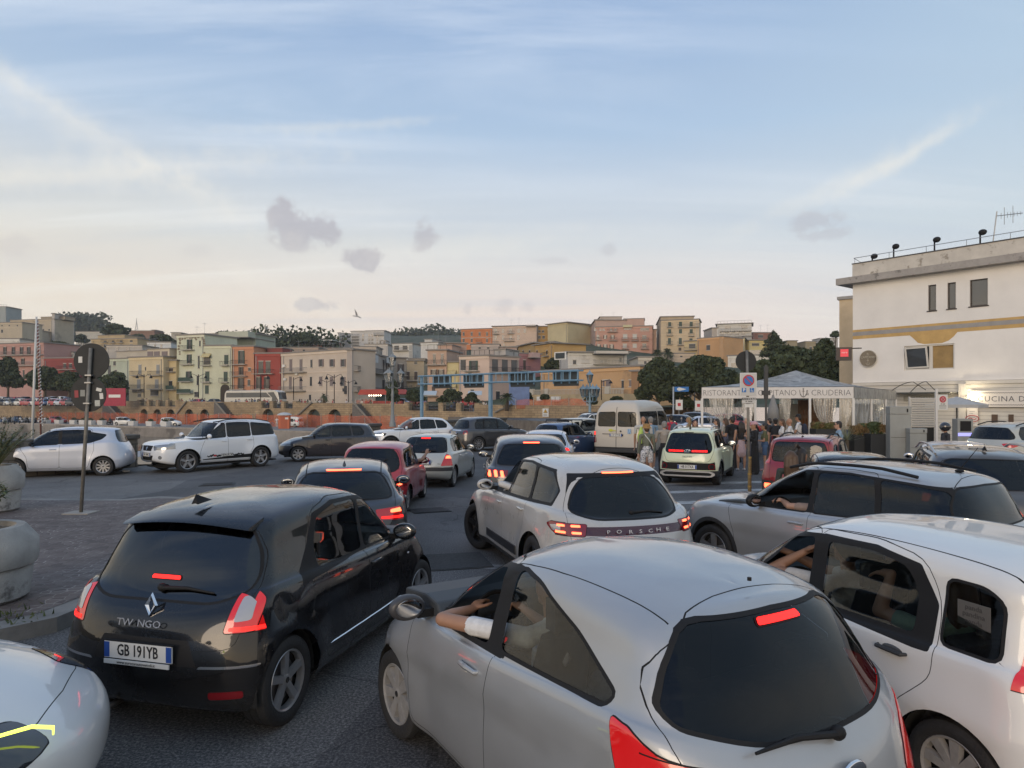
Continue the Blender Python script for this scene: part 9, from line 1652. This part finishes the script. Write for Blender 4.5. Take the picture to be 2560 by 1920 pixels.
def sitter(label,car,x,y,hz,armL,armR,topc,skin=0,hair='short',hcol='d',hatc=None,sleeve='short',vox=.0085,lean=0,glasses=False):
 """upper body of someone on a seat; arms = (elbow, wrist, hand direction, up, thumb side)"""
 t=empty('person',car.location,car.rotation_euler.z,label,'person','people sitting in the cars'); z0=.50; sh=hz-.24; pr=[([V(x+.02,y,z0),V(x-.06,y,z0+.2),V(x-.09,y,sh-.10)],[.14,.125,.135],1,.75),([V(x-.09,y-.14,sh),V(x-.09,y,sh+.03),V(x-.09,y+.14,sh)],[.055,.06,.055],1,.9)]
 for s in (-1,1): pr.append(([V(x+.0,y+.09*s,.53),V(x+.42,y+.12*s,.58),V(x+.55,y+.12*s,.32)],[.085,.065,.05],2,1))
 hc=V(x-.05+lean,y,hz); fr=V(1,0,0); pr+=[([V(x-.085,y,sh+.03),hc-V(.01,0,.07)],[.052,.05],0,1),([hc],[.094,.076,.112],0,1),([hc+fr*.035-V(0,0,.055),hc+fr*.060-V(0,0,.085)],[.052,.036],0,1),([hc+fr*.088,hc+fr*.108-V(0,0,.032)],[.012,.017],0,1)]
 for s in (-1,1): e=hc+V(0,.076*s,-.01); pr.append(([e-V(0,0,.02),e+V(0,0,.018)],[.013,.016],0,1))
 for s,a in ((1,armL),(-1,armR)):
  if a is None: a=((x+.08,y+.22*s,sh-.25),(x+.30,y+.14*s,sh-.28),(1,0,0),(0,0,1),-s)
  S_=V(x-.09,y+.17*s,sh-.01); E_=V(*a[0]); Wr=V(*a[1]); f=(Wr-E_).normalized(); M_=S_.lerp(E_,.62)
  if sleeve=='short': pr+=[([S_,M_],[.058,.056],1,1),([M_,E_],[.047,.041],0,1)]
  else: pr.append(([S_,E_],[.056,.046],1,1))
  pr.append(([E_,E_.lerp(Wr,.35),Wr],[.043,.043,.027],1 if sleeve=='long' else 0,1)); pr+=hand(Wr,a[2],a[3],a[4],0,a[5] if len(a)>5 else .5)
 blob('body',pr,[SK[skin],cm(topc),cm((.03,.03,.05))],t,vox,3); hairdo(hair,hc,fr,hcol,t,hatm=cm(hatc) if hatc else None); face(hc,fr,t,glasses); return t
sitter('driver of the silver hatchback, bare elbow and white sleeve out of the window',ka,-.16,.38,1.27,((.24,.83,1.035),(.30,.60,1.045),(.5,-.8,.25),(.2,.1,1),1,.55),((.10,.10,.85),(.32,.22,.98),(1,.1,.2),(0,0,1),1,1.0),(.62,.62,.62),skin=1,hair='bald')
sitter('driver of the white hatchback resting one hand at the mouth, forearms bare',pd_,.0,.38,1.26,((.42,.66,1.0),(.22,.50,1.17),(-.6,-.5,.5),(.5,0,1),1,.8),((.36,.20,.98),(.50,.42,1.10),(.8,.4,.2),(0,0,1),1,1.0),(.55,.50,.44),skin=1,hair='short')
sitter('passenger in a black cap with a white logo beside the driver of the white hatchback',pd_,.25,-.30,1.22,None,None,(.03,.03,.035),skin=0,hair='cap',hatc=(.015,.015,.018))
sitter('rear passenger of the white hatchback with one forearm raised by the open window',pd_,-.82,.36,1.16,((-.62,.66,.98),(-.66,.60,1.22),(.75,.1,-.1),(.1,0,1),1,.35),None,(.25,.36,.30),skin=0,hair='bob',hcol='b')
sitter('driver of the chalk grey crossover, pale sleeve on the window ledge',mac,.10,.42,1.30,((.38,.82,1.13),(.55,.62,1.10),(.8,-.4,0),(0,0,1),1),None,(.55,.54,.52),skin=1,hair='short',sleeve='long')
sitter('driver of the silver crossover behind the steering wheel',c3,.0,.40,1.28,((.25,.60,1.02),(.45,.45,1.05),(1,-.1,.1),(0,0,1),-1,1.0),None,(.30,.22,.18),skin=0,hair='short')
sitter('driver of the old red hatchback with a forearm out of the right window',sei,-.05,-.30,1.18,None,((.25,-.78,.98),(.45,-.84,1.10),(.4,-.2,.8),(-1,0,.3),1,.8),(.10,.08,.10),skin=1,hair='short',vox=.012)
sitter('driver of the black hatchback seen dimly through the side glass',tw,.10,.36,1.27,None,None,(.06,.06,.07),skin=1,hair='short',vox=.014); sitter('driver of the champagne silver hatchback',cli,.0,.36,1.15,None,None,(.10,.10,.12),skin=0,vox=.016)
rng=random.Random(5); protos=[]; num_='first second third fourth fifth sixth seventh eighth ninth'.split()
for i,(tc,bc,hs) in enumerate((((.5,.5,.5),(.06,.07,.12),'short'),((.03,.03,.04),(.03,.03,.04),'long'),((.35,.06,.06),(.10,.12,.2),'short'),((.16,.26,.42),(.35,.32,.28),'long'),((.55,.50,.42),(.03,.03,.04),'short'),((.12,.14,.10),(.10,.15,.26),'bob'),((.5,.48,.5),(.4,.38,.36),'long'),((.06,.09,.16),(.05,.05,.06),'short'))):
 pr,hc,fr,W=human(1.7,arms=('down','bent') if i%2 else ('down','down'),legs='stride' if i%3==0 else 'stand',bottom='shorts' if i in(2,5) else 'long'); o=blob('person',pr,[SK[i%2],cm(tc),cm(bc),cm((.1,.1,.1))],None,.04,1); hairdo(hs,hc,fr,'d' if i%3 else 'b',o); protos.append(o)
desc=['white top','black outfit','red top','blue top','cream top','olive top','pale clothes','navy top']; where=[]
for (v,x0,x1,n,off,w) in ((2,500,580,5,3.0,'beside the coach tail'),(2,600,700,7,3.2,'in front of the coach'),(2,740,800,4,3,'by the coach front'),(2,960,1090,8,3,'behind the pillars right of the coach'),(2,1140,1290,9,3.2,'before the long beige block'),(2,1480,1620,6,2.6,'left of the red stall'),(2,1790,1900,5,2.6,'by the red stall'),(1,1060,1200,4,3,'before the cream house'),(1,1340,1530,6,3,'behind the left railing pillars'),(1,1560,1660,3,3.2,'before the pale green house'),(1,1850,1930,3,3,'by the stair head left of the coach'),(3,330,475,8,2.4,'behind the railing left of the gantry column'),(3,500,640,6,2.4,'behind the railing beside the gantry column'),(3,1510,1560,1,2,'at the orange netting right end')):
 ox,oy,sc=VW[v]
 for k in range(n):
  px=ox+(x0+(x1-x0)*(k+.5+rng.uniform(-.3,.3))/n)*sc; s=wall_s(px); p=WA+WD*s-WN*(off+rng.uniform(-1.2,2.4)); where.append((p,s,w+(', '+num_[k]+' from left' if n>1 else '')))
for i,(p,s,w) in enumerate(where):
 j=rng.randrange(8); o=protos[j] if not protos[j].get('label') else copy_tree(protos[j]); o.location=(p.x,p.y,wtop(s)-1.1+.0); o.rotation_euler.z=rng.uniform(0,6.28); k=rng.uniform(.94,1.05); o.scale=(k,k,k)
 tag(o,'distant stroller in %s %s'%(desc[j],w),'person','people strolling on the promenade')
for o in protos:
 if not o.get('label'):
  for c in list(o.children): bpy.data.objects.remove(c)
  bpy.data.objects.remove(o)
for (v,x,y,d,lb) in ((2,940,1040,116,'left of two people in white by the portable toilet'),(2,978,1030,116,'right of two people in white by the portable toilet')):
 ox,oy,sc=VW[v]; p=P(ox+x*sc,1005,d); person(lb,0,0,0,1.75,R(180),topc=(.6,.6,.6),botc=(.5,.5,.5),at=(p.x,p.y,0),z=LQ,vox=.035,group='people on the lower quay')
# ---------- things on the lower quay and the promenade
def qp(v,x,d): ox,oy,sc=VW[v]; return P(ox+x*sc,1005,d)
def coach():
 a=qp(2,486,146);b=qp(2,958,141); fa=Fac(a,b); t=empty('coach',(a.x,a.y,1.5),fa.yaw,'cream white touring coach parked on the promenade before the red house','coach'); L=fa.w; cw=mat('coach_cream',(.58,.55,.48),0+.35,coat=.8)
 m=MB(); m.prism([(0,.35),(-.05,1.2),(.10,2.6),(.5,3.2),(L-1.2,3.25),(L-.35,2.9),(L,1.4),(L,.35)],0,2.5); m.build('body',cw,t,bevel=.12); m=MB(); m.prism([(.5,1.75),(.55,2.75),(L-3.2,2.75),(L-2.0,1.75)],-.02,.02); w=m.build('side_windows',mat('coach_glass',(.03,.035,.04),.08,coat=1),t)
 m=MB(); m.prism([(L-2.9,2.75),(L-1.3,2.85),(L-.25,1.3),(L-.2,.8),(L-1.8,.8),(L-1.7,1.7)],-.025,.02); m.build('door_glass',mat('coach_glass',(.03,.035,.04),.08,coat=1),t); m=MB(); m.prism([(L-.5,2.8),(L-.2,2.8),(L+.03,1.4),(L-.2,1.4)],.1,2.4); m.build('windscreen',mat('coach_glass',(.03,.035,.04)),t)
 for x in (2.0,3.3,L-2.6): m=MB(); m.cyl((x,.12,.48),.48,.3,18,axis='Y'); m.mi=1; m.cyl((x,-.04,.48),.26,.03,12,axis='Y'); m.build('wheel',[RUB,ALU],t)
 m=MB(); m.tube([(L-.3,.0,2.9),(L+.3,-.15,2.6)],.04,5); m.ell((L+.3,-.15,2.4),(.08,.12,.25),8,5); m.build('door_mirror',BLK,t)
coach()
p=qp(2,1007,112); t=empty('portable_toilet',(p.x,p.y,LQ),R(10),'orange portable toilet with a pale domed roof below the wall','toilet'); m=MB(); m.bx(-.85,.85,-.8,.8,0,2.15); m.build('cabin',mat('orange_plastic',(.48,.12,.05),.5),t,bevel=.03); m=MB(); m.lathe([(1.2,2.15),(1.15,2.3),(.6,2.55),(.01,2.62)],n=12); m.build('roof',mat('pale_grey_plastic',(.45,.46,.46),.5),t); m=MB(); m.bx(-.5,.5,-.83,-.8,.15,2.0); m.build('door',mat('orange_plastic_dark',(.38,.09,.04),.5),t); m=MB(); m.bx(.2,.7,-.84,-.81,1.5,1.8); m.build('vent',PLW,t)
p=qp(2,1640,133); t=empty('market_stall',(p.x,p.y,1.5),R(-28),'red canopied market stall with lit bulbs on the promenade','stall'); m=MB(); m.prism([(0,2.3),(.6,3.2),(9.2,3.2),(10,2.3),(9.8,2.2),(.2,2.2)],0,3); m.build('canopy',mat('red_canopy',(.42,.07,.05),.7,var=.15),t)
for x in (.2,3.4,6.6,9.8): m=MB(); m.bx(x-.05,x+.05,.1,.2,0,2.3); m.build('post',GALV,t)
m=MB(); m.bx(.3,9.6,1,1.6,0,1.0); m.build('counter',mat('red_counter',(.30,.05,.04),.7,var=.4,scale=1.2),t); m=MB()
for k in range(6): m.ell((2.4+k*.55,.5,2.05),.13,8,5)
m.build('bulbs',mat('bulb_glow',(1,1,1),.3,emit=((1,.85,.6),5)),t)
for i,(v,x,d,lb) in enumerate(((1,95,138,'far left'),(1,240,136,'second from the left'),(1,400,135,'third one, by the mast'),(1,508,134,'narrow one right of the mast'),(1,640,133,'just right of the green parked car'),(1,722,132,'left of the road sign pole'),(1,785,131,'right of the road sign pole'),(1,880,130,'beside the dark motorcycle'),(1,1022,128,'before the dark parked car'),(1,1148,126,'left of the covered pushchair shape'),(1,1303,124,'holding a small bush'),(1,1430,122,'nearest the white off roader'))):
 p=qp(v,x,d); t=empty('white_planter',(p.x,p.y,LQ),fa.yaw if False else math.atan2(WD.y,WD.x),'white box planter on the lower quay edge, '+lb,'planter','white box planters on the lower quay'); m=MB(); m.box((0,0,.42),(1.6,.8,.84),tap=1.12); m.build('box',mat('planter_white',(.58,.57,.55),.7,var=.08),t); leafcloud([(0,0,1.0,.6,.3,.25)],90,.13,i).build('bush',LV,t,fix=False)
def farcar(name,c,col): 
 r,_=make_car(dict(c,id=c['id']+'f',rails=None) if 'rails' in c else dict(c,id=c['id']+'f'),'x',(0,0,0),2,col,'cars parked across the harbour',inter=False,gl=dict(front=GLD,rear=GLD,back=GLD,screen=GLM)); return r
for c in (CLI,VIT,PD): c.pop('rails',None) if c is VIT else None
FC=[farcar('a',PD,WHTP),farcar('b',POL,NAVB),farcar('c',CLI,SILW),farcar('d',POL,REDO),farcar('e',PD,BMG),farcar('f',POL,BLUP)]
FN=['white','black','silver','red','dark grey','blue']
spots=[(1,30,905,150,-2,170,1,'dark car in the front row at the far left'),]
rows=[]; rg=random.Random(8)
for k in range(15): rows.append((1,-20+k*47,150-k*.9,wtop(0)-1.05,'in the lower row on the promenade, number %s from the left edge'%('one two three four five six seven eight nine ten eleven twelve thirteen fourteen fifteen'.split()[k])))
for k in range(12): rows.append((1,0+k*58,159-k*.9,wtop(0)-.55,'in the upper row before the trees, number %s from the left edge'%('one two three four five six seven eight nine ten eleven twelve'.split()[k])))
for v,x,d,w in ((1,500,139,'parked on the lower quay right of the mast'),(1,1085,128,'parked behind the dark motorcycle'),(1,1480,123,'parked beside the net fence left of the off roader'),(1,150,141,'among the scooters on the lower quay')): rows.append((v,x,d,LQ,w))
for v,x,d,w in ((1,1700,140,'before the pale green houses'),(1,1835,139,'near the arched passage'),(2,2040,132,'under the clipped laurels'),(3,560,118,'behind the gantry railing'),(3,140,125,'left behind the railing')): rows.append((v,x,d,1.5,w))
for v,x,d,w in ((4,880,46,'left of the gazebo beyond the minibus'),(4,985,44,'just left of the gazebo'),(4,1040,52,'behind the lamp post by the gazebo'),(4,1300,50,'glimpsed through the gazebo curtains')): rows.append((v,x,d,0,w))
used=set()
for i,(v,x,d,z,w) in enumerate(rows):
 j=rg.randrange(6) if z!=0 else (1,2,4,3)[i%4]; o=FC[j] if j not in used else copy_tree(FC[j]); used.add(j); p=qp(v,x,d); o.location=(p.x,p.y,z); o.rotation_euler.z=math.atan2(WD.y,WD.x)+(rg.choice((0,PI)) if z>0 and 'row' not in w else rg.choice((0,PI))+rg.uniform(-.5,.5)); tag(o,'%s car %s'%(FN[j],w),'car')
p=qp(2,1075,119); r,_=make_car(dict(PD,id='ber',L=4.4,ax=(-1.5,1.4),H=1.8,roof=[(.18,1.72),(.6,1.78),(1.8,1.80),(2.4,1.77),(2.78,1.70)],wsb=(.95,1.1),belt=[(0,1.1),(.4,1.09),(1.7,1.05),(-.9,1.02)],rgt=(.2,1.68),rgb=(.1,1.1)),'white boxy family van parked on the lower quay by the portable toilet',(p.x,p.y,R(150),LQ),2,WHTP,'cars parked across the harbour',inter=False,gl=dict(front=GLD,rear=GLD,back=GLD))
def scooter(col):
 t=empty('scooter',(0,0,0)); m=MB(); 
 for x in (-.62,.62): m.lathe([(.16,-.05),(.27,-.05),(.27,.05),(.16,.05)],c=(x,0,.27),n=14,axis='Y')
 m.build('wheels',RUB,t); m=MB(); m.smooth=True; m.tube([(-.7,0,.62),(-.35,0,.60),(-.1,0,.35),(.3,0,.33),(.45,0,.75)],[.12,.17,.10,.08,.12],8); m.ell((.42,0,.95),(.12,.2,.16),8,6); m.ell((-.45,0,.55),(.35,.17,.2),10,6); m.build('bodywork',col,t,smooth=True); m=MB(); m.smooth=True; m.ell((-.3,0,.80),(.38,.15,.07),8,5); m.tube([(.42,-.32,1.08),(.40,0,1.05),(.42,.32,1.08)],.02,5); m.tube([(.43,.2,1.1),(.4,.28,1.28)],.012,4); m.tube([(.43,-.2,1.1),(.4,-.28,1.28)],.012,4); m.ell((.4,.28,1.3),(.02,.07,.05),6,4); m.ell((.4,-.28,1.3),(.02,.07,.05),6,4); m.build('seat_and_bars',BLK,t,smooth=True); return t
SC=[scooter(mat('scooter_'+n,c,.3,coat=.6)) for n,c in (('silver',(.3,.31,.33)),('black',(.02,.02,.022)),('blue',(.05,.10,.2)),('white',(.5,.5,.5)))]; us=set()
num='one two three four five six seven eight nine ten eleven twelve thirteen fourteen fifteen sixteen'.split()
for k in range(16):
 j=rg.randrange(4); o=SC[j] if j not in us else copy_tree(SC[j]); us.add(j); p=qp(1,5+k*25.5,137.5-k*.22-(k%2)*1.2); o.location=(p.x,p.y,LQ); o.rotation_euler.z=R(-60)+rg.uniform(-.4,.4); o.scale=(1.15,)*3; tag(o,'%s scooter in the row on the lower quay, number %s from the left'%(('silver','black','blue','white')[j],num[k]),'scooter','scooters parked on the lower quay')
for x,d,lb in ((920,131,'black motorcycle beside a white planter on the lower quay'),(985,130,'second black motorcycle close to the first'),(700,133,'dark scooter by the road sign pole')): o=copy_tree(SC[1]) if 1 in us else SC[1]; us.add(1); p=qp(1,x,d); o.location=(p.x,p.y,LQ); o.rotation_euler.z=R(20); o.scale=(1.4,1.2,1.2); tag(o,lb,'motorcycle')
for j in range(4):
 if j not in us: [bpy.data.objects.remove(c) for c in list(SC[j].children)]; bpy.data.objects.remove(SC[j])
p=qp(1,993,140); m=MB(); m.bx(-2.2,2.2,-.1,.1,0,3.6); m.mi=1; m.bx(-1.2,1.2,-.13,-.1,1.7,2.3); m.build('poster_stand',[mat('crimson_board',(.33,.02,.05),.6,var=.2),PLW],loc=(p.x,p.y,1.5),label='crimson advertising board at the stair head left of the cream house',cat='board')
p=qp(3,1030,108); m=MB(); m.bx(-1.6,1.6,-.1,.1,.5,5.2); m.build('blue_banner',mat('blue_banner',(.12,.18,.34),.6,var=.2,scale=1),loc=(p.x,p.y,1.2),label='dull blue banner behind the promenade palm',cat='banner')
for x,w,lb in ((265,110,'pale awning left of the gantry column'),(650,120,'pale blue awning by the pink loggia house')): p=qp(3,x,124); k=w*.28933/F*124; m=MB(); m.prism([(-1.5,2.4),(0,3.1),(0,3.0),(-1.5,2.3)],-k/2,k/2,axis='X'); m.build('awning',mat('pale_blue_awning',(.42,.47,.50),.7),loc=(p.x,p.y,1.2),label=lb,cat='awning')
p=P(420+1628*.28933,760+105*.28933,60); t=empty('seagull',p,R(20),'white gull gliding with raised wings above the town','bird'); m=MB(); m.smooth=True; m.tube([(-.30,0,.06),(-.1,0,.0),(.15,0,-.02),(.30,0,-.10),(.42,0,-.16)],[.012,.05,.065,.05,.012],8); m.build('body',mat('gull_white',(.5,.5,.5),.7),t,smooth=True); m=MB()
for pts in (((-.05,0,.03),(-.12,-.08,.35),(-.2,-.1,.66)),((.05,0,.03),(-.35,.05,.02),(-.62,.08,.08))):
 a,b,c_=[V(*q) for q in pts]; m.add([a,b,c_,b+V(.16,0,-.05),a+V(.18,0,-.02)],[(0,1,3,4),(1,2,3)])
m.build('wings',mat('gull_grey',(.30,.30,.31),.7),t,fix=False)
# ---------- badges, lettering and trim on the nearer cars
def lettering(car,txt,x,y,z,size,m,face=(-1,0,.25),**k): return text(txt,size,m,car,(x,y,z),face,**k)
m=MB(); pts=[(-.60,.03),(-.40,-.02),(0,-.035),(.40,-.02),(.60,.03)]; vs=[]
for y,dx in [(t*.54/8,.05*(abs(t)/8)**3) for t in range(-8,9)]:
 zz=1.468-.045*(y/.54)**2; x0=-1.24+.03*(y/.54)**2; vs+=[(x0,y,zz+.026),(-1.43+dx,y,zz-.022),(-1.45+dx,y,zz-.040),(-1.40+dx,y,zz-.052),(x0-.02,y,zz-.03)]
m.smooth=True; m.add(vs,[(5*i+k,5*i+(k+1)%5,5*i+5+(k+1)%5,5*i+5+k) for i in range(16) for k in range(5)]+[(0,1,2,3,4),(84,83,82,81,80)]); m.build('roof_spoiler',BLKP,tw,smooth=True)
def diamond(par,x,y,z,h):
 q=MB(); o=[(0,h),(h*.62,0),(0,-h),(-h*.62,0)]; i=[(0,h*.62),(h*.25,0),(0,-h*.62),(-h*.25,0)]; vs=[(0,a,b) for a,b in o]+[(-.014,a*.80,b*.80) for a,b in o]+[(-.002,a,b) for a,b in i]
 q.add(vs,[(k,(k+1)%4,4+(k+1)%4,4+k) for k in range(4)]+[(4+k,4+(k+1)%4,8+(k+1)%4,8+k) for k in range(4)]); r=q.build('diamond_badge',CHR,par,loc=(x,y,z)); return r
diamond(tw,rear_x(TW,0,.90)-.006,0,.905,.085).rotation_euler=(0,R(8),0)
lt=mat('silver_lettering',(.5,.5,.52),.25,.7)
for ch,y in (('T',.20),('W',.135),('N',.025),('G',-.035),('O',-.10)): lettering(tw,ch,rear_x(TW,0,.80)-.002,y,.795,.066,lt,name='badge_letter',depth=.002,sx=1.25)
m=MB(); m.box((0,0,0),(.008,.52,.030)); q=m.build('dealer_strip',PLW,tw,loc=(-1.847,0,.550)); lettering(q,'www.eurocarautoveicoli.it',-.006,0,0,.030,INK,(-1,0,0),name='dealer_lettering',depth=.0005,sx=.95)
for s in (1,-1):
 m=MB(); pts=[(x,s*(side_y(TW,x,.40)+.006),.395+.0*(x)) for x in np.linspace(-.78,.86,12)]; m.tube(pts,.013,6,flat=.5); m.build('side_moulding',CHR,tw)
m=MB(); m.smooth=True; m.tube([(-1.62,.30,.20),(-1.84,.32,.19)],.022,8); m.build('exhaust_pipe',mat('dull_exhaust',(.2,.19,.18),.5,.8),tw)
m=MB(); m.ell((.72,-.862,.80),(.022,.010,.010),8,5); m.build('side_indicator',CLR,tw)
for s in (1,-1): m=MB(); y=side_y(TW,-.70,1.16)+.0; m.box((-.74,s*(y+.004),1.10),(.035,.012,.16)); m.build('rear_door_handle',BLK,tw)
m=MB(); m.cyl((-1.27,0,1.492),.010,.015,10); m.build('aerial_stub',BLK,ka)
m=MB(); m.smooth=True; m.ell((.83,side_y(KA,.83,.80)+.003,.80),(.016,.006,.012),10,6); m.build('side_indicator',CLR,ka)
m=MB(); m.smooth=True; x=rear_x(KA,0,.86)-.006; m.lathe([(.001,0),(.065,-.004),(.072,-.001),(.074,.006)],c=(x,0,.845),n=24,axis='X'); o=m.build('oval_badge',CHR,ka); o.scale=(1,1,.62); o.location=(0,0,.845*.38)
for i,ch in enumerate('PORSCHE'): y=.36-i*.12; lettering(mac,ch,rear_x(MAC,y,.885)-.006,y,.883,.056,lt,name='badge_letter',depth=.002,sx=1.5)
m=MB(); m.smooth=True; m.tube([(-2.05,.36,.99),(-1.98,.10,1.12)],.004,5); m.build('rear_aerial',BLK,mac)
for s in (1,-1): m=MB(); m.box((-.05,s*(side_y(MAC,0,.42)+.01),.42),(1.4,.02,.12)); m.build('side_blade',mat('side_blade_black',(.02,.02,.022),.4),mac,bevel=.01)
x=rear_x(BM,0,.90)-.01; m=MB(); m.mi=0; m.cyl((x,0,.90),.045,.012,24,axis='X'); m.mi=1; m.cyl((x-.006,0,.90),.030,.010,20,axis='X'); m.mi=2
for a in (0,PI): m.prism([(0,.90)]+[(.028*math.cos(a+t),.90+.028*math.sin(a+t)) for t in np.linspace(0,PI/2,6)],x-.014,x-.012,axis='X')
m.build('roundel_badge',[CHR,BLK,mat('roundel_blue',(.10,.25,.5),.4)],bmw)
x=rear_x(INS,0,.955)-.008; m=MB(); m.smooth=True; m.tube([(x,.078*math.cos(t),.952+.038*math.sin(t)) for t in np.linspace(0,2*PI,25)],.008,5,cap=False); m.tube([(x,.03,.928),(x,.022,.976)],.008,5); m.tube([(x,-.022,.928),(x,-.03,.976)],.008,5); m.tube([(x,.024,.946),(x,-.024,.958)],.008,5); m.build('oval_badge',CHR,ins)
lettering(ins,'INSTER',rear_x(INS,0,.80)-.01,0,.80,.060,mat('dark_lettering',(.10,.10,.09),.4),name='badge_letter',depth=.002,sx=1.1,space=1.3)
m=MB()
for zz,h,w0,w1 in ((.395,.035,.60,.72),(.275,.040,.66,.60)): m.prism([(-w1,zz-h/2),(-w0,zz+h/2),(w0,zz+h/2),(w1,zz-h/2)],-1.945,-1.90,axis='X')
for s in (-1,1): m.prism([(s*.60,.41),(s*.74,.36),(s*.74,.31),(s*.64,.255),(s*.60,.275),(s*.66,.33),(s*.66,.345),(s*.56,.385)],-1.944,-1.90,axis='X')
m.build('skid_plate',mat('satin_silver',(.5,.5,.5),.3,.6),ins)
m=MB(); m.box((0,0,0),(.01,.11,.02),rx=R(35)); m.box((0,0,.028),(.01,.08,.02),rx=R(35)); m.box((0,0,-.028),(.01,.08,.02),rx=R(35)); m.build('bonnet_badge',CHR,vit,loc=(2.235,0,.80))
for s in (1,-1):
 m=MB(); random.seed(3)
 for k in range(34):
  x=.86-1.72*k/34; y=side_y(VIT,x,.48)+.006; h=.02+.035*abs(math.sin(k*.7)); m.box((x,s*y,.50+.02*math.sin(k)),(.075,.004,h),ry=R(30 if k%2 else -35))
 q=m.build('sill_decal',BLK,vit); text('SUZUKI',.12,PLW,q,(-.0,s*(side_y(VIT,0,.48)+.016),.50),(0,s,0),depth=.001,bold=.004); text('SUZUKI',.12,BLK,q,(-.0,s*(side_y(VIT,0,.48)+.012),.497),(0,s,0),depth=.001,bold=.012)
 m=MB(); m.box((.42,s*(side_y(VIT,.42,.49)+.012),.50),(.09,.004,.06)); m.build('red_mark',mat('sign_red',(.45,.04,.05),.5),q)
m=MB(); m.smooth=True; y=side_y(VIT,-1.85,1.45); m.lathe([(.075,y+.004),(.085,y+.008),(.095,y+.004)],c=(-1.90,0,1.46),n=20,axis='Y'); m.box((-1.90,y+.006,1.46),(.14,.003,.012)); m.box((-1.90,y+.006,1.46),(.012,.003,.14)); m.build('compass_decal',mat('decal_grey',(.2,.22,.25),.6),vit)
m=MB(); m.mi=0; m.ell((-2.635,.22,1.17),(.004,.10,.055),12,5); m.box((-2.635,.06,1.16),(.004,.12,.03)); m.mi=1; m.box((-2.635,-.56,1.14),(.004,.14,.19)); m.mi=2; m.box((-2.64,-.20,1.14),(.02,.06,.05)); m.box((-2.64,-.22,.98),(.02,.16,.07)); m.box((-2.64,.30,1.02),(.01,.56,.02)); m.build('stickers_and_latch',[mat('yellow_sticker',(.5,.5,.05),.5),mat('blue_print_sticker',(.25,.38,.55),.5,var=.5,scale=22),BLK],van)
m=MB(); m.box((-2.66,0,.36),(.10,1.7,.14)); m.build('rear_step',PLA,van,bevel=.02)
y=side_y(PD,-1.28,1.15)-.004; m=MB(); m.box((-1.28,y,1.20),(.19,.003,.14)); q=m.build('window_sticker',mat('faint_sticker',(.10,.097,.09),.5),pd_,bevel=.02)
for k,tx in enumerate(('panda','pandina','panda')): text(tx,.042,mat('sticker_ink',(.05,.05,.05),.6),q,(-1.28,y+.003,1.24-.04*k),(0,1,0),depth=.0005)
m=MB(); m.smooth=True; zs=[(1.50,.745),(1.66,.775),(1.82,.765),(1.90,.735),(1.90,.70)]; m.tube([(x,-(side_y(FRN,x,z)+.012),z) for x,z in zs],[.004,.007,.009,.009,.004],6); m.build('light_strip',mat('yellow_green_light',(.7,.75,.1),.3,emit=((.7,.85,.08),2.5)),frn)
q=MB(); q.smooth=True
for x in (.25,-.55): q.tube([(x,-.66,1.40),(x,-.62,1.56),(x,.62,1.56),(x,.66,1.40)],.022,6)
q.build('roof_bars',BLK,blu)
lettering(cli,'Clio',rear_x(CLI,-.45,.66)-.01,-.48,.66,.05,mat('dark_lettering',(.1,.1,.09),.4),name='badge_letter',depth=.001)
# ---------- evening air
m=MB(); m.bx(-1100,1100,-25,1150,-6,150); hz=bpy.data.materials.new('evening_haze'); hz.use_nodes=True; nt=hz.node_tree; nt.nodes.remove(nt.nodes['Principled BSDF']); pv=nt.nodes.new('ShaderNodeVolumePrincipled'); pv.inputs['Color'].default_value=(.86,.88,.92,1); pv.inputs['Density'].default_value=.00024; nt.links.new(pv.outputs[0],nt.nodes['Material Output'].inputs['Volume'])
m.build('haze',hz,kind='stuff',label='thin evening haze over the harbour and town',cat='haze')
